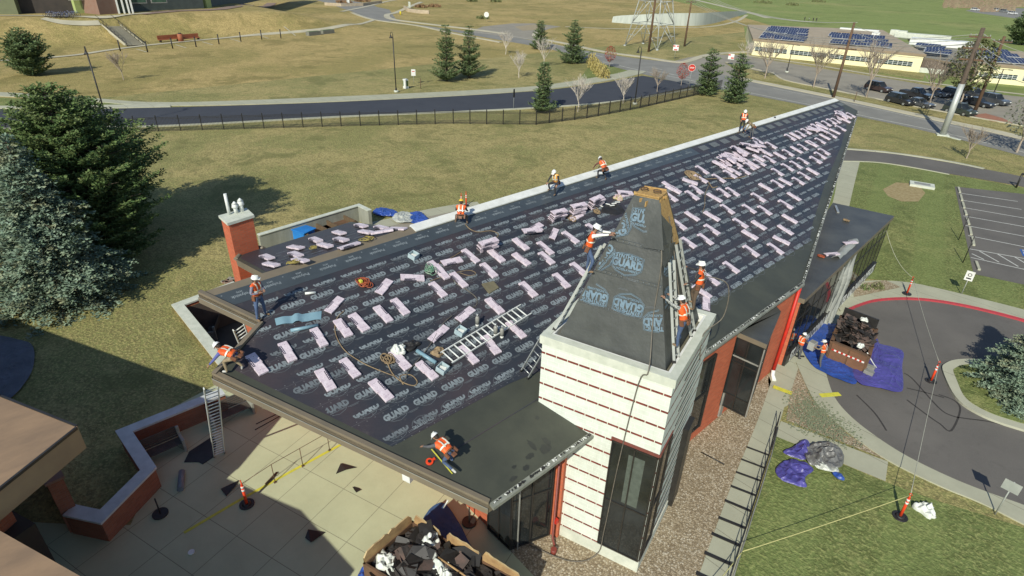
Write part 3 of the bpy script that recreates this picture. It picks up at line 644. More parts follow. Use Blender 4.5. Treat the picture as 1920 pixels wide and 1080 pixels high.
frame_panel(b, q[0], q[1], .9, bz-.28, 2, 1, n1); b.box((q[0]+q[1])/2*V((1, 1, 0))+V((0, 0, 3.6))+n1*.03, ((q[1]-q[0]).length, .06, .05), atan2((q[1]-q[0]).y, (q[1]-q[0]).x)); b.box((q[0]+q[1])/2*V((1, 1, 0))+V((0, 0, 1.7))+n1*.03, ((q[1]-q[0]).length, .06, .05), atan2((q[1]-q[0]).y, (q[1]-q[0]).x))
frame_panel(b, q[1], q[2], .9, bz-.28, 3, 3, n2); b.obj('frame', M_FRAME, bay, HO); b = MB(); b.box((q[0]+q[1])/2*V((1, 1, 0))+V((0, 0, 3.95))+n1*.06, ((q[1]-q[0]).length, .05, .06), atan2((q[1]-q[0]).y, (q[1]-q[0]).x)); b.box((q[1]+V((.06, -.04, 0)))*V((1, 1, 0))+V((0, 0, 2.9)), (.05, .05, 4.0), 0); b.obj('transom', M_FRAMEL, bay, HO)
X = -9.42; b = MB(); b.box((X+.02, 20.6, 2.9), (.06, 2.6, 4.2)); win = b.obj('window', M_GLASS, hall, HO)
b = MB(); frame_panel(b, (X, 19.3), (X, 21.9), .8, 5.0, 1, 2, V((1, 0, 0)), .12, .07); b.obj('frame', M_FRAME, win, HO)
b = MB(); b.box((X+.03, 24.1, .9), (.08, .3, 1.5)); b.obj('vent_panel', M_FRAMEL, hall, HO)
# front glazed corner
b = MB(); b.prism([(-12.1, 10.80), (-10.80, 10.80), (-10.28, 12.4), (-10.5, 12.45), (-11.0, 11.05), (-12.1, 11.0)], .12, 5.3); win = b.obj('window', M_GLASS, hall, HO)
b = MB(); frame_panel(b, (-10.8, 10.8), (-10.28, 12.4), .12, 5.3, 2, 2, V((.95, -.3, 0)), .05, .05); frame_panel(b, (-12.1, 10.8), (-10.8, 10.8), .12, 5.3, 2, 1, V((0, -1, 0)), .05, .04); b.obj('frame', M_FRAME, win, HO); b = MB(); b.box((-10.6, 11.0, 2.7), (.04, .04, 5.2)); b.obj('bright_mullion', M_FRAMEL, win, HO)
b = MB(); b.box((-10.2, 12.75, 2.7), (.36, .36, 5.4), .29); b.obj('corner_post', M_BRICK, hall, HO, uv=True)
b = MB(); b.tube([(-10.0, 12.35, 5.5), (-10.0, 12.35, .25), (-9.75, 12.2, .12)], .045, 6); b.tube([(-9.6, 12.0, .25), (-9.6, 12.0, 0)], .12, 8)
b.obj('red_standpipe', pm('brown_red_paint', (.25, .05, .035), (.18, .04, .03), 3, .5), hall, HO)
b = MB(); b.box((-10.05, 12.45, 5.0), (.12, .12, .14)); b.box((-9.95, 12.4, 1.2), (.16, .14, .2)); b.obj('alarm_box', [M_RED], hall, HO)
# red downspout by the entrance with its white boot
sp = [g(1446, 716, .3), V((-9.15, 30.15, 5.3))]
b = MB(); b.tube([V((-9.3, 30.12, 5.5)), V((-9.28, 30.0, 3)), V((-9.22, 29.6, .35))], .10, 6); spo = b.obj('downspout', [M_RED, M_BRICK], hall, HO, uv=True)
b = MB(); b.tube([V((-9.22, 29.6, .4)), V((-9.15, 29.5, .12)), V((-8.9, 29.2, .06))], .11, 8); b.obj('white_boot', M_WHITE, spo, HO)
# ------------------------------------------------------------------ tower
zt = 9.15; tA, tB, tC, tD = [V((x, y, 0)) for x, y in ((-11.282, 12.39), (-6.94, 13.711), (-8.187, 18.188), (-12.528, 16.867))]
tc = (tA+tC)/2; ea = (tB-tA).normalized(); eb = (tC-tB).normalized(); tr = atan2(ea.y, ea.x)
tower = thing('church_tower', 'square white block tower banded with red brick, capped by a black wrapped pyramid spire', 'tower', (tc.x, tc.y, 0)); TO = V(tower.location)
def tq(sx, sy, hw, z): return tc + ea*sx*hw + eb*sy*hw + V((0, 0, z))
def sqr(hw): return [(tq(a, c, hw, 0).x, tq(a, c, hw, 0).y) for a, c in ((-1, -1), (1, -1), (1, 1), (-1, 1))]
b = MB(); b.prism(sqr(2.27), .55, zt-.32, 0); b.obj('wall', M_TOWER, tower, TO, uv=True)
b = MB(); b.prism(sqr(2.31), 0, .55, 0); b.obj('plinth', M_CAP, tower, TO)
b = MB()
for k in range(4):
    a, c = ((-1, -1), (1, -1), (1, 1), (-1, 1))[k], ((1, -1), (1, 1), (-1, 1), (-1, -1))[k]
    def seg(o_, i_, z0, z1, mi):
        A, B_, C, D = tq(*a, o_, 0), tq(*c, o_, 0), tq(*c, i_, 0), tq(*a, i_, 0); b.prism([(p.x, p.y) for p in (A, B_, C, D)], z0, z1, mi)
    seg(2.34, 2.06, zt-.32, zt, 0); seg(2.055, 1.98, zt-.32, zt-.02, 1)
b.prism(sqr(2.0), zt-.45, zt-.30, 2); b.obj('parapet', [M_CAP, M_WHITE, pm('gutter_dirt', (.12, .115, .08), (.2, .19, .15), 3)], tower, TO)
# tall corner window: two glazed faces meeting at the front corner
f1 = lambda s, z, o=.012: tq(1, -1, 2.27, z) - ea*s - eb*o
f2 = lambda s, z, o=.012: tq(1, -1, 2.27, z) + eb*s + ea*o
b = MB()
def wpan(f, s0, s1, z0, z1, mi=0, o=.012, th=.1):
    a, c, d_, e = f(s0, z0, o), f(s1, z0, o), f(s1, z1, o), f(s0, z1, o); b.face([a, c, d_, e] if f is f2 else [c, a, e, d_], mi)
wpan(f1, .06, 1.62, .62, 5.85); wpan(f2, .06, 1.35, .62, 5.85)
cw = b.obj('corner_window', M_GLASS, tower, TO)
b = MB()
for f, s0, s1 in ((f1, .0, 1.62), (f2, 0, 1.35)):
    for z in (.62, 3.05, 5.85):
        P0, P1 = f(s0, z, .03), f(s1, z, .03); b.box((P0+P1)/2, ((P1-P0).length, .05, .055), atan2((P1-P0).y, (P1-P0).x))
    for s in (s0+.03, (s0+s1)/2 if f is f1 else s0+.45, s1):
        b.box((f(s, .62, .03)+f(s, 5.85, .03))/2, (.05, .05, 5.26), tr)
b.obj('frame', M_FRAME, cw, TO)
b = MB(); P0, P1 = f1(0, 5.95, .02), f1(1.66, 5.95, .02); b.box((P0+P1)/2, (1.7, .05, .11), tr); P0, P1 = f2(0, 5.95, .02), f2(1.4, 5.95, .02); b.box((P0+P1)/2, (1.4, .05, .11), tr+pi/2)
b.obj('lintel', pm('lintel_brick', (.19, .055, .04), (.15, .045, .03), 6, .8), cw, TO)
b = MB(); b.face([f1(.42, 3.2, .014), f1(1.0, 3.2, .014), f1(1.0, 5.5, .014), f1(.42, 5.5, .014)][::-1]); b.obj('blind', pm('green_blind', (.10, .12, .10), (.07, .085, .07), 6, .5), cw, TO)
b = MB()
for z in frange(1.0, 8.4, .655): b.box((f2(2.95, z-.02, .012)+f2(2.95, z-.02, .012))/2, (3.1, .02, .035), tr+pi/2)
b.obj('dark_band', M_FRAME, tower, TO)
b = MB(); P = f2(3.9, 2.4, .1); b.box(P, (.22, .9, 4.2), tr); b.obj('side_window', M_FRAME, tower, TO)
# spire
ZB, ZTp, HB, HTp = 9.05, 13.95, 1.86, .40
def sp_(sx, sy, z, o=0.0): return tq(sx, sy, HB+(HTp-HB)*(z-ZB)/(ZTp-ZB)+o, z)
def spgrid(mb, c0, c1, z0, z1, mi, o=0.0, nx=10, nz=14, amp=.03):
    vs = []; fs = []
    for j in range(nz+1):
        z = z0+(z1-z0)*j/nz
        for i in range(nx+1):
            t = i/nx; p = sp_(*c0, z, o).lerp(sp_(*c1, z, o), t); nr = ((p-tc)*V((1, 1, 0))).normalized()
            e = min(1, min(t, 1-t)*6); p = p + nr*(noise.noise(p*1.3)*amp*e+noise.noise(p*4)*amp*.4*e); vs.append(p)
    for j in range(nz):
        for i in range(nx): fs.append((j*(nx+1)+i, j*(nx+1)+i+1, (j+1)*(nx+1)+i+1, (j+1)*(nx+1)+i))
    mb.raw(vs, fs, mi, True)
c4 = [(-1, -1), (1, -1), (1, 1), (-1, 1)]
b = MB()
for k in (0, 2, 3): spgrid(b, c4[k], c4[(k+1) % 4], ZB, ZTp, 0)
spgrid(b, c4[1], c4[2], ZB, 12.2, 0); spire = b.obj('spire', M_WRAP, tower, TO)
b = MB(); spgrid(b, c4[1], c4[2], 12.2, ZTp, 0, -.02, 4, 4, 0); b.prism([(tq(x, y, .39, 0).x, tq(x, y, .39, 0).y) for x, y in c4], ZTp-.02, ZTp+.04, 0)
for k in range(14): a_ = k*.45; b.box(tq(cos(a_)*.9, sin(a_)*.9, .41, ZTp-.03-.07*(k % 3)), (.16+.08*(k % 4), .03, .07+.05*(k % 3)), tr+a_*.9, 0)
b.tube([tq(-.5, 0, .46, ZTp+.13)+V((cos(t)*.12, sin(t)*.12, 0)) for t in frange(0, 6.4, .8)], .02, 4, 1); b.tube([tq(.4, 0, .46, ZTp+.13)+V((cos(t)*.12, sin(t)*.12, 0)) for t in frange(0, 6.4, .8)], .02, 4, 1)
b.box(tq(0, -1, .40, ZTp+.07), (.8, .05, .05), tr, 0); b.box(tq(0, 1, .38, ZTp+.07), (.7, .05, .05), tr+.1, 0)
b.obj('board_sheathing', [M_OSB, M_WOOD], spire, TO)
b = MB()                                       # loose flaps of wrap near the top
for (A, B_, C, D) in (((1, -1, 13.9, .06), (1, -1, 12.6, .12), (.2, -1, 12.5, .04), (.1, -1, 13.7, .05)), ((1, -1, 13.6, .03), (1, -.2, 13.1, .22), (1, -.3, 12.2, .05), (1, -1, 12.1, .04)), ((1, -.95, 12.7, .04), (1, .15, 12.5, .14), (1, .1, 12.1, .04), (1, -.9, 12.0, .03))):
    b.face([sp_(q_[0], q_[1], q_[2], q_[3]) for q_ in (A, B_, C, D)])
b.obj('loose_wrap', M_WRAP, spire, TO)
def face_frame(k):                              # plane of one spire face
    a, c = c4[k], c4[(k+1) % 4]; A, B_ = sp_(*a, ZB), sp_(*c, ZB); T0 = (sp_(*a, ZTp)+sp_(*c, ZTp))/2
    ex = (B_-A).normalized(); mid = (A+B_)/2; up = (T0-mid).normalized(); return mid, ex, up, ex.cross(up).normalized()
def facelogo(mb, k, px, py, s=1.0, rot=0.0, zmax=99):
    mid, ex, up, nr = face_frame(k); c = onplane(px, py, mid+nr*.045, nr)
    def P(x, y): x, y = x*s, y*s; X_, Y_ = x*cos(rot)-y*sin(rot), x*sin(rot)+y*cos(rot); return c+ex*X_+up*Y_
    def keep(x, y):
        p = P(x, y); h = p.z; hw = HB+(HTp-HB)*(h-ZB)/(ZTp-ZB); r = p-tc; a = r.dot(ex); return abs(a) < hw-.02 and h < zmax
    s *= .86; stamp(mb, textmesh('SYNTHETIC', .22, .011, .86), P, 0, keep, 0, .25); stamp(mb, textmesh('GUARD', .40, .024, .86), P, 0, keep, 0, -.01)
    stamp(mb, textmesh('UNDERLAYMENT', .125, .004, .90), P, 0, keep, 0, -.24); v_, f_ = shield(1.1, .28, .42, .02, True); stamp(mb, (v_, f_), P, 0, keep); v_, f_ = shield(1.18, .31, .46, .012, True); stamp(mb, (v_, f_), P, 0, keep)
    stamp(mb, T_, P, 1, keep, .3, -.55)
b = MB()
facelogo(b, 0, 1176, 495); facelogo(b, 0, 1212, 412); facelogo(b, 0, 1178, 572, 1, pi); facelogo(b, 0, 1113, 553, 1, pi); facelogo(b, 0, 1163, 412, 1, radians(115)); facelogo(b, 0, 1128, 482, 1, radians(60)); facelogo(b, 0, 1236, 604, 1, radians(195))
facelogo(b, 1, 1253, 495, 1, 0, 12.1); facelogo(b, 1, 1271, 462, 1, 0, 12.1); facelogo(b, 1, 1250, 560, 1, 0, 12.1)
mid, ex, up, nr = face_frame(0)
for z in (10.35, 11.45, 12.5):                  # nailed laps
    for dz in (0, .1):
        b.tube([sp_(-1, -1, z+dz, .045).lerp(sp_(1, -1, z+dz, .045), t) for t in (.02, .98)], .006, 3, 1)
    n_ = int(22*(1-(z-ZB)/6))
    for i in range(n_): b.box(sp_(-1, -1, z+.05, .05).lerp(sp_(1, -1, z+.05, .05), (i+.5)/n_), (.035, .02, .035), tr, 1)
b.obj('spire_print', [M_PRINTB, M_PRINTD], spire, TO)
# ------------------------------------------------------------------ office wing
wing = thing('office_wing', 'low flat roofed wing with a dark glass front lettered in white', 'building', (-10.5, 40, 0)); WO = V(wing.location)
wf0, wf1 = V((-9.32, 31.0, 0)), V((-10.35, 48.6, 0)); wz = 4.5
b = MB(); fp = [wf0, wf1, g(1562, 380, wz), V((-12.5, 38.5, 0)), V((-9.9, 30.9, 0))]
b.prism([(p.x, p.y) for p in fp], 0, wz-.02, 1, 2); b.prism([(p.x+.18*(i in (0, 1)), p.y+.12*(i == 1)) for i, p in enumerate(fp)], wz-.28, wz, 1, 0); b.obj('wing_roof', [M_FASCIA, M_MEMB2, M_BRICK], wing, WO, uv=True)
d = (wf1-wf0).normalized(); o_ = V((d.y, -d.x, 0)); rz = atan2(d.y, d.x); Lw = (wf1-wf0).length
b = MB(); b.box((wf0+wf1)/2+o_*.02+V((0, 0, 2.05)), (Lw, .06, 4.1), rz); gl = b.obj('glass_front', M_GLASS, wing, WO)
b = MB()
for i in range(15): b.box(wf0+d*(Lw*i/14)+o_*.055+V((0, 0, 2.05)), (.045, .03, 4.1), rz)
for z in (3.0, .75): b.box((wf0+wf1)/2+o_*.06+V((0, 0, z)), (Lw, .03, .05), rz)
b.obj('mullions', M_FRAME, gl, WO)
b = MB(); b.box((wf0+wf1)/2+o_*.12+V((0, 0, .38)), (Lw, .1, .76), rz); b.obj('sign_band', M_FRAME, wing, WO)
b = MB(); tm = textmesh('ST. JOSEPH COMMUNITY CENTER AND PARISH OFFICES', .62, .03, 1.0); wd = max(v[0] for v in tm[0])-min(v[0] for v in tm[0]); k_ = (Lw-1.0)/wd
m0 = (wf0+wf1)/2+o_*.19+V((0, 0, .38)); P = lambda x, y: m0+d*x*k_+V((0, 0, y*1.5+.04)); stamp(b, tm, P, 0)
b.obj('lettering', M_WHITE, wing, WO)
b = MB(); b.box(wf1+V((-.6, .03, 2.2)), (1.3, .05, 4.2), 0); b.obj('end_wall', M_BRICK, wing, WO, uv=True)
# ------------------------------------------------------------------ brick chimney with flues
ch = thing('brick_chimney', 'red brick chimney with a white cap and three white flues behind the roof', 'chimney', (-25.6, 7.9, 0)); CO = V(ch.location)
zc = 10.05; cq = [g(413, 404, zc), g(428, 417, zc), g(473, 403, zc), g(460, 391, zc)]; cc_ = sum(cq, V((0, 0, 0)))/4
cb = [cc_+(p-cc_)*1.0 for p in cq]; b = MB(); b.prism([p.to_2d() for p in cb], 0, zc-.1, 0); b.obj('shaft', M_BRICK, ch, CO, uv=True)
b = MB(); b.prism([(cc_+(p-cc_)*1.12).to_2d() for p in cb], zc-.12, zc, 0); b.obj('cap', M_CAP, ch, CO)
for (px, py, h_, r_, hood) in ((430, 402, .95, .07, 0), (443, 399, .42, .09, 1), (454, 396, .5, .09, 1)):
    p = g(px, py, zc); b = MB(); b.tube([p, p+V((0, 0, h_))], r_, 8)
    if hood: b.tube([p+V((0, 0, h_*.55)), p+V((0, 0, h_*.62)), p+V((0, 0, h_))], [r_*1.1, r_*1.7, r_*1.3], 8); b.tube([p+V((0, 0, h_)), p+V((0, 0, h_+.12))], [r_*1.5, .01], 8)
    b.obj('flue', M_WHITEM, ch, CO)
# ------------------------------------------------------------------ parapet walls
def capped_wall(name, label, P, h, t, mat, capm, ins=.0, cat='wall', ct=.1, closed=False):
    P = [V((p[0], p[1], 0)) for p in P]; n = len(P); L = []; R_ = []; Lc = []; Rc = []
    for i, p in enumerate(P):
        d1 = (P[i]-P[i-1]).normalized() if i > 0 else (P[1]-P[0]).normalized(); d2 = (P[i+1]-P[i]).normalized() if i < n-1 else d1
        n1 = V((-d1.y, d1.x, 0)); n2 = V((-d2.y, d2.x, 0)); m = (n1+n2).normalized(); k = 1/max(.35, m.dot(n1))
        L.append(p+m*k*t/2); R_.append(p-m*k*t/2); Lc.append(p+m*k*(t/2+.06)); Rc.append(p-m*k*(t/2+.06))
    root = thing(name, label, cat, P[0]); o = V(P[0]); b = MB()
    for i in range(n-1): b.prism([L[i].to_2d(), L[i+1].to_2d(), R_[i+1].to_2d(), R_[i].to_2d()], 0, h, 0)
    b.obj('wall_body', mat, root, o, uv=True); b = MB()
    for i in range(n-1): b.prism([Lc[i].to_2d(), Lc[i+1].to_2d(), Rc[i+1].to_2d(), Rc[i].to_2d()], h, h+ct-.002*i, 0)
    b.obj('coping', capm, root, o); return root
hp = 1.15
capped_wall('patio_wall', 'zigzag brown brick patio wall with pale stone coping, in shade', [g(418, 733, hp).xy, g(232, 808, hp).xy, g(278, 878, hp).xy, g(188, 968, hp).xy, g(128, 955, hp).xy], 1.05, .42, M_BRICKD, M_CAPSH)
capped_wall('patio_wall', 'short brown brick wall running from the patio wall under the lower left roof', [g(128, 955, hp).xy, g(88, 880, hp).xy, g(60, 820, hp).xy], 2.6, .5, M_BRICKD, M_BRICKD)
capped_wall('courtyard_wall', 'sunken courtyard wall with bright white coping by the roof corner', [g(430, 692, .3).xy, g(333, 571, .3).xy, g(442, 530, .3).xy], .2, .5, M_BRICK, M_CAP)
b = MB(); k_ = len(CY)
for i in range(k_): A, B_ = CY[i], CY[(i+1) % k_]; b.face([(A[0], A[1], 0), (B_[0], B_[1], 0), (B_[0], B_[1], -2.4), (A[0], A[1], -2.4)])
tag(b.obj('courtyard_lining', pm('shade_toned_wall', (.13, .095, .07), (.09, .07, .055), 1.5, .9), None, V((CY[0][0], CY[0][1], 0)), uv=True), 'lining of the sunken courtyard, its shade painted into the dark wall colour', 'wall')  # wall colour darkened to stand in for the shade down in the courtyard
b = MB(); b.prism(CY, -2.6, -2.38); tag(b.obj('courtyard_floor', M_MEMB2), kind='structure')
M_CONW = pm('board_marked_concrete', (.34, .35, .29), (.25, .26, .215), 1.4, .85, .3, 8, st=(1, 1, .25))
yard = [g(484, 440, 1.45).xy, g(672, 384, 1.45).xy, g(693, 394, 1.45).xy]
capped_wall('yard_wall', 'grey concrete yard wall behind the rear roof, open at its far corner', yard, 1.4, .3, M_CONW, M_CAP, ct=.06)
# ------------------------------------------------------------------ church at the lower left (its bulk shades the patio)
cz = 6.2; chb = thing('neighbour_church', 'building with flat tan gravel roofs and deep pale fascia at the lower left', 'building', (-22, -4, 0)); NO = V(chb.location)
roof = [(-60, -17.5), (-24.12, -1.66), (-20.56, 0), (-18.5, -3.0), (-21, -14), (-50, -40)]
b = MB(); b.prism(roof, cz-.95, cz, 0, 1); b.obj('roof', [pm('tan_gravel_roof', (.30, .20, .12), (.22, .15, .095), 1.3, .9, .3, 10, st=(1, .4, 1)), pm('pale_fascia', (.36, .27, .15), (.30, .22, .13), 1, .7)], chb, NO)
b = MB()
for i in range(3): A = V((*roof[i], cz)); B_ = V((*roof[i+1], cz)); b.box((A+B_)/2+V((0, 0, -.02)), ((B_-A).length-.1, .08, .1), atan2((B_-A).y, (B_-A).x))
b.obj('roof_edge', M_FRAME, chb, NO)
b = MB(); b.prism([(-60, -20), (-25.6, -4.2), (-22.0, -2.6), (-19.4, -6.2), (-12.6, -3.0), (-11.5, -6), (-48, -38)], 0, 4.0, 0); b.obj('wall', M_BRICKD, chb, NO, uv=True)
r2 = [g(-80, 950, 5.6).xy, g(150, 1080, 5.6).xy, (-10.96, -.95), (-10, -6), (-20, -14), (-26, -8)]
b = MB(); b.prism(r2, 4.65, 5.6, 0, 1); b.obj('roof', [bpy.data.materials['tan_gravel_roof'], bpy.data.materials['pale_fascia']], chb, NO)

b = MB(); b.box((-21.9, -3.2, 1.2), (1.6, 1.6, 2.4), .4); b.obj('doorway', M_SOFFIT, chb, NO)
# ================================================================== ON THE ROOF
def wrap_mat():
    N = NT('pink_shingle_wrap', .42, 0, .5); p = N.objc()
    c = N.mix(N.step(N.noise(p, 5, 4, .6), .4, .65), (.72, .63, .67), (.58, .49, .54))
    v = N.n('ShaderNodeTexVoronoi'); N.l(N.scale(p, (1, 1.4, 1)), v.inputs['Vector']); v.inputs['Scale'].default_value = 7
    c = N.mix(N.math('LESS_THAN', v.outputs['Distance'], .13), c, (.12, .09, .12))
    c = N.mix(N.step(N.noise(p, 26, 2), .6, .7), c, (.82, .77, .79))
    c = N.mix(N.math('MULTIPLY', N.step(N.noise(p, 15, 3, .7), .52, .6), .55), c, (.50, .40, .46)); N.col(c); N.bump(N.noise(p, 9, 3), .3, .01); return N.m
M_WRAPP = wrap_mat(); M_SHING = pm('shingle_edge', (.09, .07, .075), (.05, .045, .05), 9, .9); M_LABEL = pm('label_ink', (.05, .05, .07), (.11, .10, .13), 14, .5, obj=True)
def bundle_mesh():
    b = MB(); b.rbox((-.235, .012, .042), (.53, .335, .082), .016); b.rbox((.235, -.012, .046), (.53, .335, .088), .016)
    b.face([(-.34, -.170, .0845), (.10, -.170, .092), (.10, -.085, .092), (-.34, -.085, .0855)], 1)
    b.box((-.10, -.175, .045), (.52, .014, .07), 0, 1)
    b.box((-.502, .012, .035), (.01, .3, .05), 0, 2)
    for k in range(5): b.box((-.28+.08*k, -.125, .0925), (.045, .03, .002), 0, 0)
    return b.mesh('shingle_bundle', [M_WRAPP, M_LABEL, M_SHING])
BM_ = bundle_mesh()
def bmat(x, y, z): return Matrix((x, y, z)).transposed()
ROOFM = bmat(RD, RL, RN)
def put_bundle(p, label, group, ang=0.0, base=ROOFM, sc=1.0):
    o = bpy.data.objects.new('shingle_bundle', BM_); COL.objects.link(o); o.location = p
    o.rotation_euler = (base @ Matrix.Rotation(ang, 3, 'Z')).to_euler()
    o.scale = (sc*rnd.uniform(.94, 1.03), sc*rnd.uniform(.92, 1.08)*rnd.choice((1, 1, -1)), rnd.uniform(.85, 1.25))
    return tag(o, label, 'shingle bundle', group)
GL = 'pink wrapped shingle bundles laid out down the slope'
LB = 'pink wrapped shingle bundle lying straight down the slope of the black main roof'
near = [(539,662),(598,635),(643,617),(673,607),(610,714),(656,692),(714,734),(718,591),(750,577),(821,545),(860,527),(927,576),(990,545),(967,620),(920,648),(878,667),(800,697),(882,482),(930,482),(916,509),(977,488),(818,505),(976,460),(1069,447),(1113,432),(1022,467),(1024,486),(1052,528),(1085,507),(1255,350),(1257,371),(1273,423)]
right_ = [(1305,357),(1297,368),(1347,336),(1316,320),(1339,372),(1356,363),(1373,361),(1297,407),(1334,407),(1363,394),(1404,393),(1433,396),(1421,372),(1435,353),(1457,346),(1472,342),(1496,341),(1507,331),(1523,323),(1488,370),(1472,385),(1480,412),(1457,324),(1476,315),(1492,310),(1505,303),(1529,302),(1537,293),(1544,286),(1523,271),(1505,277),(1493,282),(1477,288),(1462,293),(1442,300),(1424,306),(1405,313),(1395,322),(1377,323),(1363,317),(1347,310),(1368,328),(1445,274),(1481,259),(1491,256),(1501,252),(1511,248),(1524.6,243.6),(1533,241),(1538,235.5),(1549,233),(1558.4,229.4),(1567,227.4),(1584,226.7),(1588,219),(1595,217),(1575.4,241.6),(1564.5,247.7),(1558.4,255),(1546,258),(1537.4,265.3),(1520.5,270.7),(1545,285.6),(1537.4,293),(1529,301),(1542,246),(1334,432),(1322,450),(1290,457),(1387.5,420),(1422,424),(1405,442),(1472,432.5),(1453,468),(1407,472.5),(1370,503),(1332.5,525),(1315,549),(1387,297),(1368,295),(1425,282),(1437,288),(1422,298),(1400,303),(1356,302),(1380,308),(1412,310)]
for i, p in enumerate(near + right_):
    put_bundle(rf(*p, .02), LB, GL, radians(rnd.uniform(-4.5, 4.5)))
spec = [((482,685), 'pink shingle bundle beside the worker crouching at the left roof corner, half in his shadow', 4), ((627,574), 'pink shingle bundle turned crosswise right of the unrolled pale blue strip', 118), ((720,540), 'pink shingle bundle turned crosswise below the orange cord coil', 118), ((773,523), 'pink shingle bundle lying askew above and right of the orange cord coil', 60), ((847,492), 'pink shingle bundle lying along the slope line left of the big stack', 82), ((872,592), 'pink shingle bundle turned crosswise just above the flat ladder', 103), ((822,628), 'pink shingle bundle turned crosswise under the long dark cord', 108), ((750,677), 'pink shingle bundle under the white bag and tangled tan rope', 4), ((1038,441), 'pink shingle bundle tilted crosswise below the leftmost tall stack', 120), ((1293,342), 'pink shingle bundle lying askew beside the brown hose coil', 28), ((1313,337), 'pink shingle bundle half under the brown hose coil', 8), ((1464,452), 'pink shingle bundle turned slightly flat near the right roof corner', 14), ((1323,572), 'pink shingle bundle lying crosswise behind the tower parapet', 125), ((827,512), 'pink shingle bundle under the green hose coil', -3), ((1262,357), 'pink shingle bundle overlapping another right of the spire top', 12)]
for p, l, a in spec: put_bundle(rf(*p, .021), l, None, radians(a))
# stacks along the top
for (px, py, nn_, ang, nm) in ((912, 468, 5, 88, 'leftmost stack, below the yellow helmeted worker'), (1043, 414, 6, 90, 'second stack from the left, at the ridge'), (1081, 402, 6, 86, 'third stack from the left, at the ridge'), (1114, 388, 6, 91, 'stack nearest the spire, at the ridge')):
    for k in range(nn_):
        q = rf(px, py) + RN*(.015+.10*k) + RL*rnd.uniform(-.05, .05) + RD*rnd.uniform(-.04, .04)
        put_bundle(q, 'pink shingle bundle, %s of the %s' % (['lowest', 'second', 'third', 'fourth', 'fifth', 'topmost'][k] if k < nn_-1 else 'topmost', nm), None, radians(ang+rnd.uniform(-5, 5)))
for (px, py, k, a) in ((1000, 434, 0, 80), (1003, 432, 1, 98), (995, 440, 2, 74), (1167, 368, 0, 80), (1170, 366, 1, 60), (1080, 409, 0, 95)):
    put_bundle(rf(px, py, .02+.1*k), ('pink shingle bundle in the low loose pile right of the leftmost stack' if px < 1010 else 'pink shingle bundle lying loose close behind the spire'), 'loosely piled bundles' , radians(a))
for i in range(26):                              # the tumbled heap
    t = i/26; q = rf(1350+72*t+rnd.uniform(-8, 8), 313-40*t+rnd.uniform(-7, 7), .03+.1*rnd.randint(0, 3)); put_bundle(q, 'pink shingle bundle tumbled in the big ridge heap on the right half of the roof', 'bundles tumbled in the ridge heap', radians(rnd.uniform(-50, 90)), ROOFM @ Matrix.Rotation(rnd.uniform(-.12, .12), 3, 'X'))
for i in range(9): put_bundle(rf(1574+rnd.uniform(-6, 6), 219+rnd.uniform(-4, 4), .04+.1*(i//3)), 'pink shingle bundle in the small heap at the far tip of the roof', 'bundles heaped at the far roof tip', radians(rnd.uniform(-40, 90)))
for i in range(7): put_bundle(rf(1516+26*rnd.random(), 251-12*rnd.random(), .12), 'pink shingle bundle lying across others in the upper far row', 'bundles doubled up in the upper far row', radians(rnd.uniform(-20, 60)))
# rear roof bundles
REARM = bmat(V((cos(radians(11.5)), 0, sin(radians(11.5)))), RL, BN)
for (x, y, a) in ((1430,302,0),(1580,315,0),(1465,350,0),(1265,355,0),(1280,408,4),(1090,410,0),(1160,452,-4),(940,465,8),(940,518,0),(725,538,0),(757,595,3),(975,560,2)):
    put_bundle(bk(320+x/4, 350+y/4, .03), 'pink shingle bundle lying flat across the small rear roof', 'bundles on the small rear roof', radians(a+rnd.uniform(-5, 5)), REARM)
put_bundle(bk(655, 464, .04), 'long edge-on pink shingle bundle by the rear roof ridge', None, radians(92), REARM); put_bundle(bk(717, 438, .06), 'pink shingle bundle propped across another on the rear roof', None, radians(60), REARM); put_bundle(bk(746, 431, .03), 'pink shingle bundle at the far right end of the rear roof', None, radians(20), REARM)
for (px, py) in ((1559, 478), (1594, 456)):
    o = put_bundle(g(px, py, 4.63), 'pale shingle bundle weighting the mesh tarp, %s of two on the wing roof' % ('nearer' if px < 1570 else 'farther'), None, radians(60), Matrix.Identity(3))
M_ALUB = pm('bright_aluminium', (.72, .74, .70), (.6, .62, .58), 8, .4)
# ladders -------------------------------------------------------------------
def ladder(A, B_, label, wd=.42, side=None, rung=.3, mat=None, gap=.0, rr=.019):
    A, B_ = V(A), V(B_); d = (B_-A); L_ = d.length; d.normalize(); s = (side - d*side.dot(d)).normalized(); up = s.cross(d)
    root = thing('ladder', label, 'ladder', A); R = bmat(s, d, up); root.rotation_euler = R.to_euler(); mat = mat or M_ALU
    for sg in (-1, 1):
        b = MB(); b.box((sg*wd/2, L_/2, 0), (.035, L_, .085)); b.obj('rail', mat, root)
    b = MB(); n_ = int(L_/rung); b.tube([(-wd/2, 0, 0), (wd/2, 0, 0)], rr, 6); rm = b.mesh('rung', [mat])
    for i in range(n_): o = bpy.data.objects.new('rung', rm); COL.objects.link(o); o.parent = root; o.location = (0, .2+i*rung, 0)
    for sg in (-1, 1):
        b = MB(); b.box((sg*wd/2, .03, -.01), (.06, .09, .12)); b.obj('foot', M_BLACK, root)
    return root
ladder(rf(832, 677, .1), rf(985, 583, .1), 'aluminium extension ladder lying flat on the underlayment', .62, RD, rr=.032, mat=M_ALUB)
ladder(g(411, 852, .05), V((-18.25, 3.7, 7.35)), 'aluminium ladder leaning from the shaded patio up to the left roof corner', .44, V((.1, 1, 0)), rung=.38, rr=.02, mat=M_ALUB)
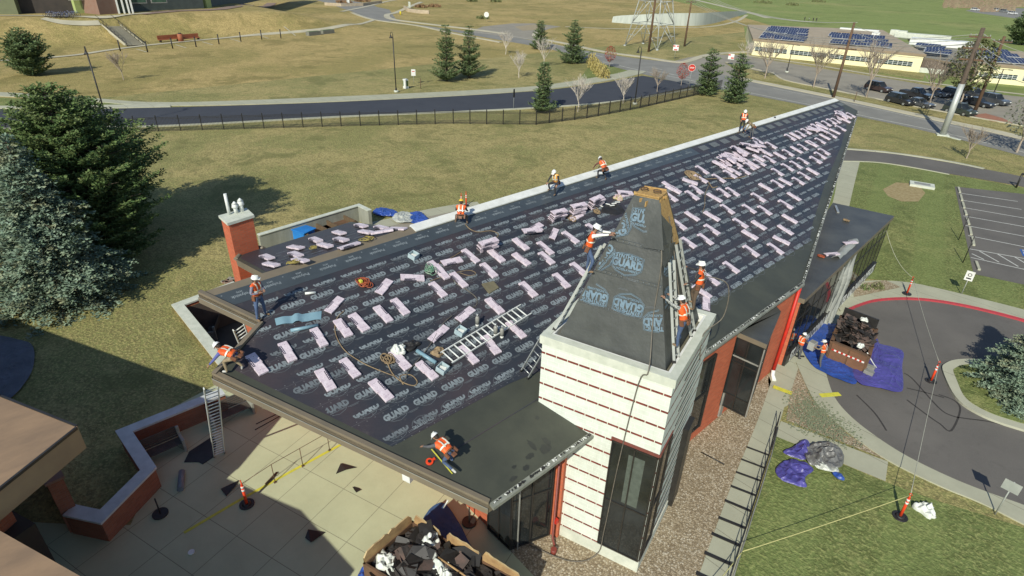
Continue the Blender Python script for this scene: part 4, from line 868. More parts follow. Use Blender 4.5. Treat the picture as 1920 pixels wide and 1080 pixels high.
ladder(V((-27.5, 8.2, -2.38)), g(447, 612, 7.7), 'aluminium ladder poking up from the courtyard beside the roof notch', .45, V((-.3, 1, 0)), rr=.024, mat=M_ALUB)
ladder(rf(982, 706, .1), tq(-1, -.55, 2.5, 8.6), 'aluminium ladder leaning on the left side of the tower', .4, RD)
def spf(px, py, o=0.1, k=1):
    mid, ex, up, nr = face_frame(k); return onplane(px, py, mid+nr*o, nr)
ladder(tq(1, -.62, 2.0, 9.1), sp_(1, -.5, 12.15, .2), 'aluminium ladder on the spire front edge carrying the worker in a checked shirt', .42, eb, mat=M_STEEL)
ladder(tq(1, .3, 2.0, 9.1), sp_(1, .2, 12.5, .2), 'aluminium ladder farther along the spire carrying the worker in brown trousers', .42, eb, mat=M_STEEL)
ladder(tq(-1.05, -.8, 2.0, 9.1), sp_(-1, -.9, 12.3, .12), 'aluminium ladder on the left edge of the spire', .4, eb, mat=M_STEEL)
# hoses and ropes -------------------------------------------------------------
def rope(name, label, cat, P, r, mat, n=6, group=None):
    P = smooth_line(P, n); b = MB(); o = P[0].copy(); b.tube(P, r, 5); ob = b.obj(name, mat, None, o); return tag(ob, label, cat, group)
def coil(name, label, cat, c, r, mat, turns=7, th=.014, base=ROOFM, tails=()):
    b = MB(); P = []; sd0 = rnd.random()*50; K = 11
    for i in range(turns*K):
        a = i*2*pi/K; t_ = i/K; rr = r*(.35+.75*abs(noise.noise(V((t_*.9, sd0, 3))))+.25*sin(i*.9+sd0)*noise.noise(V((t_, 1, sd0)))); ox = r*.9*noise.noise(V((t_*.55, sd0+9, 1))); oy = r*.9*noise.noise(V((t_*.55, 5, sd0)))
        P.append(V(c)+base @ V((cos(a)*rr*1.2+ox, sin(a)*rr*.9+oy, .02+.07*rnd.random())))
    P = smooth_line(P, 2)
    b.tube(P, th, 4)
    for t in tails: b.tube(smooth_line([P[-1]]+[V(q) for q in t], 5), th, 4)
    o = b.obj(name, mat, None, V(c)); return tag(o, label, cat)
M_HOSE = pm('tan_rope', (.30, .22, .12), (.2, .14, .08), 6, .8); M_HOSED = pm('grey_hose', (.16, .14, .11), (.1, .09, .07), 5, .6); M_CORD = pm('rust_orange_cord', (.36, .085, .03), (.25, .06, .025), 6, .6); M_GRN = pm('green_hose', (.10, .26, .16), (.3, .36, .28), 4, .5)
rope('air_hose', 'long dark air hose snaking from the roof centre down to the tangled rope', 'hose', [rf(*p, .03) for p in [(846, 515), (855, 532), (876, 545), (893, 560), (892, 574), (875, 582)]], .018, M_HOSED)
rope('air_hose', 'dark air hose running from the crosswise bundle over the pale blue roll', 'hose', [rf(*p, .09) for p in [(848, 594), (828, 612), (812, 640), (795, 664), (778, 684), (764, 700), (760, 712)]], .018, M_HOSED)
rope('air_hose', 'tan air hose curving past the left bundles down to the rope tangle', 'hose', [rf(*p, .05) for p in [(646, 584), (632, 598), (628, 620), (635, 642), (650, 662), (680, 682), (706, 694), (742, 708)]], .018, M_HOSE)
rope('air_hose', 'tan air hose looping from the worker with the yellow helmet', 'hose', [rf(*p, .04) for p in [(872, 421), (880, 430), (895, 436), (920, 434), (934, 440), (930, 447)]], .02, M_HOSE)
rope('safety_rope', 'tan safety rope trailing left of the leftmost bundle stack', 'rope', [rf(*p, .04) for p in [(870, 470), (850, 482), (835, 490), (828, 492), (820, 498)]], .014, M_HOSE)
rope('safety_rope', 'tan rope running to the loop below the green coil', 'rope', [rf(*p, .04) for p in [(806, 528), (830, 520), (856, 512), (880, 508), (892, 514), (880, 518), (862, 513)]], .014, M_HOSE)
coil('cord_coil', 'tangled rust orange cord coil lying on the left part of the roof', 'cord', rf(683, 534, .03), .3, M_CORD, 9, .02)
b = MB(); b.rbox(rf(676, 532, .14), (.16, .12, .12), .02); tag(b.obj('cord_reel_tag', M_YEL), 'small yellow plug box on the orange cord coil', 'plug')
coil('hose_coil', 'pale green hose coil with a red end near the crosswise bundles', 'hose', rf(806, 509, .1), .34, M_GRN, 8, .018)
coil('rope_tangle', 'tangled tan rope beside the white bag on the roof', 'rope', rf(727, 676, .05), .3, M_HOSE, 7, .022, tails=[[rf(735, 700, .03), rf(752, 716, .03), rf(775, 724, .03), rf(782, 716, .03), rf(770, 704, .03), rf(750, 706, .03), rf(756, 722, .03)]])
coil('rope_tangle', 'brown rope heap between the second and third stacks', 'rope', rf(1070, 411, .03), .3, M_HOSE, 8, .022)
coil('rope_tangle', 'tan rope heap between the third stack and the spire worker', 'rope', rf(1118, 398, .03), .3, M_HOSE, 6, .02)
coil('rope_tangle', 'large brown rope heap on the right half of the roof', 'rope', rf(1297, 331, .03), .5, M_HOSE, 9, .03, tails=[[rf(1325, 340, .03), rf(1335, 352, .03), rf(1345, 350, .03)], [rf(1355, 335, .03), rf(1380, 335, .03), rf(1400, 330, .03)]])
rope('air_hose', 'thin hose hanging down the slope right of the spire', 'hose', [rf(*p, .04) for p in [(1330, 346), (1322, 364), (1321, 385), (1317, 398)]], .016, M_HOSE)
coil('rope_tangle', 'yellow rope tangle on the small rear roof', 'rope', bk(552, 495, .04), .32, pm('yellow_rope', (.36, .30, .08), (.25, .2, .06), 4), 7, .02, REARM)
coil('rope_tangle', 'thin yellow rope between bundles on the rear roof', 'rope', bk(590, 467, .04), .3, bpy.data.materials['yellow_rope'], 4, .016, REARM)
coil('rope_tangle', 'yellow rope at the right end of the rear roof', 'rope', bk(687, 452, .04), .4, bpy.data.materials['yellow_rope'], 4, .018, REARM)
rope('tower_rope', 'grey climbing rope hanging from the spire down the banded tower face', 'rope', [sp_(.9, -1, 13.2, .05), sp_(.95, -1, 12.2, .07), sp_(.75, -1, 10.6, .05), tq(.62, -1, 2.36, 9.2), tq(.52, -1, 2.35, 8.6), tq(.42, -1, 2.33, 5), tq(.36, -1, 2.33, 1.5), tq(.3, -1, 2.5, .2), tq(0, -1, 3.2, .06), tq(-.5, -1, 3.4, .06)], .022, M_HOSED)
rope('tower_rope', 'second grey climbing rope down the right face of the spire', 'rope', [sp_(1, .2, 13.3, .04), sp_(1, .1, 12.2, .06), sp_(1, 0, 10.4, .06)], .02, M_HOSED)
rope('tower_rope', 'dark lifeline looping from the far ladder over the tower parapet', 'rope', [tq(1, .5, 1.9, 11.2), tq(1.4, .6, 1.9, 11.0), tq(1.45, .6, 1.9, 9.8), tq(1.2, .3, 1.95, 9.25), tq(1.23, .3, 1.95, 8.2)], .02, M_HOSED)
for i_, P_ in enumerate([[(500, 575), (470, 600), (450, 622)], [(860, 840), (845, 848)]]): pass
# small roof items ---------------------------------------------------------------
def strip_roll(name, label, pts, mat, thick=.01, waves=True):
    P = [rf(*p) for p in pts]; b = MB(); n_ = 14; vs = []; fs = []
    for i in range(n_+1):
        t = i/n_
        for j in (0, 1):
            p = P[0].lerp(P[1], t) if j == 0 else P[3].lerp(P[2], t); vs.append(p+RN*(.02+(.05*abs(sin(t*9))*(.4+noise.noise(V((t*3, j, 0)))) if waves else 0)+(.10 if .42 < t < .52 else 0)))
    for i in range(n_): fs.append((i*2, i*2+2, i*2+3, i*2+1))
    b.raw(vs, fs, 0, True); return tag(b.obj(name, mat, None, P[0]), label, 'membrane strip')
M_PALE = pm('pale_blue_film', (.22, .36, .42), (.17, .29, .35), 2, .4)
strip_roll('membrane_strip', 'unrolled pale blue membrane strip near the standing worker', [(515, 598), (603, 584), (602, 600), (518, 611)], M_PALE)
b = MB(); A, B_ = rf(545, 622, .06), rf(596, 612, .06); b.tube([A, B_], .065, 10); tag(b.obj('membrane_roll', M_PALE, None, A), 'thin pale blue membrane roll below the unrolled strip', 'roll')
b = MB(); A, B_ = rf(781, 660, .08), rf(817, 683, .08); b.tube([A, B_], .075, 10); b.tube([A+(A-B_)*.01, A-(B_-A)*.001], .02, 6); tag(b.obj('membrane_roll', M_PALE, None, A), 'fat pale blue membrane roll beside the tangled rope', 'roll')
b = MB(); A, B_ = rf(572, 552, .05), rf(592, 550, .05); b.tube([A, B_], .05, 8); tag(b.obj('sealant_tube', M_WHITE, None, A), 'white tube lying in the shadow beyond the standing worker', 'tube')
def crate(px, py, label, mat, s=.34, a=.3):
    root = thing('plastic_crate', label, 'crate', rf(px, py, .005)); root.rotation_euler = (ROOFM @ Matrix.Rotation(a, 3, 'Z')).to_euler(); b = MB()
    for (x, y, w_, d) in ((s/2, 0, .02, s), (-s/2, 0, .02, s), (0, s/2, s+.02, .02), (0, -s/2, s+.02, .02)): b.box((x, y, .12), (w_, d, .22))
    b.box((0, 0, .015), (s, s, .02)); b.obj('crate_body', mat, root); b = MB(); b.rbox((0, 0, .07), (s*.75, s*.7, .1), .02, .3); b.obj('contents', M_WHITE, root)
M_BKT = pm('pale_plastic', (.42, .52, .54), (.34, .44, .47), 4, .4)
crate(775, 483, 'small pale crate alone on the upper slope left of the bundles', M_BKT); crate(863, 625, 'pale turquoise crate above the flat ladder', M_BKT); crate(829, 695, 'open pale crate below the foot of the flat ladder', M_BKT)
for (px, py, w_) in ((895, 611, 'upper left'), (929, 629, 'middle'), (941, 633, 'lower right')):
    root = thing('gas_canister', 'grey canister standing by the flat ladder, %s of three' % w_, 'canister', rf(px, py, 0)); b = MB()
    b.tube([(0, 0, .0), (0, 0, .1)], .075, 10, 1); b.tube([(0, 0, .1), (0, 0, .38), (0, 0, .44), (0, 0, .46)], [.085, .085, .06, .03], 10); b.obj('canister_body', [M_FRAMEL, M_WHITE], root); b = MB(); b.tube([(0, 0, .46), (0, 0, .54)], .035, 8); b.box((0, 0, .55), (.09, .04, .03)); b.obj('valve', M_ALU, root)
b = MB(); q = [rf(*p, .07) for p in [(903, 534), (925, 529), (935, 541), (917, 552)]]; b.slab(q, RN, .06); tag(b.obj('folded_mat', pm('brown_mat', (.17, .15, .09), (.13, .115, .07), 5, .9), None, q[0]), 'folded square olive brown mat on the roof centre', 'mat')
def blob(name, label, cat, c, r, mat, base=None, seed=1, zs=.5, flat=False, nu=26, nv=14, amp=.5, group=None):
    b = MB(); base = base or Matrix.Identity(3); vs = []; fs = []
    rx, ry = (r if hasattr(r, '__len__') else (r, r))
    for i in range(nv+1):
        ph = pi/2*i/nv
        for j in range(nu):
            t = 2*pi*j/nu; k = 1+amp*noise.noise(V((cos(t)*1.3, sin(t)*1.3, seed)))+.25*amp*noise.noise(V((cos(t)*4, sin(t)*4, seed+5)))
            p = V((rx*sin(ph)*cos(t)*k, ry*sin(ph)*sin(t)*k, 0)); zz = cos(ph)**.7*max(rx, ry)*zs*(.7+.9*noise.noise(V((p.x*2.4/max(rx, ry), p.y*2.4/max(rx, ry), seed*3))))
            zz += .14*max(rx, ry)*zs*noise.noise(V((p.x*7/max(rx, ry), p.y*7/max(rx, ry), seed)))*sin(ph)*2
            if i == nv: zz = 0
            vs.append(V(c)+base @ V((p.x, p.y, max(.004, zz))))
    for i in range(nv):
        for j in range(nu): fs.append((i*nu+j, (i+1)*nu+j, (i+1)*nu+(j+1) % nu, i*nu+(j+1) % nu))
    b.raw(vs, fs, 0, True); return tag(b.obj(name, mat, None, V(c)), label, cat, group)
blob('plastic_bag', 'crumpled white bag on top of the tangled rope and bundle', 'bag', rf(746, 660, .1), .26, M_BAG, ROOFM, 2, .8)
blob('tool_bag', 'black tool bag with tan straps right of the white bag', 'bag', rf(768, 650, .02), (.2, .4), M_BLACK, ROOFM, 4, .5)
blob('rope_sack', 'small brown sack at the lower end of the flat ladder', 'sack', rf(822, 662, .02), .24, M_HOSE, ROOFM, 6, .7)
blob('roofing_scraps', 'pink and yellow torn wrappers heaped beside the spire top', 'wrappers', rf(1158, 372, .02), (.25, .34), pm('torn_pink_wrap', (.5, .34, .36), (.45, .42, .15), 7), ROOFM, 9, .5)
blob('roofing_scraps', 'black bag and white scraps spread beneath the spire worker', 'wrappers', rf(1150, 392, .01), (.5, .8), M_BLACK, ROOFM, 12, .12)
for i in range(5):
    b = MB(); p = rf(1127+8*i+rnd.uniform(-4, 4), 392-2.5*i+rnd.uniform(-5, 5), .12); b.rbox(p, (.28, .08, .04), .01, rnd.random()*3); tag(b.obj('wrapper_scrap', M_WHITE, None, p), 'small white wrapper scrap on the black bag by the spire', 'scrap', 'white wrapper scraps by the spire')
# tape measure kneeling man's: orange case and yellow blade
root = thing('tape_measure', 'orange tape measure reel with its yellow blade pulled out on the bare membrane', 'tape measure', rf(805, 867, 0)); root.rotation_euler = ROOFM.to_euler()
b = MB(); b.tube([(0, 0, .01), (0, 0, .07)], .12, 14); b.box((.0, .15, .04), (.08, .12, .04)); b.obj('reel_case', M_ORG, root); b = MB(); b.tube([(0, 0, .07), (0, 0, .076)], .06, 12); b.obj('reel_hub', M_BLACK, root)
b = MB(); A, B_ = rf(808, 846, .12), rf(848, 889, .02); d_ = (B_-A).normalized().cross(RN)*.02; b.face([A-d_, A+d_, B_+d_, B_-d_]); tag(b.obj('measuring_blade', M_YEL, None, A), 'yellow measuring blade held by the kneeling man', 'tape')
b = MB(); q = RP(.55, 37.4, .03); b.box(rf(1452, 205+17, .1), (.12, .12, .1)); tag(b.obj('small_box', M_BLACK, None, rf(1452, 222)), 'tiny dark object on the far gutter board', 'box')
b = MB(); q = g(1569, 392, 4.53); b.box(q, (1.5, .16, .08), radians(-62)); tag(b.obj('batten', M_ALU, None, q), 'pale batten lying near the far edge of the wing roof', 'batten')
for (px, py) in ((1586, 414), (1539, 481)): coil('cord_coil', 'small orange rope coil on the wing roof, %s one' % ('farther' if py < 450 else 'nearer'), 'rope', g(px, py, 4.52), .22, M_CORD if py > 450 else M_HOSE, 5, .03, Matrix.Identity(3))
# mesh tarp hanging over the wing
b = MB(); n_ = 22; vs = []; fs = []; L_ = [g(1556, 488, 4.6), g(1550, 500, 4.52)+V((.25, 0, -.1)), g(1520, 700, .1)+V((-.6, 1.2, 0))]; R_ = [g(1596, 453, 4.6), g(1598, 462, 4.52)+V((.25, 0, -.1)), g(1541, 676, .1)+V((-.7, 1.6, 0))]
L_ = [g(1556, 484, 4.56), g(1571, 483, 4.55), g(1562, 520, 3.3), g(1547, 566, 1.4), g(1526, 604, .1)]; R_ = [g(1590, 450, 4.56), g(1608, 452, 4.55), g(1590, 505, 3.0), g(1570, 558, 1.2), g(1556, 606, .1)]
Ls, Rs = smooth_line(L_, 6), smooth_line(R_, 6)
for i in range(len(Ls)):
    for j in range(n_+1):
        t = j/n_; p = Ls[i].lerp(Rs[i], t); a = max(.015, min(1, (i-7)/6)*.16); vs.append(p+V((1, -.05, 0))*((.12 if i > 6 else 0)+a*sin(t*19+i*.22)+a*.6*sin(t*41+2)+.05)+V((0, 0, .03 if i <= 6 else 0)))
for i in range(len(Ls)-1):
    for j in range(n_): fs.append((i*(n_+1)+j, i*(n_+1)+j+1, (i+1)*(n_+1)+j+1, (i+1)*(n_+1)+j))
b.raw(vs, fs, 0, True); tag(b.obj('mesh_tarp', M_MESH, None, Ls[0]), 'long pale mesh tarp draped down the dark glass front of the wing', 'tarp')
# ================================================================== PEOPLE
M_SKIN = pm('skin', (.34, .19, .12), (.29, .155, .095), 9, .6); M_HAIR = pm('dark_hair', (.02, .014, .01), (.03, .02, .015), 20, .7)
M_HAT = pm('white_hard_hat', (.80, .81, .78), (.72, .73, .7), 3, .3); M_HATY = pm('yellow_hard_hat', (.75, .5, .04), (.65, .43, .04), 3, .3)
M_VEST = pm('orange_vest', (.85, .14, .02), (.72, .10, .02), 6, .6); M_VESTY = pm('amber_vest', (.80, .42, .09), (.7, .34, .07), 6, .6); M_REFL = pm('reflective_tape', (.78, .80, .68), (.62, .64, .5), 8, .35)
M_JEANS = pm('blue_denim', (.075, .115, .21), (.05, .08, .15), 9, .85); M_GREYP = pm('grey_trousers', (.10, .105, .11), (.07, .07, .08), 8, .85); M_BROWNP = pm('brown_trousers', (.13, .09, .06), (.09, .065, .045), 8, .85); M_BLACKC = pm('black_cloth', (.02, .02, .024), (.035, .035, .04), 8, .85)
M_GREYS = pm('grey_shirt', (.22, .21, .27), (.17, .165, .21), 8, .85); M_BLUES = pm('blue_shirt', (.10, .12, .34), (.08, .09, .26), 8, .85); M_CHECK = pm('checked_shirt', (.42, .43, .40), (.10, .11, .10), 34, .85, lo=.45, hi=.55); M_TANS = pm('tan_shirt', (.30, .24, .15), (.22, .17, .10), 8, .85)
M_BOOT = pm('tan_boots', (.24, .16, .09), (.17, .11, .06), 9, .8); M_LEATHER = pm('brown_leather', (.20, .085, .04), (.13, .055, .03), 8, .6); M_WBOOT = pm('white_shoes', (.55, .55, .5), (.4, .4, .38), 9, .7)
def nrm(*a): return V(a).normalized()
def pose(lean=0, head=0, armR=None, armL=None, legR=None, legL=None, twist=0):
    J = {}; t = V((0, sin(lean), cos(lean))); hip = V((0, 0, 0)); J['pelvis'] = hip; J['belly'] = hip+t*.2; J['chest'] = hip+t*.40; J['neck'] = hip+t*.54
    h = V((0, sin(lean+head), cos(lean+head))); J['head'] = J['neck']+h*.15; J['crown'] = J['head']+h*.075; J['hdir'] = h
    Rz = Matrix.Rotation(twist, 3, 'Z')
    for s, arm, leg, k in ((1, armR, legR, 'R'), (-1, armL, legL, 'L')):
        sh = J['chest']+t*.07+Rz @ V((s*.185, 0, 0)); J['sh'+k] = sh
        a1, a2 = arm or (nrm(s*.2, .05, -1), nrm(s*.05, .3, -1)); J['el'+k] = sh+V(a1).normalized()*.29; J['wr'+k] = J['el'+k]+V(a2).normalized()*.25; J['hd'+k] = V(a2).normalized()
        hp_ = V((s*.095, 0, -.04)); J['hip'+k] = hp_; l1, l2, ft = leg or (nrm(s*.08, .03, -1), nrm(s*.03, -.05, -1), nrm(s*.2, 1, -.1))
        J['kn'+k] = hp_+V(l1).normalized()*.43; J['an'+k] = J['kn'+k]+V(l2).normalized()*.40; J['to'+k] = J['an'+k]+V(ft).normalized()*.17
    mz = min(J[q].z for q in ('anR', 'anL', 'knR', 'knL', 'toR', 'toL'))-.055
    for q in J:
        if q not in ('hdir', 'hdR', 'hdL'): J[q] = J[q]-V((0, 0, mz))
    J['lean'] = t; return J
RAD = dict(pelvis=.135, belly=.13, chest=.145, neck=.06, head=.088, crown=.075, sh=.068, el=.047, wr=.032, hip=.10, kn=.062, an=.043, to=.036)
BON = [('pelvis', 'belly', 1), ('belly', 'chest', 1), ('chest', 'neck', 1), ('neck', 'head', 0), ('head', 'crown', 0)] + [x for k in 'RL' for x in (('chest', 'sh'+k, 1), ('sh'+k, 'el'+k, 4), ('el'+k, 'wr'+k, 4), ('pelvis', 'hip'+k, 2), ('hip'+k, 'kn'+k, 2), ('kn'+k, 'an'+k, 2), ('an'+k, 'to'+k, 3))]
def rk(q): return RAD.get(q) or RAD[q[:-1]]
def person(label, loc, rz, J, shirt, pants, boots=None, vest=None, hat=None, belt=True, look=0.0, holds=None, sc=1.0):
    boots = boots or M_BOOT; vest = vest or M_VEST; hat = hat or M_HAT
    root = thing('person', label, 'person', loc, rz); root.scale = (sc,)*3
    names = ['pelvis', 'belly', 'chest', 'neck', 'head', 'crown']+[q+k for k in 'RL' for q in ('sh', 'el', 'wr', 'hip', 'kn', 'an', 'to')]
    me = bpy.data.meshes.new('p'); idx = {q: i for i, q in enumerate(names)}
    me.from_pydata([J[q] for q in names], [(idx[a], idx[c]) for a, c, _ in BON], [])
    o = bpy.data.objects.new('p', me); COL.objects.link(o); md = o.modifiers.new('s', 'SKIN'); md.use_smooth_shade = True; md.branch_smoothing = .3
    for q in names: r = rk(q); me.skin_vertices[0].data[idx[q]].radius = (r*1.18 if q in ('pelvis', 'belly', 'chest') else r, r*.82 if q in ('pelvis', 'belly', 'chest') else r)
    me.skin_vertices[0].data[0].use_root = True
    ss = o.modifiers.new('u', 'SUBSURF'); ss.levels = 2; ss.render_levels = 2
    ev = bpy.data.meshes.new_from_object(o.evaluated_get(bpy.context.evaluated_depsgraph_get())); bpy.data.objects.remove(o)
    def near(p):
        best = (9, 0, None)
        for a, c, m in BON:
            A, B_ = J[a], J[c]; d = B_-A; t = max(0, min(1, (p-A).dot(d)/max(1e-6, d.length_squared))); q = (p-(A+d*t)).length/(rk(a)*(1-t)+rk(c)*t)
            if q < best[0]: best = (q, m, (a, c, t))
        return best
    b = MB(); vs = [v.co.copy() for v in ev.vertices]; vn = [v.normal.copy() for v in ev.vertices]; vb = MB()
    n0 = len(b.v); b.v += [tuple(p) for p in vs]; vm = {}
    for p in ev.polygons:
        q, m, bone = near(p.center); mi = {0: 0, 1: 1, 2: 2, 3: 3, 4: 1}[m]
        b.f.append(tuple(p.vertices)); b.m.append(mi); b.sm.append(True)
        if vest and (m == 1) and bone[0] != 'x' and not (bone[0] == 'pelvis' and bone[2] < .35):
            rel = p.center-J['chest']; ax = abs(rel.x); up_ = rel.dot(J['lean']); strp = 0
            vb.face([vs[i]+vn[i]*.018 for i in p.vertices], 1 if strp else 0, True)
    for k in 'RL':                             # hands: palm, four bent fingers, thumb
        w_ = J['wr'+k]; d = J['hd'+k]; s_ = d.cross(V((0, 0, 1))); s_ = s_.normalized() if s_.length > .1 else V((1, 0, 0)); dn = d.cross(s_).normalized(); dn = dn if dn.z < 0 else -dn
        b.rbox(w_+d*.05, (.078, .095, .03), .012, 0, 0, Matrix((s_, d, s_.cross(d))).transposed())
        for i in range(4):
            base = w_+d*.085+s_*(.03-.02*i); L_ = (.062, .075, .07, .055)[i]
            b.tube([base, base+d*L_*.5+dn*.008, base+d*L_*.8+dn*L_*.4, base+d*L_*.8+dn*L_*.8], [.0105, .0095, .0085, .006], 5, 0)
        base = w_+d*.03+s_*(.036 if k == 'L' else -.036); sg = 1 if k == 'L' else -1
        b.tube([base, base+s_*sg*.028+d*.03, base+s_*sg*.03+d*.062+dn*.01], [.012, .010, .007], 5, 0)
    b.obj('body', [M_SKIN, shirt, pants, boots], root)
    if vb.f:
        t = J['lean']; sx = V((1, 0, 0)); sy = t.cross(sx); c = J['chest']
        def band(pts, hw, side):
            for i in range(len(pts)-1):
                a_, c_ = pts[i], pts[i+1]; vb.face([a_-side*hw, c_-side*hw, c_+side*hw, a_+side*hw], 1)
        if vest is not M_BLACKC and vest is not M_TANS:
            band([c-t*.14+sx*cos(q_)*.205+sy*sin(q_)*.148 for q_ in [i*2*pi/20 for i in range(21)]], .026, t)
            for s_ in (-1, 1): band([c-t*.20+sy*s_*.150+sx*0, c-t*.02+sy*s_*.152, c+t*.10+sy*s_*.105][:0] or [c-t*.2+sx*.085+sy*s_*.148, c-t*.02+sx*.085+sy*s_*.152, c+t*.10+sx*.085+sy*s_*.11, c+t*.165+sx*.085], .024, sx); band([c-t*.2-sx*.085+sy*s_*.148, c-t*.02-sx*.085+sy*s_*.152, c+t*.10-sx*.085+sy*s_*.11, c+t*.165-sx*.085], .024, sx)
        vb.obj('safety_vest', [vest, M_REFL], root)
    h = J['hdir']; fw = (V((0, 1, 0))-h*h.y).normalized() if abs(h.y) < .95 else V((0, 0, -1)); fw = Matrix.Rotation(look, 3, h) @ fw; sd_ = fw.cross(h); R = bmat(sd_, fw, h); hc = J['head']
    b = MB(); b.ball(hc+h*.035, (.118, .135, .115), 0, 16, 7, half=True, R=R); b.tube([hc+h*.032, hc+h*.045], .127, 16); b.rbox(hc+h*.035+fw*.13, (.16, .09, .012), .005, 0, 0, R); b.box(hc+h*.145, (.02, .2, .02), 0, 0, R); b.obj('hard_hat', hat, root)
    b = MB(); b.ball(hc-fw*.02, (.092, .092, .10), 0, 12, 8, R=R @ Matrix.Rotation(radians(-25), 3, 'X'), half=True); b.ball(hc-fw*.035-h*.03, (.08, .07, .09), 0, 10, 6, R=R); b.obj('hair', M_HAIR, root)
    b = MB(); f0 = hc+fw*.084
    b.ball(f0-h*.018, (.013, .02, .02), 0, 6, 5, R=R)
    for s in (-1, 1): b.ball(f0+h*.008+sd_*s*.03-fw*.008, .010, 1, 6, 5); b.ball(hc+sd_*s*.088, (.012, .02, .03), 0, 6, 5, R=R)
    b.box(f0-h*.052-fw*.004, (.042, .012, .008), 0, 2, R); b.obj('face', [M_SKIN, M_HAIR, pm('lips', (.2, .07, .05))] if 'lips' not in bpy.data.materials else [M_SKIN, M_HAIR, bpy.data.materials['lips']], root)
    if belt:
        b = MB(); t = J['lean']; c = J['pelvis']+t*.06; sx = V((1, 0, 0)); sy = t.cross(sx); P = [c+sx*cos(a)*.178+sy*sin(a)*.13 for a in [i*2*pi/14 for i in range(15)]]; b.tube(P, .026, 5)
        for s in (-1, 1): b.rbox(c+sx*s*.19-t*.08, (.07, .13, .2), .02, 0, 0, bmat(sx, sy, t))
        b.rbox(c-V((0, .14, 0))-t*.06, (.16, .06, .14), .02, 0, 0, bmat(sx, sy, t)); b.obj('tool_belt', M_LEATHER, root)
        b = MB()
        for s in (-1, 1): b.tube([J['chest']+t*.13+sx*s*.10, J['chest']+V((0, -.15, 0))+sx*s*.05, c-V((0, .14, 0))], .012, 4)
        b.obj('harness', M_BLACK, root)
    return root, J
def heading(ang): return ang - pi/2           # local +y turned to world angle
ST = pose
L0 = nrm
# 1 standing, facing camera-left
person('man standing on the roof by the unrolled pale blue strip, orange vest, jeans', rf(491, 597), radians(-62), pose(.04, .15, (L0(.45, .05, -1), L0(-.7, .75, .1)), (L0(-.45, .05, -1), L0(.7, .75, .1)), (L0(.22, .05, -1), L0(.08, -.05, -1), L0(.3, 1, -.2)), (L0(-.22, .05, -1), L0(-.06, -.05, -1), L0(-.4, 1, -.2))), M_GREYS, M_JEANS, look=.5)
# 2 crouching, reaching down at the left corner
kneel = (L0(.15, .75, -.55), L0(.05, -.75, -.65), L0(.1, .3, -1)); kneelL = (L0(-.15, .85, -.3), L0(-.05, -.15, -1), L0(-.1, 1, -.1)); kneelD = (L0(.1, .35, -1), L0(.05, -1, -.12), L0(0, -1, -.3))
person('man crouching at the left roof corner reaching over the edge, blue sleeves', rf(452, 702), radians(125), pose(1.25, -.3, (L0(.5, .8, -.6), L0(.2, 1, -.5)), (L0(-.6, .6, -.8), L0(-.3, .8, -.9)), kneel, kneelL), M_BLUES, M_TANS, M_WBOOT)
# 3 kneeling with tape measure
person('man kneeling on the bare membrane with a tape measure, orange vest', rf(846, 880), radians(100), pose(1.2, -.2, (L0(.3, .5, -1), L0(.15, .5, -1)), (L0(-.4, .9, -.5), L0(0, 1, -.5)), (L0(.25, .7, -.5), L0(.1, -.5, -1), L0(.1, 1, -.2)), (L0(-.1, .5, -.9), L0(-.05, -1, -.15), L0(0, -1, -.3))), M_GREYP, M_JEANS, M_WBOOT)
# 4 yellow hat, squatting with back to camera
sq = (L0(.35, .9, -.1), L0(.1, -.55, -1), L0(.1, 1, -.1)); sqL = (L0(-.35, .9, -.1), L0(-.1, -.55, -1), L0(-.1, 1, -.1))
person('man squatting at the ridge with his back turned, orange vest, yellow hard hat', rf(864, 424), radians(45), pose(.55, -.1, (L0(.3, .6, -1), L0(0, 1, -.4)), (L0(-.3, .6, -1), L0(0, 1, -.4)), sq, sqL), M_BLACKC, M_BROWNP, hat=M_HATY)
# 5, 6 at the ridge
person('man squatting at the ridge right of the yellow hatted man, amber vest', rf(1042, 362), radians(-170), pose(.4, .3, (L0(.4, .5, -1), L0(-.1, .9, -.7)), (L0(-.4, .3, -1), L0(-.1, .8, -.8)), sq, kneelL), M_BLACKC, M_BLACKC, vest=M_VESTY)
person('man bending at the ridge above the tall stacks, maroon sleeves, orange vest, white hard hat', rf(1132, 341), radians(80), pose(.75, .2, (L0(.1, .8, -.9), L0(-.1, .9, -.9)), (L0(-.3, .9, -.7), L0(0, .8, -1)), kneel, kneelL), pm('maroon_shirt', (.16, .06, .05), (.12, .05, .04), 8), M_BLACKC)
# 7, 8 far ones
person('man standing at the far ridge, orange vest, white hard hat, dark trousers', rf(1389, 249), radians(-150), pose(.06, .4, (L0(.35, .3, -1), L0(-.3, 1, -.6)), (L0(-.35, .2, -1), L0(.3, 1, -.5))), M_BLACKC, M_BLACKC)
person('man bending beside the standing man at the far ridge, tan shirt', rf(1408, 260), radians(140), pose(.95, .1, (L0(.2, .5, -1), L0(0, .6, -1)), (L0(-.2, .5, -1), L0(0, .6, -1)), (L0(.25, .15, -1), L0(.1, -.2, -1), L0(.2, 1, -.2)), (L0(-.25, .15, -1), L0(-.1, -.2, -1), L0(-.2, 1, -.2))), M_TANS, M_GREYP, vest=M_TANS)
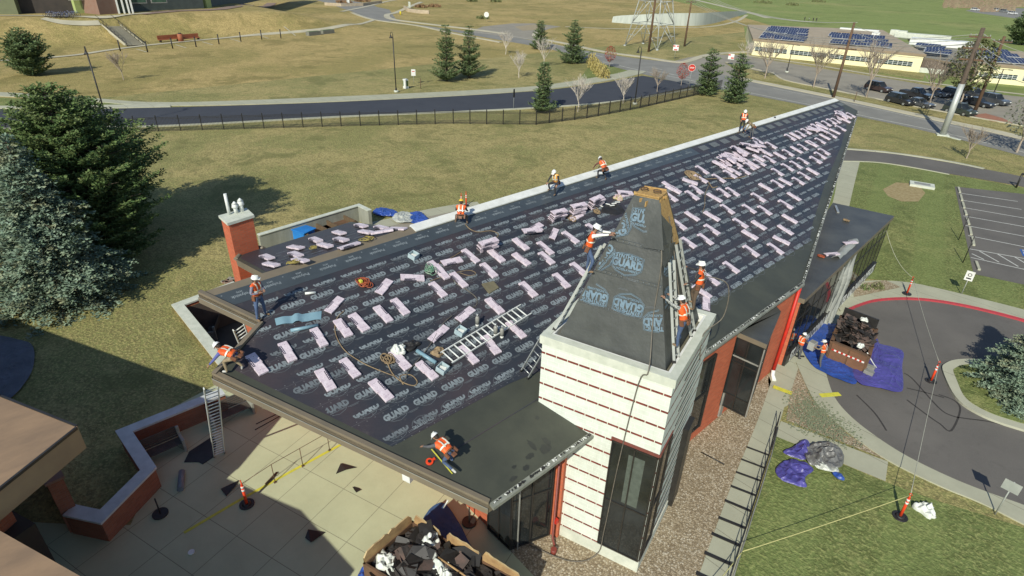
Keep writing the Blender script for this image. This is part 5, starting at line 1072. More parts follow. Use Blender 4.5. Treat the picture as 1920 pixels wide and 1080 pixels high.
# 9 on ladder at left of spire ; 10, 11 ladders in front
cl1 = (L0(.15, .55, -.9), L0(.05, -.3, -1), L0(.05, 1, .05)); cl2 = (L0(-.12, .1, -1), L0(-.05, -.1, -1), L0(-.05, 1, .05))
q9 = sp_(-1, -.92, 11.35, .20); person('man leaning on the left edge of the spire, orange vest, jeans', q9, atan2(ea.y, ea.x)-pi/2+.25, pose(.25, .15, (L0(.1, .9, .3), L0(0, 1, .2)), (L0(-.1, .9, .1), L0(.2, 1, .1)), cl1, cl2), M_WHITE, M_JEANS, sc=1.0)
q10 = sp_(1, -.62, 9.7, .34); person('man climbing the nearer spire ladder, checked shirt and blue jeans', q10, atan2(-ea.y, -ea.x)-pi/2-.25, pose(.3, .1, (L0(.1, .9, .1), L0(-.2, 1, .3)), (L0(-.3, .9, .3), L0(-.1, 1, .5)), cl1, cl2), M_CHECK, M_JEANS)
q11 = sp_(1, .26, 10.15, .36); person('man standing on the farther spire ladder, orange vest, brown trousers', q11, atan2(-ea.y, -ea.x)-pi/2, pose(.05, .1, (L0(.2, .8, -.3), L0(-.2, 1, .2)), (L0(-.4, .4, -1), L0(-.1, .8, -.5)), cl1, cl2), M_BLACKC, M_BROWNP)
# 12, 13 on the ground by the dumpster
person('man standing by the lettered glass with a broom, dark sleeves, orange vest', g(1493, 671, .03), radians(-25), pose(.05, .2, (L0(.3, .7, -.9), L0(-.2, 1, .1)), (L0(-.3, .5, -1), L0(.2, 1, 0)), (L0(.12, .12, -1), L0(.03, -.1, -1), L0(.2, 1, -.1)), (L0(-.12, 0, -1), L0(-.03, -.1, -1), L0(-.2, 1, -.1))), M_BROWNP, M_GREYP, M_BLACKC, belt=False)
r13, J13 = person('man carrying a grey box beside the brown dumpster, orange vest', g(1535, 687, .03), radians(85), pose(.12, .25, (L0(.15, .6, -1), L0(-.15, 1, -.1)), (L0(-.15, .6, -1), L0(.15, 1, -.1)), (L0(.12, .35, -1), L0(.03, -.2, -1), L0(.1, 1, -.1)), (L0(-.12, -.1, -1), L0(-.03, -.3, -1), L0(-.1, 1, -.3))), M_TANS, M_GREYP, belt=False)
b = MB(); q = (J13['wrR']+J13['wrL'])/2+V((0, .24, -.05)); q = V(r13.location)+Matrix.Rotation(radians(85), 3, 'Z') @ q; b.rbox(q, (.42, .36, .5), .02, radians(85)); b.box(q+V((0, 0, .251)), (.36, .30, .006), radians(85), 1)
tag(b.obj('grey_box', [pm('grey_carton', (.36, .37, .35), (.28, .29, .28), 4), M_FRAMEL], None, q), 'grey box held by the man beside the dumpster', 'box')
b = MB(); A = g(1500, 668, .05); b.tube([A, A+V((-.15, -.3, 1.35))], .014, 5, 0); b.box(A+V((0, 0, .0)), (.5, .1, .06), .8, 1); tag(b.obj('broom', [M_WOOD, M_BLACK], None, A), 'push broom held upright beside the lettered glass', 'broom')
# ================================================================== VEGETATION
def leafmat(name, c1, c2, c3=None):
    N = NT(name, .75, 0, .25); oi = N.n('ShaderNodeNewGeometry'); r = oi.outputs['Random Per Island']
    p = oi.outputs['Position']; c = N.mix(r, c1, c2)
    if c3: c = N.mix(N.step(N.noise(p, 1.1, 3), .5, .68), c, c3)
    N.col(c); N.b.inputs['Subsurface Weight'].default_value = 0; return N.m
M_PINE = leafmat('pine_needles', (.06, .115, .035), (.13, .185, .06), (.18, .21, .08)); M_SPRUCE = leafmat('spruce_needles', (.125, .19, .125), (.235, .31, .225), (.26, .27, .16)); M_PINE2 = leafmat('mid_pine_needles', (.085, .135, .055), (.16, .21, .085))
M_BARK = pm('bark', (.12, .09, .065), (.08, .06, .045), 5, .95, .5, 20); M_TWIG = pm('pale_bark', (.62, .56, .48), (.5, .45, .38), 8, .9); M_TWIGD = pm('dull_bark', (.40, .33, .26), (.3, .25, .19), 6, .9)
M_REDL = leafmat('red_leaves', (.28, .035, .03), (.40, .09, .06)); M_YELL = leafmat('straw_leaves', (.33, .26, .08), (.42, .36, .14)); M_SAGE = leafmat('sage_leaves', (.15, .17, .11), (.22, .23, .16)); M_OLIVE = leafmat('olive_leaves', (.12, .14, .055), (.19, .2, .09))
def spray(mb, p, d, L_, w_, n, droop, rn_, lf, up=.2):
    """a bough: short needle tufts along a drooping branchlet, set as crossed leaf-sized faces"""
    for i in range(n):
        t = (i+.5)/n; q = p + d*L_*t + V((0, 0, -droop*t*t)); sp = w_*(1-t*.55)
        for k in range(2):
            a = rn_.uniform(0, 2*pi); o_ = V((cos(a), sin(a), rn_.uniform(-.35, .55))).normalized(); e = (d*rn_.uniform(.1, .9)+o_*rn_.uniform(.5, 1)).normalized(); s_ = e.cross(V((rn_.uniform(-1, 1), rn_.uniform(-1, 1), 1))).normalized()
            c = q+o_*sp*rn_.uniform(.1, .8); l = lf*rn_.uniform(.7, 1.4)
            mb.face([c-s_*l*.28, c+e*l*.5-s_*l*.22, c+e*l, c+e*l*.5+s_*l*.3])
def conifer(h, r, seed, lf=.28, den=1.0, shape='spruce', base=.06, nb=None):
    rn_ = random.Random(seed); mb = MB(); lv = nb or int(h*2.3); br = MB()
    br.tube([(0, 0, 0), (0.02, 0, h*.5), (0, 0.02, h*.97)], [h*.022+.04, h*.014+.02, .015], 8)
    for i in range(lv):
        t = base+(1-base)*(i+rn_.random()*.6)/lv; z = h*t
        prof = (1-t)**.85 if shape == 'spruce' else (1-t)**.62*(.75+.25*sin(i*2.1+seed)) if shape == 'young' else (sin(pi*.8*(1-t)**.8))
        R_ = r*prof*(rn_.uniform(.72, 1.15) if shape != 'young' else rn_.uniform(.55, 1.2))+.12; n = max(4, int((5+9*prof)*den))
        a0 = rn_.random()*6.28
        for j in range(n):
            a = a0+2*pi*(j+rn_.uniform(-.35, .35))/n; Rj = R_*rn_.uniform(.55, 1.12); d = V((cos(a), sin(a), .06 if shape == 'spruce' else .38)).normalized()
            st = V((0, 0, z-(0 if shape == 'spruce' else Rj*.3)))
            if j % 2 == 0: br.tube([st, st+d*Rj*.8+V((0, 0, -.06*Rj))], [.03+.01*Rj, .01], 4, cap=False)
            m_ = max(3, int(Rj/(lf*.62)))
            for k in range(m_):
                s = (k+.6)/m_
                if s < .22: continue
                q = st+d*Rj*s+V((0, 0, (-.16 if shape == 'spruce' else .10)*Rj*s*s)); side = V((-d.y, d.x, 0))
                for sg in (-1, 1): spray(mb, q, (d*.7+side*sg*rn_.uniform(.4, 1)).normalized(), lf*(1.5+1.2*(1-s)*Rj/2), lf*.55, 2 if lf > .2 else 3, lf*.3, rn_, lf)
    spray(mb, V((0, 0, h*.93)), V((0, 0, 1)), h*.07, .1, 5, 0, rn_, lf*.8)
    return mb, br
def conifer_thing(name, label, loc, h, r, seed, mat, group=None, **k):
    root = thing(name, label, 'tree', loc, seed*1.7, group); mb, br = conifer(h, r, seed, **k); br.obj('trunk', M_BARK, root); mb.obj('crown', mat, root); return root
def bare(h, r, seed, thick=.05, fine=3, up=.9, trunk=.3, fork=4, tw=.012):
    rn_ = random.Random(seed); mb = MB()
    def grow(p, d, L_, rad, lv):
        q = p+d*L_*.5+V((rn_.uniform(-1, 1), rn_.uniform(-1, 1), 0))*L_*.05; e = p+d*L_; mb.tube([p, q, e], [rad, rad*.8, rad*.6], 5 if lv < 2 else 3, cap=False)
        if lv >= fine: return
        for k in range(fork if lv else fork+3):
            a = rn_.random()*6.28; o_ = V((cos(a), sin(a), 0)); t = rn_.uniform(.45, 1) if lv else rn_.uniform(.7, 1.0)
            nd = (d*up+o_*rn_.uniform(.35, .85)+V((0, 0, .25))).normalized(); grow(p+d*L_*t, nd, L_*rn_.uniform(.5, .78) if lv else h*(1-trunk)*rn_.uniform(.4, .55), max(tw, rad*.5), lv+1)
    grow(V((0, 0, 0)), V((0, 0, 1)), h*trunk, thick, 0); return mb
def bare_thing(label, loc, h, seed, mat=None, group=None, name='bare_tree', leaf=None, lr=0, nl=0, **k):
    root = thing(name, label, 'tree', loc, seed, group); mb = bare(h, h*.3, seed, **k); cut = len(mb.f)
    mb.obj('branches', mat or M_TWIG, root)
    if leaf:
        rn_ = random.Random(seed+3); b = MB()
        for i in range(nl):
            a, e = rn_.random()*6.28, rn_.uniform(-1, 1); rr = rn_.random()**.4*lr; c = V((cos(a)*rr*sqrt(1-e*e), sin(a)*rr*sqrt(1-e*e), h*.62+e*h*.34)); s_ = .09*rn_.uniform(.6, 1.5)*h/4
            u_ = V((rn_.uniform(-1, 1), rn_.uniform(-1, 1), rn_.uniform(-1, 1))).normalized(); v_ = u_.cross(V((0, 0, 1))).normalized(); b.face([c-u_*s_, c+v_*s_*.7, c+u_*s_, c-v_*s_*.7])
        b.obj('crown', leaf, root)
    return root
# the two big ones on the left
conifer_thing('pine_tree', 'tall dark green pine at the left edge behind the blue spruce', (-48.2, 5.0, 0), 12.6, 5.1, 5, M_PINE, lf=.21, den=1.5, shape='pine', nb=40)
conifer_thing('spruce_tree', 'blue green spruce at the left edge in front of the dark pine', (-44.4, 2.1, 0), 10.6, 4.7, 8, M_SPRUCE, lf=.22, den=1.6, nb=36, base=.03)
conifer_thing('pine_tree', 'dark pine whose crown leaves the frame at the far left', (-56, -1, 0), 11.0, 4.6, 6, M_PINE, lf=.32, den=1.0, shape='pine', nb=26)
conifer_thing('pine_tree', 'dark pine standing left of and behind the tall dark pine', (-54, 7.0, 0), 11, 4.6, 9, M_PINE, lf=.26, den=1.2, shape='pine', nb=24)
conifer_thing('spruce_tree', 'grey green spruce on the turning circle island at the right edge', (1.15, 38.6, .15), 5.6, 2.9, 21, M_SPRUCE, lf=.13, den=2.1, nb=32, base=.01)
q = g(62, 141); conifer_thing('pine_tree', 'round bushy pine on the far slope at the upper left', q, 7.6, 3.7, 31, M_PINE2, lf=.38, den=.8, shape='pine', nb=20)
for (px, py, h, r, s, lab, sh) in ((838, 152, 9.4, 2.9, 41, 'left one of the two dark pines standing together on the far lawn', 'pine'), (880, 146, 9.0, 2.8, 42, 'right one of the two dark pines standing together on the far lawn', 'pine'), (1017, 210, 7.0, 1.7, 43, 'slim dark pine standing in the black fence line', 'pine'), (1012, 92, 6.6, 2.6, 44, 'small pine by the main road left of the larger roadside pine', 'pine'), (1073, 118, 8.8, 3.1, 45, 'larger roadside pine left of the yellow shrubs', 'pine'), (1323, 178, 7.6, 2.4, 46, 'pine by the end of the black fence, left of its twin', 'pine'), (1375, 192, 7.6, 2.5, 47, 'pine right of the fence end, next to the worker at the ridge', 'pine')):
    conifer_thing('pine_tree', lab, g(px, py), h*1.02, r*1.35, s, M_PINE2, lf=.30, den=.85, shape='young', nb=20)
BG = 'bare young trees by the roads'
for (px, py, h, s, lab) in ((120, 236, 4.6, 51, 'bare white barked sapling beside the left end of the fence'), (948, 102, 6.0, 52, 'bare sapling on the far lawn below the road junction'), (973, 146, 5.4, 53, 'pale bare sapling right of the paired pines'), (1020, 126, 6.8, 54, 'bare sapling between the two roadside pines'), (1083, 210, 6.2, 55, 'wide bare tree overlapping the fresh road by the fence'), (1168, 194, 4.8, 56, 'bare sapling right of the wide bare tree by the fence'), (1232, 172, 4.6, 57, 'small twiggy bare tree near the end of the fence'), (232, 150, 5.4, 58, 'thin leaning bare sapling on the upper left slope'), (1396, 124, 7.0, 59, 'bare tree at the left end of the yellow school'), (1812, 297, 4.6, 60, 'small bare sapling on the lawn right of the steel pole')):
    bare_thing(lab, g(px, py), h, s, M_TWIG if s not in (57, 58, 60) else M_TWIGD, BG, thick=.08, fork=5, fine=3, tw=.022, up=1.0)
for (px, py, h, s, lab) in ((1434, 147, 9.0, 61, 'bare tree in front of the yellow school, first from the left'), (1525, 164, 10.2, 62, 'bare tree in front of the yellow school, second from the left'), (1624, 183, 11.6, 63, 'bare tree in front of the yellow school beside the lone dark car'), (1742, 196, 8.6, 64, 'bare tree between the two groups of parked cars')):
    bare_thing(lab, g(px, py), h, s, M_TWIGD, 'bare trees along the school car park', thick=.16, fork=5, fine=3, tw=.034, up=.95)
bare_thing('dense twiggy tree at the right edge beside the road', g(1906, 286), 7.4, 71, M_TWIGD, None, leaf=M_SAGE, lr=3.0, nl=700, thick=.16, fork=4, fine=3, tw=.02)
bare_thing('tall grey green tree tangled with the power poles', g(1795, 205), 11.5, 72, M_TWIGD, None, leaf=M_OLIVE, lr=3.6, nl=1500, thick=.2, fork=4, fine=3, tw=.025)
bare_thing('small red leaved tree right of the yellow shrubs', g(1142, 127), 4.6, 73, M_TWIGD, None, leaf=M_REDL, lr=1.35, nl=650, thick=.07, fine=2)
bare_thing('small red leaved tree left of the stop sign', g(1277, 160), 4.2, 74, M_TWIGD, None, leaf=M_REDL, lr=1.3, nl=600, thick=.07, fine=2)
conifer_thing('pine_tree', 'dark green tree at the right edge beyond the solar roofs', g(1915, 84), 11, 6, 75, M_PINE2, lf=.6, den=.8, shape='pine', nb=16)
def shrub(label, loc, r, h, mat, n, seed, group=None, sz=.1):
    rn_ = random.Random(seed); b = MB(); tw = MB()
    for i in range(n):
        a = rn_.random()*6.28; e = rn_.random(); rr = r*rn_.random()**.5; c = V((cos(a)*rr, sin(a)*rr, h*e*(1-(rr/r)**2*.6))); s_ = sz*rn_.uniform(.5, 1.5); u_ = V((rn_.uniform(-.6, .6), rn_.uniform(-.6, .6), 1)).normalized(); v_ = u_.cross(V((cos(a*3), sin(a*3), 0))).normalized(); b.face([c-u_*s_, c+v_*s_*.5, c+u_*s_*1.2, c-v_*s_*.5])
    for i in range(8): a = rn_.random()*6.28; tw.tube([(0, 0, 0), (cos(a)*r*.6, sin(a)*r*.6, h*.7)], .015, 3)
    root = thing('shrub', label, 'shrub', loc, 0, group); b.obj('foliage', mat, root); tw.obj('stems', M_TWIGD, root)
for i, (px, py) in enumerate([(1113, 128), (1118, 134), (1123, 139), (1128, 143), (1131, 147), (1110, 120)]): shrub('straw yellow shrub in the row beside the larger roadside pine', g(px, py), 1.3, 2.6, M_YELL, 420, 80+i, 'straw yellow shrubs by the roadside pine', .17)
shrub('low brown shrub in the small gravel bed by the wing', g(1645, 540, .12), .45, .5, M_OLIVE, 260, 91, None, .06); shrub('low dark shrub left of the brown one in the gravel bed by the wing', g(1622, 542, .12), .35, .45, M_PINE, 120, 92, None, .06)
MS = pm('x', (.1, .1, .1)); bpy.data.materials.remove(MS)
M_GCOV = leafmat('ground_cover_leaves', (.16, .19, .12), (.22, .25, .16)); b = MB(); rn_ = random.Random(5)
for (px, py) in ((1520, 770), (1540, 788), (1555, 800), (1505, 755), (1530, 780), (1512, 790), (1575, 815)):
    c0 = g(px, py, .03)
    for i in range(260): a = rn_.random()*6.28; rr = rn_.random()**.6*1.0; c = c0+V((cos(a)*rr, sin(a)*rr*1.3, rn_.random()*.08)); s_ = .05*rn_.uniform(.5, 1.5); b.face([c, c+V((s_, 0, .02)), c+V((s_, s_, .04)), c+V((0, s_, .02))])
tag(b.obj('ground_cover', M_GCOV), 'pale green ground cover creeping over the gravel triangle', 'ground cover', None, 'stuff')
for i, (px, py, r, h, m) in enumerate([(790, 14, 3, 1.4, 0), (815, 13, 3, 1.3, 0), (885, 3, 3, 2, 1), (930, 4, 3, 2, 1), (645, 5, 4, 1.2, 0), (680, 3, 4, 1.2, 0), (905, 35, 2.5, 1, 1), (1430, 6, 6, 2, 1), (1485, 10, 4, 1.6, 1), (1535, 4, 5, 2, 1)]):
    shrub(('rusty brown' if m == 0 else 'grey green')+' shrub clump in the far planting', g(px, py), r, h, pm('rust_leaves', (.25, .15, .07), (.2, .12, .06)) if m == 0 and 'rust_leaves' not in bpy.data.materials else (bpy.data.materials['rust_leaves'] if m == 0 else M_OLIVE), 260, 100+i, 'far %s shrub clumps' % ('rusty' if m == 0 else 'green'), .4)
b = MB(); rn_ = random.Random(9)
for i in range(900):                            # far thicket along the top right edge
    px = rn_.uniform(1770, 1990); py = rn_.uniform(-8, 15 if px > 1830 else 8)+(8 if px < 1900 else 0); p = g(px, py); s_ = rn_.uniform(.8, 2.0); b.face([p+V((-s_*.8, 0, 0)), p+V((s_*.8, s_*.3, s_*.2)), p+V((s_*.4, 0, s_*1.3)), p+V((-s_*.5, -s_*.2, s_))])
tag(b.obj('far_thicket', leafmat('thicket_twigs', (.27, .19, .14), (.33, .26, .18), (.17, .18, .10))), 'reddish brown thicket along the top right edge', 'thicket', None, 'stuff')
# ================================================================== FAR THINGS
def hat(b_, py):
    v = (py-540)/F_PX; d = V(b_)-V((0, 0, H)); return (v*d.dot(CF)-d.dot(CD))/(CD.z-v*CF.z)
# ---- school with solar roofs
def block(root, O_, P, z0, z1, mats, name='wall', uv=False, mt=1, ms=0):
    b = MB(); b.prism([(p[0], p[1]) for p in P], z0, z1, mt, ms); return b.obj(name, mats, root, O_, uv=uv)
M_CREAM = pm('cream_wall', (.84, .77, .47), (.79, .72, .44), .4, .8); M_ROOFT = pm('tan_roof', (.40, .33, .23), (.33, .27, .19), .3, .85); M_ROOFG = pm('grey_roof', (.26, .25, .21), (.2, .19, .16), .3, .8)
M_TRIM = pm('brown_trim', (.30, .23, .15), (.25, .19, .12), .5, .7); M_SKY = glass('school_glass', (.014, .028, .028))
def school(name_l, BL, BR, topL, depth, rows, org):
    A, B_ = g(*BL), g(*BR); h = hat(A, topL); d = (B_-A).normalized(); nb_ = V((-d.y, d.x, 0)); root = thing('school_building', name_l, 'school', A); O_ = V(A)
    C, D = (B_+nb_*depth, A+nb_*depth) if org is None else [V((*g(*q_, h+.5).xy, 0)) for q_ in org]; block(root, O_, [A, B_, C, D], 0, h, [M_CREAM, M_ROOFT]); b = MB()
    P = [A-d*.4-nb_*.15, B_+d*.4-nb_*.15, C, D]; b.prism([p.to_2d() for p in P], h, h+.5, 0, 1); b.obj('roof', [M_ROOFT, M_TRIM], root, O_)
    L_ = (B_-A).length
    for (s0, s1, n_) in rows:
        b = MB(); fr = MB(); c = A+d*((s0+s1)/2*L_)-nb_*.03+V((0, 0, h*.47)); wl = (s1-s0)*L_; rz = atan2(d.y, d.x); b.box(c, (wl, .08, h*.30), rz); w_ = b.obj('window', M_SKY, root, O_)
        for i in range(n_+1): fr.box(c+d*(i/n_-.5)*wl-nb_*.06, (.10, .06, h*.30), rz)
        for j in (-.33, .33): fr.box(c+V((0, 0, j*h*.15))-nb_*.06, (wl+.2, .05, .06), rz)
        fr.obj('frame', M_WHITEM, w_, O_)
    return root, A, d, nb_, h, L_
s1r, A1, d1, n1_, h1, L1 = school('long pale yellow school with a strip of windows and solar panels on its tan roof', (1409, 103), (1722, 136), 76.5, 30, [(.015, .225, 8), (.245, .47, 8), (.49, .73, 8), (.745, .955, 8)], [(1655, 56), (1402, 46)])
s2r, A2, d2, n2_, h2, L2 = school('pale yellow school wing at the right edge behind the power poles', (1826, 153), (2010, 170), 123, 34, [(.02, .42, 8), (.48, .95, 9)], None)
q = g(1768, 135); root = thing('school_building', 'recessed grey brown entrance block between the two yellow school wings', 'school', q); b = MB(); P = [A1+d1*L1+n1_*3, A2+n2_*3, A2+n2_*24, A1+d1*L1+n1_*22]; b.prism([p.to_2d() for p in P], 0, h1-.8, 1, 0); b.obj('wall', [pm('grey_brown_wall', (.2, .155, .12), (.15, .12, .1), .5), M_ROOFG], root, V(q))
P2 = [A1+d1*L1+n1_*4, A2+n2_*1-d2*1, A2+n2_*40, A1+d1*(L1*.8)+n1_*52]; b = MB(); b.prism([p.to_2d() for p in P2], h1-.85, h1-.5, 1, 0); b.obj('roof', [M_TRIM, M_ROOFG], root, V(q)); b = MB(); b.box(A1+d1*(L1+5)+n1_*2.8+V((0, 0, 1.6)), (3.4, .2, 3), atan2(d1.y, d1.x)); b.obj('door', M_GLASS, root, V(q)); b = MB(); b.box(A1+d1*(L1+3.5)+n1_*1.0+V((0, 0, .5)), (7, 1.0, 1.0), atan2(d1.y, d1.x)); b.obj('entrance_ramp', M_CAP, root, V(q))
def rooftop(name, label, cat, px, py, z, size, mats, grp=None):
    p = g(px, py, z); b = MB(); b.rbox(p+V((0, 0, size[2]/2)), size, .08, atan2(d1.y, d1.x)); return tag(b.obj(name, mats, None, p), label, cat, grp)
rooftop('roof_unit', 'long white roof unit among the panels, left', 'roof unit', 1610, 60, h1, (11, 1.6, .9), M_WHITEM); rooftop('roof_unit', 'boxy beige roof unit behind the power pole', 'roof unit', 1590, 68, h1, (6, 2.4, 1.1), M_TRIM); rooftop('roof_unit', 'first pale roof unit of the pair in the middle', 'roof unit', 1675, 68, h1, (2.2, 2.2, 1.8), M_CAP); rooftop('roof_unit', 'second pale roof unit of the pair in the middle', 'roof unit', 1690, 70, h1, (2.2, 2.2, 1.8), M_CAP); rooftop('roof_unit', 'large white clerestory roof block left of the power poles', 'roof unit', 1765, 87, h1-.4, (15, 5, 1.6), M_WHITE); rooftop('roof_unit', 'long low beige roof block with red things behind it', 'roof unit', 1728, 73, h1, (14, 3, 1.3), M_CAP); rooftop('roof_unit', 'white vent box right of the middle panels', 'roof unit', 1640, 72, h1, (2, 1.6, 1.6), M_WHITE)
b = MB(); b.box(V((0, 0, .3)), (1.95, 1.0, .05), 0, 0, Matrix.Rotation(radians(20), 3, 'X')); b.box((0, .35, .15), (.1, .1, .3), 0, 1)
for i in range(1, 4): b.box(V((-.975+1.95*i/4, 0, .328)), (.02, 1.0, .01), 0, 1, Matrix.Rotation(radians(20), 3, 'X'))
b.box(V((0, -.47, .16)), (1.97, .05, .06), 0, 1, Matrix.Rotation(radians(20), 3, 'X')); b.box(V((-.98, 0, .32)), (.05, 1.0, .06), 0, 1, Matrix.Rotation(radians(20), 3, 'X'))
PM_ = b.mesh('solar_panel', [pm('solar_cell', (.018, .022, .055), (.028, .034, .085), .6, .25), M_WHITEM])
def panels(pxa, pxb, z, rows_, pitch, label, skip=()):
    A, B_ = g(*pxa, z), g(*pxb, z); d = (B_-A).normalized(); nb_ = V((-.38, .925, 0)); n_ = int((B_-A).length/2.75); c_ = 0
    for r_ in range(rows_):
        for i in range(n_):
            if (r_, i) in skip or noise.noise(V((i*.23, r_*.8, pxa[0]))) < -.30: continue
            o = bpy.data.objects.new('solar_panel', PM_); COL.objects.link(o); o.location = A+d*(2.75*i+.5*(r_ % 2))+nb_*pitch*r_+V((0, 0, .02)); o.rotation_euler = (0, 0, atan2(d.y, d.x)); o.scale = (1.36, 2.7, 1.5); tag(o, label, 'solar panel', label.replace('solar panel', 'solar panels')); c_ += 1
    return c_
h1 += .52; h2 += .52; np_ = panels((1434, 73), (1540, 82), h1, 8, 4.6, 'tilted dark solar panel in the block at the left end of the long school roof')
np_ += panels((1566, 83), (1692, 93), h1, 6, 5.0, 'tilted dark solar panel on the right half of the long school roof')
np_ += panels((1745, 100), (1815, 107), h1-.45, 5, 4.0, 'tilted dark solar panel over the school entrance block')
np_ += panels((1865, 118), (1960, 124), h2, 7, 4.4, 'tilted dark solar panel on the school wing at the right edge')
# ---- cars
def car(kind, col, label, loc, rz, group='vehicles parked by the school'):
    L_, W_, Hh = {'suv': (4.8, 1.95, 1.78), 'sedan': (4.7, 1.82, 1.42), 'pickup': (5.6, 2.0, 1.85)}[kind]; root = thing('parked_car', label, 'car' if kind != 'pickup' else 'pickup truck', loc, rz, group)
    prof = {'suv': [(-.5, .55), (-.49, .82), (-.44, .98), (-.2, 1.0)], 'sedan': [], 'pickup': []}
    b = MB(); zb = .32
    S = [(-.5, .62), (-.485, .92), (-.36, 1.0), (-.17, 1.04), (.5*.96, 1.05), (.5, .7)] if kind == 'suv' else [(-.5, .55), (-.48, .78), (-.2, .88), (.3, .90), (.47, .9), (.5, .6)] if kind == 'sedan' else [(-.5, .65), (-.485, 1.0), (-.22, 1.1), (.1, 1.12), (.49, 1.12), (.5, .7)]
    pts = [(-.5, zb)]+S+[(.5, zb)]; n_ = len(pts)
    for sy in (-1, 1): b.face([(x*L_, sy*W_/2*(.97), z) for x, z in (pts if sy < 0 else pts[::-1])][::1], 0)
    for i in range(n_):
        j = (i+1) % n_; a, c = pts[i], pts[j]; b.face([(a[0]*L_, -W_*.485, a[1]), (a[0]*L_, W_*.485, a[1]), (c[0]*L_, W_*.485, c[1]), (c[0]*L_, -W_*.485, c[1])], 0, i not in (0, n_-1))
    body = b.obj('body', col, root)
    c0, c1, c2, c3 = {'suv': (-.20, -.07, .40, .47), 'sedan': (-.16, -.01, .24, .38), 'pickup': (-.20, -.08, .12, .16)}[kind]; z0 = {'suv': 1.02, 'sedan': .88, 'pickup': 1.10}[kind]
    b = MB(); wb, wt = W_*.465, W_*.37; Q = [(c0*L_, z0, wb), (c1*L_, Hh-.05, wt), (c2*L_, Hh-.05, wt), (c3*L_, z0, wb)]
    for i in range(3): b.face([(Q[i][0], -Q[i][2], Q[i][1]), (Q[i][0], Q[i][2], Q[i][1]), (Q[i+1][0], Q[i+1][2], Q[i+1][1]), (Q[i+1][0], -Q[i+1][2], Q[i+1][1])], 0)
    for s in (-1, 1): b.face([(q_[0], s*q_[2], q_[1]) for q_ in (Q if s < 0 else Q[::-1])], 0)
    b.obj('windows', M_GLASS, root); b = MB(); b.rbox(((c1+c2)/2*L_, 0, Hh-.03), ((c2-c1)*L_, wt*2, .07), .03)
    for x0, x1 in ((c0, c1), (c2, c3)):
        for s in (-1, 1): b.tube([(x0*L_, s*(wb if x0 == c0 else wt), z0 if x0 == c0 else Hh-.05), (x1*L_, s*(wt if x0 == c0 else wb), Hh-.05 if x0 == c0 else z0)], .05, 4)
    for s in (-1, 1): b.tube([((c1+c2)/2*L_, s*wb, z0), ((c1+c2)/2*L_, s*wt, Hh-.05)], .045, 4)
    b.obj('cabin_roof', col, root)
    if kind == 'pickup': b = MB(); b.box((.33*L_, 0, 1.0), (.30*L_, W_*.82, .28)); b.obj('cargo_bed', M_BLACK, root)
    for x in (-.31, .31):
        for s in (-1, 1):
            b = MB(); b.tube([(x*L_, s*W_*.38, .35), (x*L_, s*W_*.5, .35)], .36, 14); w_ = b.obj('wheel', M_BLACK, root); b = MB(); b.tube([(x*L_, s*W_*.49, .35), (x*L_, s*W_*.508, .35)], .2, 10); b.obj('rim', M_ALU, w_)
    for s in (-1, 1):
        b = MB(); b.rbox((-.495*L_, s*W_*.36, .72), (.07, .34, .15), .02); b.obj('headlight', M_WHITE, root); b = MB(); b.rbox((.497*L_, s*W_*.40, .80), (.05, .2, .2), .02); b.obj('tail_light', M_RED, root)
        b = MB(); b.rbox((c0*L_+.25, s*W_*.53, z0+.05), (.12, .16, .12), .03); b.obj('mirror', col, root)
    b = MB(); b.box((-.503*L_, 0, .5), (.03, W_*.6, .2)); b.obj('grille', M_BLACK, root); return root
P_BLACK = pm('black_car_paint', (.02, .021, .024), (.03, .03, .033), 1, .22, spec=.7); P_GREY = pm('grey_car_paint', (.09, .095, .10), (.12, .125, .13), 1, .25, metal=.3); P_BROWN = pm('dark_maroon_car_paint', (.045, .03, .028), (.06, .04, .036), 1, .25); P_GREEN = pm('dark_green_car_paint', (.035, .048, .04), (.05, .062, .052), 1, .25); P_SILV = pm('silver_car_paint', (.28, .29, .29), (.34, .35, .35), 1, .25, metal=.4); P_WCAR = pm('white_car_paint', (.7, .7, .68), (.6, .6, .58), 1, .25)
av = g(1700, 212)-g(1650, 200); ra = atan2(av.y, av.x)
for (k, c, px, py, da, lab) in (('suv', P_BROWN, 1645, 171, pi, 'dark maroon suv parked alone behind a bare tree'), ('suv', P_BLACK, 1686, 195, pi, 'black suv, first in the left group of parked cars'), ('pickup', P_BLACK, 1716, 184, pi, 'big black pickup behind the black suv and grey sedan'), ('sedan', P_GREY, 1722, 200, pi, 'grey sedan in front of the big black pickup'), ('sedan', P_SILV, 1752, 180, pi, 'pale sedan half hidden by branches right of the big pickup'), ('suv', P_GREEN, 1797, 214, pi, 'dark green pickup like suv beside the steel pole'), ('suv', P_BLACK, 1790, 184, pi, 'black suv behind the power pole'), ('pickup', P_GREY, 1820, 184, pi, 'grey pickup right of the power pole'), ('sedan', P_BLACK, 1833, 199, pi, 'black sedan in front of the grey pickup'), ('suv', P_GREY, 1862, 195, pi, 'grey suv at the right end of the parked row')):
    car(k, c, lab, g(px, py), ra+da+rnd.uniform(-.12, .12))
for (px, py, c, lab) in ((1828, 20, P_WCAR, 'white van at the far car park, leftmost'), (1870, 21, P_WCAR, 'white car in the far car park, middle'), (1882, 23, P_SILV, 'silver car in the far car park next to the white one'), (1898, 27, P_WCAR, 'white car in the far car park, rightmost')): car('suv', c, lab, g(px, py), ra+pi, 'vehicles in the far car park')
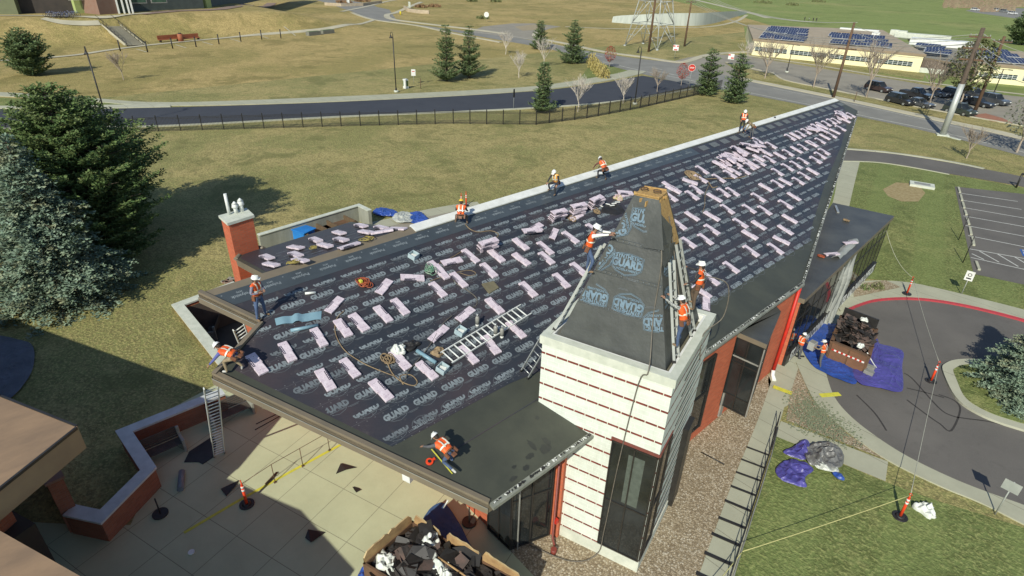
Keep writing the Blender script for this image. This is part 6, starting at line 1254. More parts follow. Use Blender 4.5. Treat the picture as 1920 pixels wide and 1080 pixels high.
# ---- poles
def wpole(label, base, topy, r, arms, mat=None, lean=0.0, tilt=None, kind='utility_pole'):
    B_ = g(*base); h = hat(B_, topy); root = thing(kind, label, 'utility pole' if kind == 'utility_pole' else 'pole', B_); t = V(tilt or (0, 0, 0)); T_ = V((0, 0, h))+t
    b = MB(); b.tube([(0, 0, -.1), T_*.5, T_], [r, r*.85, r*.7], 10); b.obj('pole', mat or M_WOOD, root)
    for (f_, L_, a) in arms:
        b = MB(); c = T_*f_; b.box(c+V((0, 0, 0)), (L_, .16, .2), a); b.obj('crossarm', M_WOOD, root)
        b = MB()
        for s in (-.45, -.2, .2, .45): b.tube([c+V((cos(a)*L_*s, sin(a)*L_*s, .08)), c+V((cos(a)*L_*s, sin(a)*L_*s, .36))], [.09, .05], 6)
        b.obj('insulators', M_FRAMEL, root)
    return B_+T_, B_
WA = radians(60)
pt = {}
pt['a'], _ = wpole('brown wooden utility pole standing in front of the steel lattice tower', (1216, 97), -60, .32, [(.98, 3, WA)])
pt['b'], _ = wpole('dark wooden utility pole right of the steel lattice tower', (1283, 87), 2, .28, [(.98, 3, WA)])
pt['c'], _ = wpole('brown utility pole with one crossarm standing before the yellow school', (1562, 184), 42, .26, [(.66, 3.0, radians(20))])
pt['d'], bd_ = wpole('tall leaning pole with a grey steel lower half on the roadside lawn', (1767, 254), 52, .36, [(.72, 2.8, radians(20)), (.82, 2.8, radians(20)), (.92, 2.4, radians(20))], M_BARK)
hh = pt['d']-bd_; rt = thing('pole_sleeve', 'pale steel sleeve boxed round the lower half of the leaning roadside pole', 'pole', bd_); b = MB(); b.tube([(0, 0, 0), hh*.5], [.42, .38], 10); b.obj('sleeve', M_STEEL, rt); b = MB(); b.box((0, 0, .08), (1.5, 1.2, .16), .4); b.box((1.4, -.6, .05), (2.2, .4, .1), -.4); b.obj('pad', M_CAP, rt)
pt['e'], _ = wpole('rusty brown utility pole right of the leaning roadside pole', (1828, 208), 68, .3, [(.93, 2.6, radians(20))])
pt['f'], _ = wpole('brown utility pole between the leaning pole and the grey pickup', (1812, 172), 92, .25, [])
def wire(label, A, B_, sag, r=.035, grp='overhead wires', mat=None):
    A, B_ = V(A), V(B_); P = [A.lerp(B_, t)-V((0, 0, sag*4*t*(1-t))) for t in [i/14 for i in range(15)]]; b = MB(); b.tube(P, r, 4); tag(b.obj('power_line', mat or bpy.data.materials['wire_grey'], None, A), label, 'power line', grp)
pm('wire_grey', (.42, .42, .36), (.35, .35, .3), .1, .5)
for k, o_ in enumerate((-1.2, 0, 1.2)):
    w1 = V((cos(WA), sin(WA), 0))*o_
    wire('power line strung from the pole before the lattice tower towards the school pole', pt['a']+w1, pt['c']+w1*.5, 3.5); wire('power line strung across the fairway towards the leaning pole', pt['b']+w1+V((0, 0, .2)), pt['d']+V((0, 0, -.8-.6*k))+w1*.4, 4)
    wire('power line leaving the frame to the right from the leaning pole', pt['d']+V((0, 0, -.6-1.1*k)), g(2100, 90+35*k, 12), 2); wire('power line leaving the frame at the upper left from the first pole', pt['a']+w1, pt['a']+V((-150, -45, 3))+w1, 4)
for k in range(5): wire('slanting service wire from the leaning pole down towards the car park', pt['d']+V((0, 0, -.5-1.0*k)), g(1742+9*k, 152-3*k, 4.0), .6, .04)
for k in range(4): wire('wire from the school pole to the leaning pole', pt['c']+V((0, 0, -.5-.9*k)), pt['d']+V((0, 0, -1-.8*k)), 1.2, .03)
# steel lattice tower
c0 = V((-102.4, 149.2, 0)); lt = thing('lattice_tower', 'pale steel lattice transmission tower rising out of the top of the frame', 'transmission tower', c0)
def lp(sx, sy, z): hw = 5.4+(1.4-5.4)*min(1, z/24) if z < 24 else 1.4; return V((sx*hw, sy*hw*.8, z))
cs = [(-1, -1), (1, -1), (1, 1), (-1, 1)]; zs_ = [0, 6, 11.5, 16, 20, 24, 28, 32]
for s in cs: b = MB(); b.tube([lp(*s, z) for z in zs_], .16, 4); b.tube([(lp(*s, 0).x, lp(*s, 0).y, -.1), (lp(*s, 0).x, lp(*s, 0).y, .3)], .4, 8); b.obj('leg', M_STEEL, lt)
b = MB()
for i in range(len(zs_)-1):
    for k in range(4):
        a, c = cs[k], cs[(k+1) % 4]; z0, z1 = zs_[i], zs_[i+1]; m = (lp(*a, z1)+lp(*c, z1))/2
        b.tube([lp(*a, z0), m], .09, 4); b.tube([lp(*c, z0), m], .09, 4); b.tube([lp(*a, z1), lp(*c, z1)], .08, 4)
        b.tube([lp(*a, (z0+z1)/2), lp(*a, z0).lerp(m, .5)], .06, 4); b.tube([lp(*c, (z0+z1)/2), lp(*c, z0).lerp(m, .5)], .06, 4)
b.obj('bracing', M_STEEL, lt)
# lamp posts
def lamp(label, base, topy, hook=True, two=False, sz=1):
    B_ = g(*base); h = hat(B_, topy); root = thing('street_lamp', label, 'street lamp', B_); b = MB(); b.tube([(0, 0, 0), (0, 0, h)], .085, 8); b.tube([(0, 0, .3), (0, 0, .7)], .16, 8); b.obj('pole', M_BLACK, root); b = MB(); b.tube([(0, 0, 0), (0, 0, .32)], .38, 10); b.obj('footing', M_CAP, root)
    if two:
        b = MB(); b.tube([(-1.2, 0, h), (1.2, 0, h)], .05, 5); b.obj('arm', M_BLACK, root)
        for s in (-1, 1): b = MB(); b.rbox((s*1.1, 0, h+.02), (.7, .35, .14), .03); b.obj('lamp_head', M_BLACK, root)
    else:
        b = MB(); b.tube([(0, 0, h-.1), (0, 0, h+.35), (-.18, .0, h+.6), (-.45, 0, h+.6), (-.6, 0, h+.35), (-.6, 0, h+.1)], .045, 6); b.obj('arm', M_BLACK, root); b = MB(); b.tube([(-.6, 0, h+.15), (-.6, 0, h-.12), (-.6, 0, h-.3)], [.07, .16, .3], 10); b.obj('lamp_head', M_BLACK, root)
    return root
lamp('black street lamp on the far lawn left of the two paired pines', (743, 173), 68); lamp('black street lamp in the fence line near the red leaved trees', (1190, 196), 96); lamp('tall leaning black street lamp by the left end of the fence', (205, 240), 98); lamp('car park lamp on a pale footing before the yellow school', (1475, 136), 84, two=True); lamp('car park lamp on a pale footing before the right school wing', (1862, 178), 130, two=True)
# ---- iron fence
FP = xy([(-120, 252), (60, 251), (170, 250), (420, 243), (640, 237), (850, 232), (1005, 234), (1100, 222), (1200, 203), (1300, 180), (1352, 168)])
fe = thing('iron_fence', 'black iron picket fence running along the fresh asphalt road', 'fence', (*FP[3], 0)); FO = V(fe.location); pan = MB(); posts = []
for i in range(len(FP)-1):
    A, B_ = V((*FP[i], 0)), V((*FP[i+1], 0)); L_ = (B_-A).length; n_ = max(1, round(L_/2.45)); d = (B_-A)/n_; hf = 1.75; rz = atan2(d.y, d.x)
    for k in range(n_):
        p = A+d*k; posts.append(p)
        for z in (.18, hf-.2, hf-.02): pan.box(p+d/2+V((0, 0, z)), (d.length, .035, .045), rz)
        for m in range(1, 16): pan.box(p+d*m/16+V((0, 0, hf/2)), (.032, .032, hf), rz)
pan.obj('pickets', M_BLACK, fe, FO)
pmsh = None
for p in posts[:100]:
    if pmsh is None: b = MB(); b.box((0, 0, .97), (.1, .1, 1.95)); b.ball((0, 0, 1.97), .07, 0, 6, 4); pmsh = b.mesh('post', [M_BLACK])
    o = bpy.data.objects.new('post', pmsh); COL.objects.link(o); o.parent = fe; o.location = p-FO
# ---- signs
def sign(name, label, base, topy, shape, col, text=None, tcol=None, w_=.6, h_=.75, post=None, face=None, band=None):
    B_ = g(*base) if not hasattr(base, 'z') else base; h = hat(B_, topy) if topy is not None else 2.1; root = thing(name, label, 'sign', B_); dirn = (V((0, 0, H))-B_) if face is None else V(face); dirn.z = 0; rz = atan2(dirn.y, dirn.x)+pi/2; root.rotation_euler = (0, 0, rz)
    b = MB(); b.tube([(0, 0.03, 0), (0, .03, h)], .03, 5); b.obj('post', post or M_STEEL, root); b = MB(); c = V((0, 0, h-h_/2))
    if shape == 'oct': P = [(w_/2*cos(pi/8+i*pi/4)/cos(pi/8), w_/2*sin(pi/8+i*pi/4)/cos(pi/8)) for i in range(8)]
    elif shape == 'dia': P = [(0, -h_/2), (w_/2, 0), (0, h_/2), (-w_/2, 0)]
    else: P = [(-w_/2, -h_/2), (w_/2, -h_/2), (w_/2, h_/2), (-w_/2, h_/2)]
    if shape == 'oct': Pb = [(x*1.08, y*1.08) for x, y in P]; b.face([(x, -.004, c.z+y) for x, y in Pb], 1)
    b.face([(x, -.012, c.z+y) for x, y in P], 0); b.face([(x, .014, c.z+y) for x, y in P][::-1], 2)
    b.obj('panel', [col, M_WHITE, M_STEEL], root)
    if text:
        b = MB()
        for (tx, s_, dy, cm) in text: stamp(b, textmesh(tx, s_, .01*s_/.3), lambda x, y: V((x, -.022, c.z+y)), cm, None, 0, dy)
        b.obj('legend', tcol or [M_WHITE, M_RED, M_BLACK], root)
    if band: b = MB(); [b.box((x, -.02, c.z+z), (a, .004, k_), 0, 0) for x, z, a, k_ in band]; b.obj('symbol', M_RED, root)
    return root
sign('stop_sign', 'red octagonal stop sign at the end of the fresh asphalt road', (1291, 166), 121, 'oct', M_RED, [('STOP', .33, 0, 0)], w_=1.15, h_=1.15)
sign('road_work_sign', 'small white and red sign on a slanted post near the lattice tower', (1264, 112), 84, 'rect', M_WHITE, None, w_=1.3, h_=1.3, band=[(-.4, .35, .5, .3), (.4, .35, .4, .3), (0, -.45, .8, .25)])
sign('road_work_sign', 'small white and red sign on the school driveway', (1368, 122), 101, 'rect', M_WHITE, None, w_=1.3, h_=1.2, band=[(-.4, .35, .5, .3), (.3, -.3, .6, .3)])
sign('street_sign', 'small white sign back on the far lawn right of the street lamp', (776, 158), 130, 'rect', M_WHITE, None, w_=.75, h_=1.1, band=[(0, .2, .5, .12)])
sign('street_sign', 'white oval sign alone on the lawn beyond the main road', (912, 42), 22, 'oct', M_WHITE, None, w_=1.6, h_=1.9)
sign('street_sign', 'narrow dark street sign between the fence and the fresh road', (963, 205), 167, 'rect', M_BLACK, None, w_=.4, h_=1.2, face=(1, .2, 0))
root = thing('utility_box', 'white utility box right of the street lamp on the far lawn', 'utility box', g(761, 166)); b = MB(); b.rbox((0, 0, .8), (.7, .7, 1.6), .06); b.obj('cabinet', M_WHITE, root); b = MB(); b.box((.36, .1, .9), (.02, .4, .9)); b.box((-.2, -.36, .9), (.2, .02, .9)); b.obj('door', M_PINE, root)
for (px, py, ty, lab) in ((789, 166, 147, 'thin dark stake right of the utility box'), (1601, 192, 172, 'dark stake on the verge beside the school pole')):
    B_ = g(px, py); b = MB(); b.tube([B_, B_+V((0, 0, hat(B_, ty)))], .06, 5); tag(b.obj('stake', M_WOOD, None, B_), lab, 'stake')
root = thing('fire_hydrant', 'yellow fire hydrant at the upper road bend', 'hydrant', g(751, 28)); b = MB(); b.tube([(0, 0, 0), (0, 0, 1.0), (0, 0, 1.25), (0, 0, 1.4)], [.3, .3, .24, .05], 10); b.tube([(-.5, 0, .8), (.5, 0, .8)], .14, 8); b.obj('barrel', pm('hydrant_yellow', (.75, .62, .05)), root)
# monument sign bed and low planter walls
def low_wall(label, P, h, mat, t=.6, name='planter_wall'):
    P = [g(*p) for p in P]; b = MB()
    for i in range(len(P)-1): d = P[i+1]-P[i]; b.box((P[i]+P[i+1])/2+V((0, 0, h/2)), (d.length+t*.5, t, h-.002*i), atan2(d.y, d.x))
    return tag(b.obj(name, mat, None, P[0]), label, 'wall')
M_STONE = pm('pale_block_wall', (.50, .42, .30), (.38, .31, .22), .9, .85, .3, 3)
low_wall('pale curved planter wall around rusty shrubs at the upper road bend', [(758, 17), (765, 22), (785, 25), (804, 26)], 1.3, M_STONE); low_wall('long pale planter wall at the top edge left of the road', [(610, 10), (640, 12), (680, 11), (715, 6)], 1.2, M_STONE)
root = thing('monument_sign', 'pale rounded monument sign on the planter at the road bend', 'sign', g(768, 16)); b = MB(); b.rbox((0, 0, 1.5), (2.6, .5, 2.4), .2, ra); b.obj('slab', M_CAP, root)
root = thing('monument_sign', 'pale slab sign on the planter wall at the top edge', 'sign', g(653, 7)); b = MB(); b.rbox((0, 0, 1.2), (5, .6, 1.5), .15, ra); b.rbox((0, 0, 2.0), (3.6, .5, .7), .1, ra); b.obj('slab', M_WHITE, root)
b = MB(); C = smooth_line([g(*p) for p in [(1147, 42), (1200, 46), (1256, 48), (1310, 48), (1345, 42), (1372, 34), (1400, 26)]], 8)
for i in range(len(C)-1): h0 = .5+3.9*sin(pi*min(1, .08+i/(len(C)-1)*.92))**.7; h1_ = .5+3.9*sin(pi*min(1, .08+(i+1)/(len(C)-1)*.92))**.7; b.face([C[i], C[i+1], C[i+1]+V((-.3, .8, h1_)), C[i]+V((-.3, .8, h0))], 0); b.face([C[i]+V((-.3, .8, h0)), C[i+1]+V((-.3, .8, h1_)), C[i+1]+V((-.5, 1.3, h1_-.2)), C[i]+V((-.5, 1.3, h0-.2))], 0)
tag(b.obj('retaining_wall', pm('blue_grey_retaining_wall', (.45, .48, .42), (.36, .39, .34), .5, .8, .3, 2, st=(2, 2, .1)), None, C[0]), 'long pale retaining wall curving behind the lattice tower', 'retaining wall')
# ---- top left: hillside building, stairs, benches, bicycles, path posts
ho = gt(180, 26); ab = thing('apartment_building', 'green and brown sided building at the top left above the stairs', 'building', ho); M_SIDE = pm('olive_siding', (.17, .19, .10), (.14, .155, .085), .6, .8); M_SIDED = pm('dark_brown_cladding', (.055, .045, .038), (.04, .034, .03), .7, .85); M_LIME = pm('lime_siding', (.38, .45, .17), (.33, .4, .15), .8, .8); M_SIDEG = pm('slate_siding', (.09, .11, .10), (.07, .085, .08), .8, .8)
def facade(pxs, out, h, mat, name='wall', zb=0):
    A, B_ = gt(*pxs[0]), gt(*pxs[1]); d = (B_-A).normalized(); nb_ = V((-d.y, d.x, 0)); nb_ = nb_ if nb_.x < 0 else -nb_; P = [A-nb_*out, B_-nb_*out, B_+nb_*8, A+nb_*8]; b = MB(); b.prism([p.to_2d() for p in P], A.z-1+zb, A.z+h, 0); return b.obj(name, mat, ab, ho), A, B_, d, nb_
facade(((-60, 27), (35, 27)), 0, 8, M_SIDE); facade(((30, 27), (146, 26)), -2.5, 8, M_SIDED); w_, A, B_, d, nb_ = facade(((143, 25), (168, 24)), .5, 8, M_LIME); facade(((166, 26), (186, 26)), -1, 8, M_SIDEG); facade(((182, 27), (216, 25)), 1.2, 8, M_BRICKD); facade(((214, 24), (260, 22)), -1.5, 8, M_SIDE); facade(((252, 22), (385, 16)), -.5, 8, M_SIDEG); facade(((384, 15), (393, 14)), .8, 8, M_LIME); facade(((392, 15), (560, 5)), -1, 7, M_SIDEG)
for (pxs, z, w2, h2_, m) in (((150, 25), 4.6, 3.2, 2.4, M_WHITE), ((262, 22), 3.6, 3.5, 2.5, M_FRAMEL), ((300, 21), 3.6, 3.5, 2.5, M_FRAMEL)):
    P = gt(*pxs)+V((1.2, 0, z)); b = MB(); b.box(P, (.2, w2+.5, h2_+.5)); f_ = b.obj('window', m, ab, ho); b = MB(); b.box(P+V((.12, 0, 0)), (.1, w2, h2_)); b.obj('pane', pm('green_pane', (.06, .12, .08), (.04, .08, .06), 1, .1) if 'green_pane' not in bpy.data.materials else bpy.data.materials['green_pane'], f_, ho)
for px in (222, 232, 241, 248): P = gt(px, 25); b = MB(); b.box(P+V((1, 0, 3)), (.35, .35, 7)); b.obj('column', M_WHITE, ab, ho)
ribbon('terrace_walk', [(-60, 29)], [(-60, 33)], M_FARWALK) if False else None
def tstrip(name, P, wd, mat, z=.04, kind='structure'):
    C = smooth_line([gt(*p) for p in P], 4); b = MB(); L_, R_ = [], []
    for i, p in enumerate(C): d = (C[min(i+1, len(C)-1)]-C[max(i-1, 0)]).normalized(); q = V((-d.y, d.x, 0)).normalized()*wd/2; L_.append(p+q); R_.append(p-q)
    for i in range(len(C)-1):
        q = [V((p.x, p.y, TH(p.x, p.y)+z+.1)) for p in (R_[i], R_[i+1], L_[i+1], L_[i])]; b.face(q)
    return tag(b.obj(name, mat), kind=kind)
tstrip('terrace_walk', [(-60, 30), (60, 30), (120, 31), (185, 33), (230, 29), (280, 24)], 1.7, M_FARWALK); tstrip('terrace_walk', [(80, 35), (110, 37), (150, 37), (185, 36)], 1.8, M_FARWALK); tstrip('terrace_walk', [(262, 27), (330, 21), (440, 13), (510, 6)], 4, pm('mauve_bed', (.27, .19, .15), (.22, .16, .12), 1), .03)
tstrip('hill_path', [(-40, 114), (30, 113), (140, 104), (200, 95), (270, 86), (340, 79), (400, 73.5), (450, 69), (500, 64.5), (560, 60), (620, 53), (660, 46), (700, 38)], 1.7, M_FARWALK, .0)
# stairs with rails
sb, stp = gt(254, 86), gt(196, 38); st_ = thing('outdoor_stairs', 'long concrete stair with dark handrails climbing the bank at the upper left', 'stairs', sb); d = (stp-sb); L_ = V((d.x, d.y, 0)).length; dz = stp.z-sb.z; dn_ = V((d.x, d.y, 0)).normalized(); sd_ = V((-dn_.y, dn_.x, 0)); rz = atan2(dn_.y, dn_.x); N_ = 30; wS = 3.4
b = MB()
for i in range(N_):
    t = (i+.5)/N_; zz = sb.z+dz*(i+1)/N_+.12; c = sb+dn_*L_*t; b.box((c.x, c.y, zz-.4), (L_/N_*.86, wS, .8), rz, 0); b.box((c.x-dn_.x*L_/N_*.47, c.y-dn_.y*L_/N_*.47, zz-.45), (L_/N_*.10, wS, .78), rz, 1)
b.obj('treads', [M_FARWALK, M_BLACK], st_, sb); b = MB()
for s in (-1, 1): b.tube([sb+sd_*s*(wS/2+.25)+V((0, 0, .3)), stp+sd_*s*(wS/2+.25)+V((0, 0, .3))], .22, 4)
b.obj('side_kerb', M_FARWALK, st_, sb)
for s in (-1, 1):
    b = MB()
    for z in (.6, 1.2): b.tube([sb+sd_*s*wS/2+V((0, 0, z)), stp+sd_*s*wS/2+V((0, 0, z))], .05, 4)
    for i in range(9): p = sb.lerp(stp, i/8)+sd_*s*wS/2; b.tube([p, p+V((0, 0, 1.2))], .05, 4)
    b.obj('handrail', M_BLACK, st_, sb)
M_TERR = pm('terracotta_wood', (.36, .12, .05), (.28, .09, .04), 1, .7); av2 = (g(372, 77)-g(305, 83)).normalized(); rb = atan2(av2.y, av2.x)
for (px, py, lab) in ((318, 78, 'long red brown bench beside the hill path, left one'), (357, 76, 'long red brown bench beside the hill path, right one')):
    root = thing('park_bench', lab, 'bench', g(px, py), rb); b = MB(); b.box((0, 0, .55), (5.2, .8, .12)); b.obj('seat', M_TERR, root); b = MB(); b.box((0, .45, 1.05), (5.2, .1, .9)); b.obj('backrest', M_TERR, root)
    for s in (-1, 1): b = MB(); b.box((s*2.2, 0, .25), (.25, .7, .5)); b.obj('leg', M_BLACK, root)
root = thing('litter_bin', 'red brown cylindrical bin between the two benches', 'bin', g(340, 78)); b = MB(); b.tube([(0, 0, 0), (0, 0, 1.8)], .65, 12); b.obj('drum', M_TERR, root); b = MB(); b.tube([(0, 0, 1.8), (0, 0, 2.0)], [.5, .3], 10); b.obj('lid', M_BLACK, root)
for i, (px, py) in enumerate([(226, 96), (277, 98), (324, 91), (368, 88), (411, 83), (452, 78), (491, 74), (527, 72)]):
    B_ = g(px, py); b = MB(); b.tube([B_, B_+V((0, 0, 2.1))], .14, 6); b.tube([B_+V((0, 0, 2.1)), B_+V((0, 0, 2.25))], .18, 6); tag(b.obj('path_post', M_BLACK, None, B_), 'dark post in the row along the hill path', 'post', 'dark posts along the hill path')
for (px, py, lab) in ((588, 66, 'left low grey concrete planter at the path bend'), (614, 63, 'right low grey concrete planter at the path bend')):
    root = thing('planter_box', lab, 'planter', g(px, py), rb); b = MB(); b.box((0, 0, .5), (4.2, 1.4, 1.0)); b.obj('box', pm('planter_grey', (.2, .2, .16), (.16, .16, .13), 1) if 'planter_grey' not in bpy.data.materials else bpy.data.materials['planter_grey'], root); b = MB(); b.box((0, 0, 1.03), (3.8, 1.0, .08)); b.obj('soil', M_PINE2, root)
def bicycle_parts():
    fr, w1 = MB(), MB(); r = .34
    for x in (-.52, .52): w1.tube([(x+cos(a)*r, 0, r+sin(a)*r) for a in [i*2*pi/14 for i in range(15)]], .035, 4)
    fr.tube([(-.52, 0, r), (-.1, 0, .3), (.38, 0, .82), (-.18, 0, .82), (-.52, 0, r)], .03, 4); fr.tube([(-.1, 0, .3), (-.2, 0, .95)], .03, 4); fr.tube([(.52, 0, r), (.36, 0, .98), (.36, .25, 1.0)], .03, 4); fr.tube([(.36, 0, .98), (.36, -.25, 1.0)], .03, 4)
    s = MB(); s.rbox((-.22, 0, .97), (.26, .14, .07), .02); return fr.mesh('frame', [pm('bike_blue', (.12, .16, .34), (.3, .32, .36), 1.5)]), w1.mesh('wheels', [M_BLACK]), s.mesh('saddle', [M_BLACK])
bp_ = bicycle_parts()
for i in range(13):
    p = gt(92+4.2*i, 33+rnd.uniform(-2.5, 2.5)); root = thing('bicycle', 'bicycle in the crowded rack at the top left terrace', 'bicycle', p+V((0, 0, .08)), rnd.uniform(1.1, 2.0), 'bicycles in the crowded rack'); root.scale = (1.25,)*3
    for nm, m in zip(('frame', 'wheels', 'saddle'), bp_): o = bpy.data.objects.new(nm, m); COL.objects.link(o); o.parent = root
for i, (px, py) in enumerate([(1508, 39), (1516, 40), (1524, 41), (1530, 41)]):
    person('tiny dark figure walking on the fairway beyond the school', g(px, py), 1+i, pose(.03, 0), M_WHITE if i == 1 else M_BLACKC, M_BLACKC, vest=None if False else M_BLACKC, hat=M_BLACK, belt=False)[0]['group'] = 'figures on the fairway'
# ================================================================== NEAR GROUND THINGS
def bollard(label, base, s=1.0, grp=None, inshade=False):
    root = thing('delineator_post', label, 'delineator post', base); b = MB(); b.tube([(0, 0, .0), (0, 0, .05)], .30*s, 16); b.tube([(0, 0, .05), (0, 0, .09)], [.2*s, .12*s], 12); b.obj('base', M_BLACK, root)
    b = MB(); b.tube([(0, 0, .06), (0, 0, 1.12*s)], [.062, .055], 10); b.tube([(0, 0, 1.12*s), (0, 0, 1.2*s), (0, 0, 1.26*s)], [.055, .03, .02], 8); b.tube([(0, 0, 1.26*s), (.05, 0, 1.34*s), (0, 0, 1.42*s), (-.05, 0, 1.34*s), (0, 0, 1.26*s)], .018, 5); b.obj('tube', M_ORG, root)
    for z in (.80, .98): b = MB(); b.tube([(0, 0, z*s), (0, 0, (z+.09)*s)], .066, 10); b.obj('reflective_collar', M_WHITE, root)
    return V(base)+V((0, 0, 1.3*s))
b1 = bollard('orange delineator post on the lower right lawn', g(1687, 969)); b2 = bollard('orange delineator post on the asphalt left of the island', g(1745, 715)); b3 = bollard('orange delineator post on the pavement above the red kerb', g(1700, 551, .1)); b4 = bollard('orange delineator post standing on the shaded patio', g(463, 946, .02)); b5 = bollard('left one of two orange delineator posts on the lawn behind the ridge', g(865, 389)); b6 = bollard('right one of two orange delineator posts on the lawn behind the ridge', g(874, 386))
M_ROPEY = pm('pale_yellow_rope', (.55, .52, .22), (.45, .43, .18), 4); M_ROPEW = pm('pale_rope', (.5, .5, .4), (.4, .4, .33), 4)
rail0, rail1 = g(1455, 800, .95), g(1376, 1086, .95)
def line(label, A, B_, sag, mat, r=.012, grp=None): wire(label, A, B_, sag, r, grp, mat)
line('yellow warning rope from the walkway railing to the lawn post', g(1392, 1034, .9), b1, .05, M_ROPEY, .018); line('yellow warning rope leaving the walkway railing towards the bottom edge', g(1392, 1034, .9), g(1330, 1110, .8), .05, M_ROPEY, .018); line('pale warning rope from the lawn post across the asphalt', b1, b2, .1, M_ROPEW, .014); line('pale warning rope from the asphalt post to the kerb post', b2, b3, .12, M_ROPEW, .014); line('pale warning rope from the kerb post to the wing corner', b3, V(wf1)+V((0, 0, 3.4)), .5, M_ROPEW, .014)
# walkway railing with crossing bars
rb_ = [(1455, 800), (1442, 853), (1434, 877), (1427, 901), (1418, 930), (1408, 960), (1399, 990), (1388, 1023), (1376, 1061), (1362, 1105)]
rl = thing('walkway_railing', 'thin black railing along the concrete walk by the gravel, casting a lattice shadow', 'railing', g(1420, 920)); RO = V(rl.location); b = MB(); P = [g(*p, .03) for p in rb_]
for z in (.12, .95): b.tube([p+V((0, 0, z)) for p in P], .02, 5)
b.obj('rail', M_BLACK, rl, RO)
for p in P: b = MB(); b.tube([p, p+V((0, 0, .97))], .022, 5); b.obj('post', M_BLACK, rl, RO)
b = MB()
for i in range(len(P)-1): b.tube([P[i]+V((0, 0, .12)), P[i+1]+V((0, 0, .95))], .012, 4)
b.obj('brace', M_BLACK, rl, RO)
b = MB(); b.tube([p+V((.1, 0, .02)) for p in P], .03, 4); b.obj('foot_rail', M_FRAMEL, rl, RO)
for (a, c, w_) in (((1400, 838), (1443, 854), .07), ((1390, 861), (1435, 878), .07), ((1380, 885), (1427, 902), .08), ((1370, 911), (1419, 930), .09), ((1359, 938), (1409, 959), .10), ((1347, 970), (1399, 991), .11), ((1334, 1000), (1389, 1024), .12), ((1321, 1036), (1377, 1061), .13), ((1305, 1074), (1362, 1100), .14)):
    A, B_ = g(*a, .05), g(*c, .05); d = B_-A; b = MB(); b.box((A+B_)/2, (d.length, w_, .05), atan2(d.y, d.x)); tag(b.obj('cross_bar', M_BLACK, None, A), 'flat black bar lying across the concrete walk beside the railing', 'bar', 'black bars across the walk')
b = MB(); A, B_ = g(1315, 848, .06), g(1358, 871, .06); b.tube([A, B_], .03, 5); tag(b.obj('iron_rod', M_BLACK, None, A), 'thin dark rod lying on the river gravel', 'rod')
# warning rail on the patio
ps = [g(*p, .03) for p in [(516, 904), (568, 873.5), (618, 844), (662, 818)]]; rl = thing('warning_rail', 'thin brown post and rail line standing along the yellow patio stripe', 'railing', ps[0]); O_ = V(ps[0])
for p in ps: b = MB(); b.tube([p, p+V((0, 0, 1.05))], .018, 5); b.box(p, (.12, .12, .02)); b.obj('post', M_WOOD, rl, O_)
b = MB(); A = g(463, 946, 1.2); b.tube([b4-V((0, 0, .1))]+[p+V((0, 0, 1.05)) for p in ps], .014, 5); b.obj('rail', M_WOOD, rl, O_)
for (a, c, w_) in (((480, 795), (528, 772), .07), ((478, 806), (534, 775), .07)): A, B_ = g(*a, .03), g(*c, .03); b = MB(); b.tube([A, B_], .03, 4); tag(b.obj('steel_rod', M_BLACK, None, A), 'thin dark rod lying on the sunlit patio by the roof edge', 'rod', 'dark rods by the roof edge')
b = MB(); A, B_ = g(498, 908, .05), g(519, 886, .05); b.tube([A, B_], .05, 5); tag(b.obj('timber_offcut', M_WOOD, None, A), 'short dark timber lying across the yellow stripe end', 'timber')
# patio benches in the shade
def wbench(label, c, rz):
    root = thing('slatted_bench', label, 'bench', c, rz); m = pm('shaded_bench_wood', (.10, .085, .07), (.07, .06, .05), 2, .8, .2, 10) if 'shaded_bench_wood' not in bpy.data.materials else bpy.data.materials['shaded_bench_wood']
    b = MB(); [b.box((0, -.22+.11*i, .45), (1.8, .09, .04)) for i in range(5)]; b.obj('seat', m, root); b = MB(); [b.box((0, .3+.02*i, .55+.11*i), (1.8, .03, .09)) for i in range(5)]; b.obj('backrest', m, root)
    for s in (-1, 1): b = MB(); b.rbox((s*.93, 0, .33), (.13, .75, .66), .03); b.rbox((s*.93, .3, .7), (.13, .14, .7), .03); b.obj('bench_end', M_CONW, root)
wd_ = (g(278, 878)-g(232, 808)); wa = (g(418, 733)-g(232, 808)); wa_ = atan2(wa.y, wa.x)
wbench('dark slatted bench against the patio wall, left one', g(304, 856), wa_); wbench('dark slatted bench against the patio wall, behind the leaning ladder', g(437, 785), wa_)
wbench('grey bench in the small courtyard under the roof notch', g(402, 624, -2.36), radians(-30))
b = MB(); P = [g(*p, .05) for p in [(345, 866), (355, 846), (400, 817), (405, 830), (402, 855), (380, 870), (372, 866)]]; b.slab(P, NZ, .04); tag(b.obj('felt_sheet', M_BLACK, None, P[0]), 'black torn felt sheet on the shaded patio under the ladder', 'sheet')
b = MB(); q = g(368, 782, .0); b.rbox(q+V((0, 0, .5)), (.35, .35, .3), .04, .4); tag(b.obj('wall_box', M_SIDED, None, q), 'small dark box on the patio wall between the benches', 'box')
b = MB(); A, B_ = g(341, 884, .14), g(338, 918, .14); b.tube([A, B_], .13, 12); tag(b.obj('plastic_roll', pm('translucent_blue_film', (.20, .23, .25), (.16, .18, .2), 3, .4), None, A), 'roll of greyish blue plastic film on the shaded patio', 'roll')
def umbrella_base(label, px, py):
    root = thing('weighted_base', label, 'weighted base', g(px, py, .02)); b = MB(); b.tube([(0, 0, 0), (0, 0, .07)], .30, 18); b.obj('disc', M_BLACK, root); b = MB(); b.tube([(0, 0, .07), (0, 0, .9)], .03, 8); b.obj('stem', M_BLACK, root)
umbrella_base('black round weighted base with a short stem on the shaded patio', 301, 964); umbrella_base('black round weighted base by the glazed corner', 880, 980)
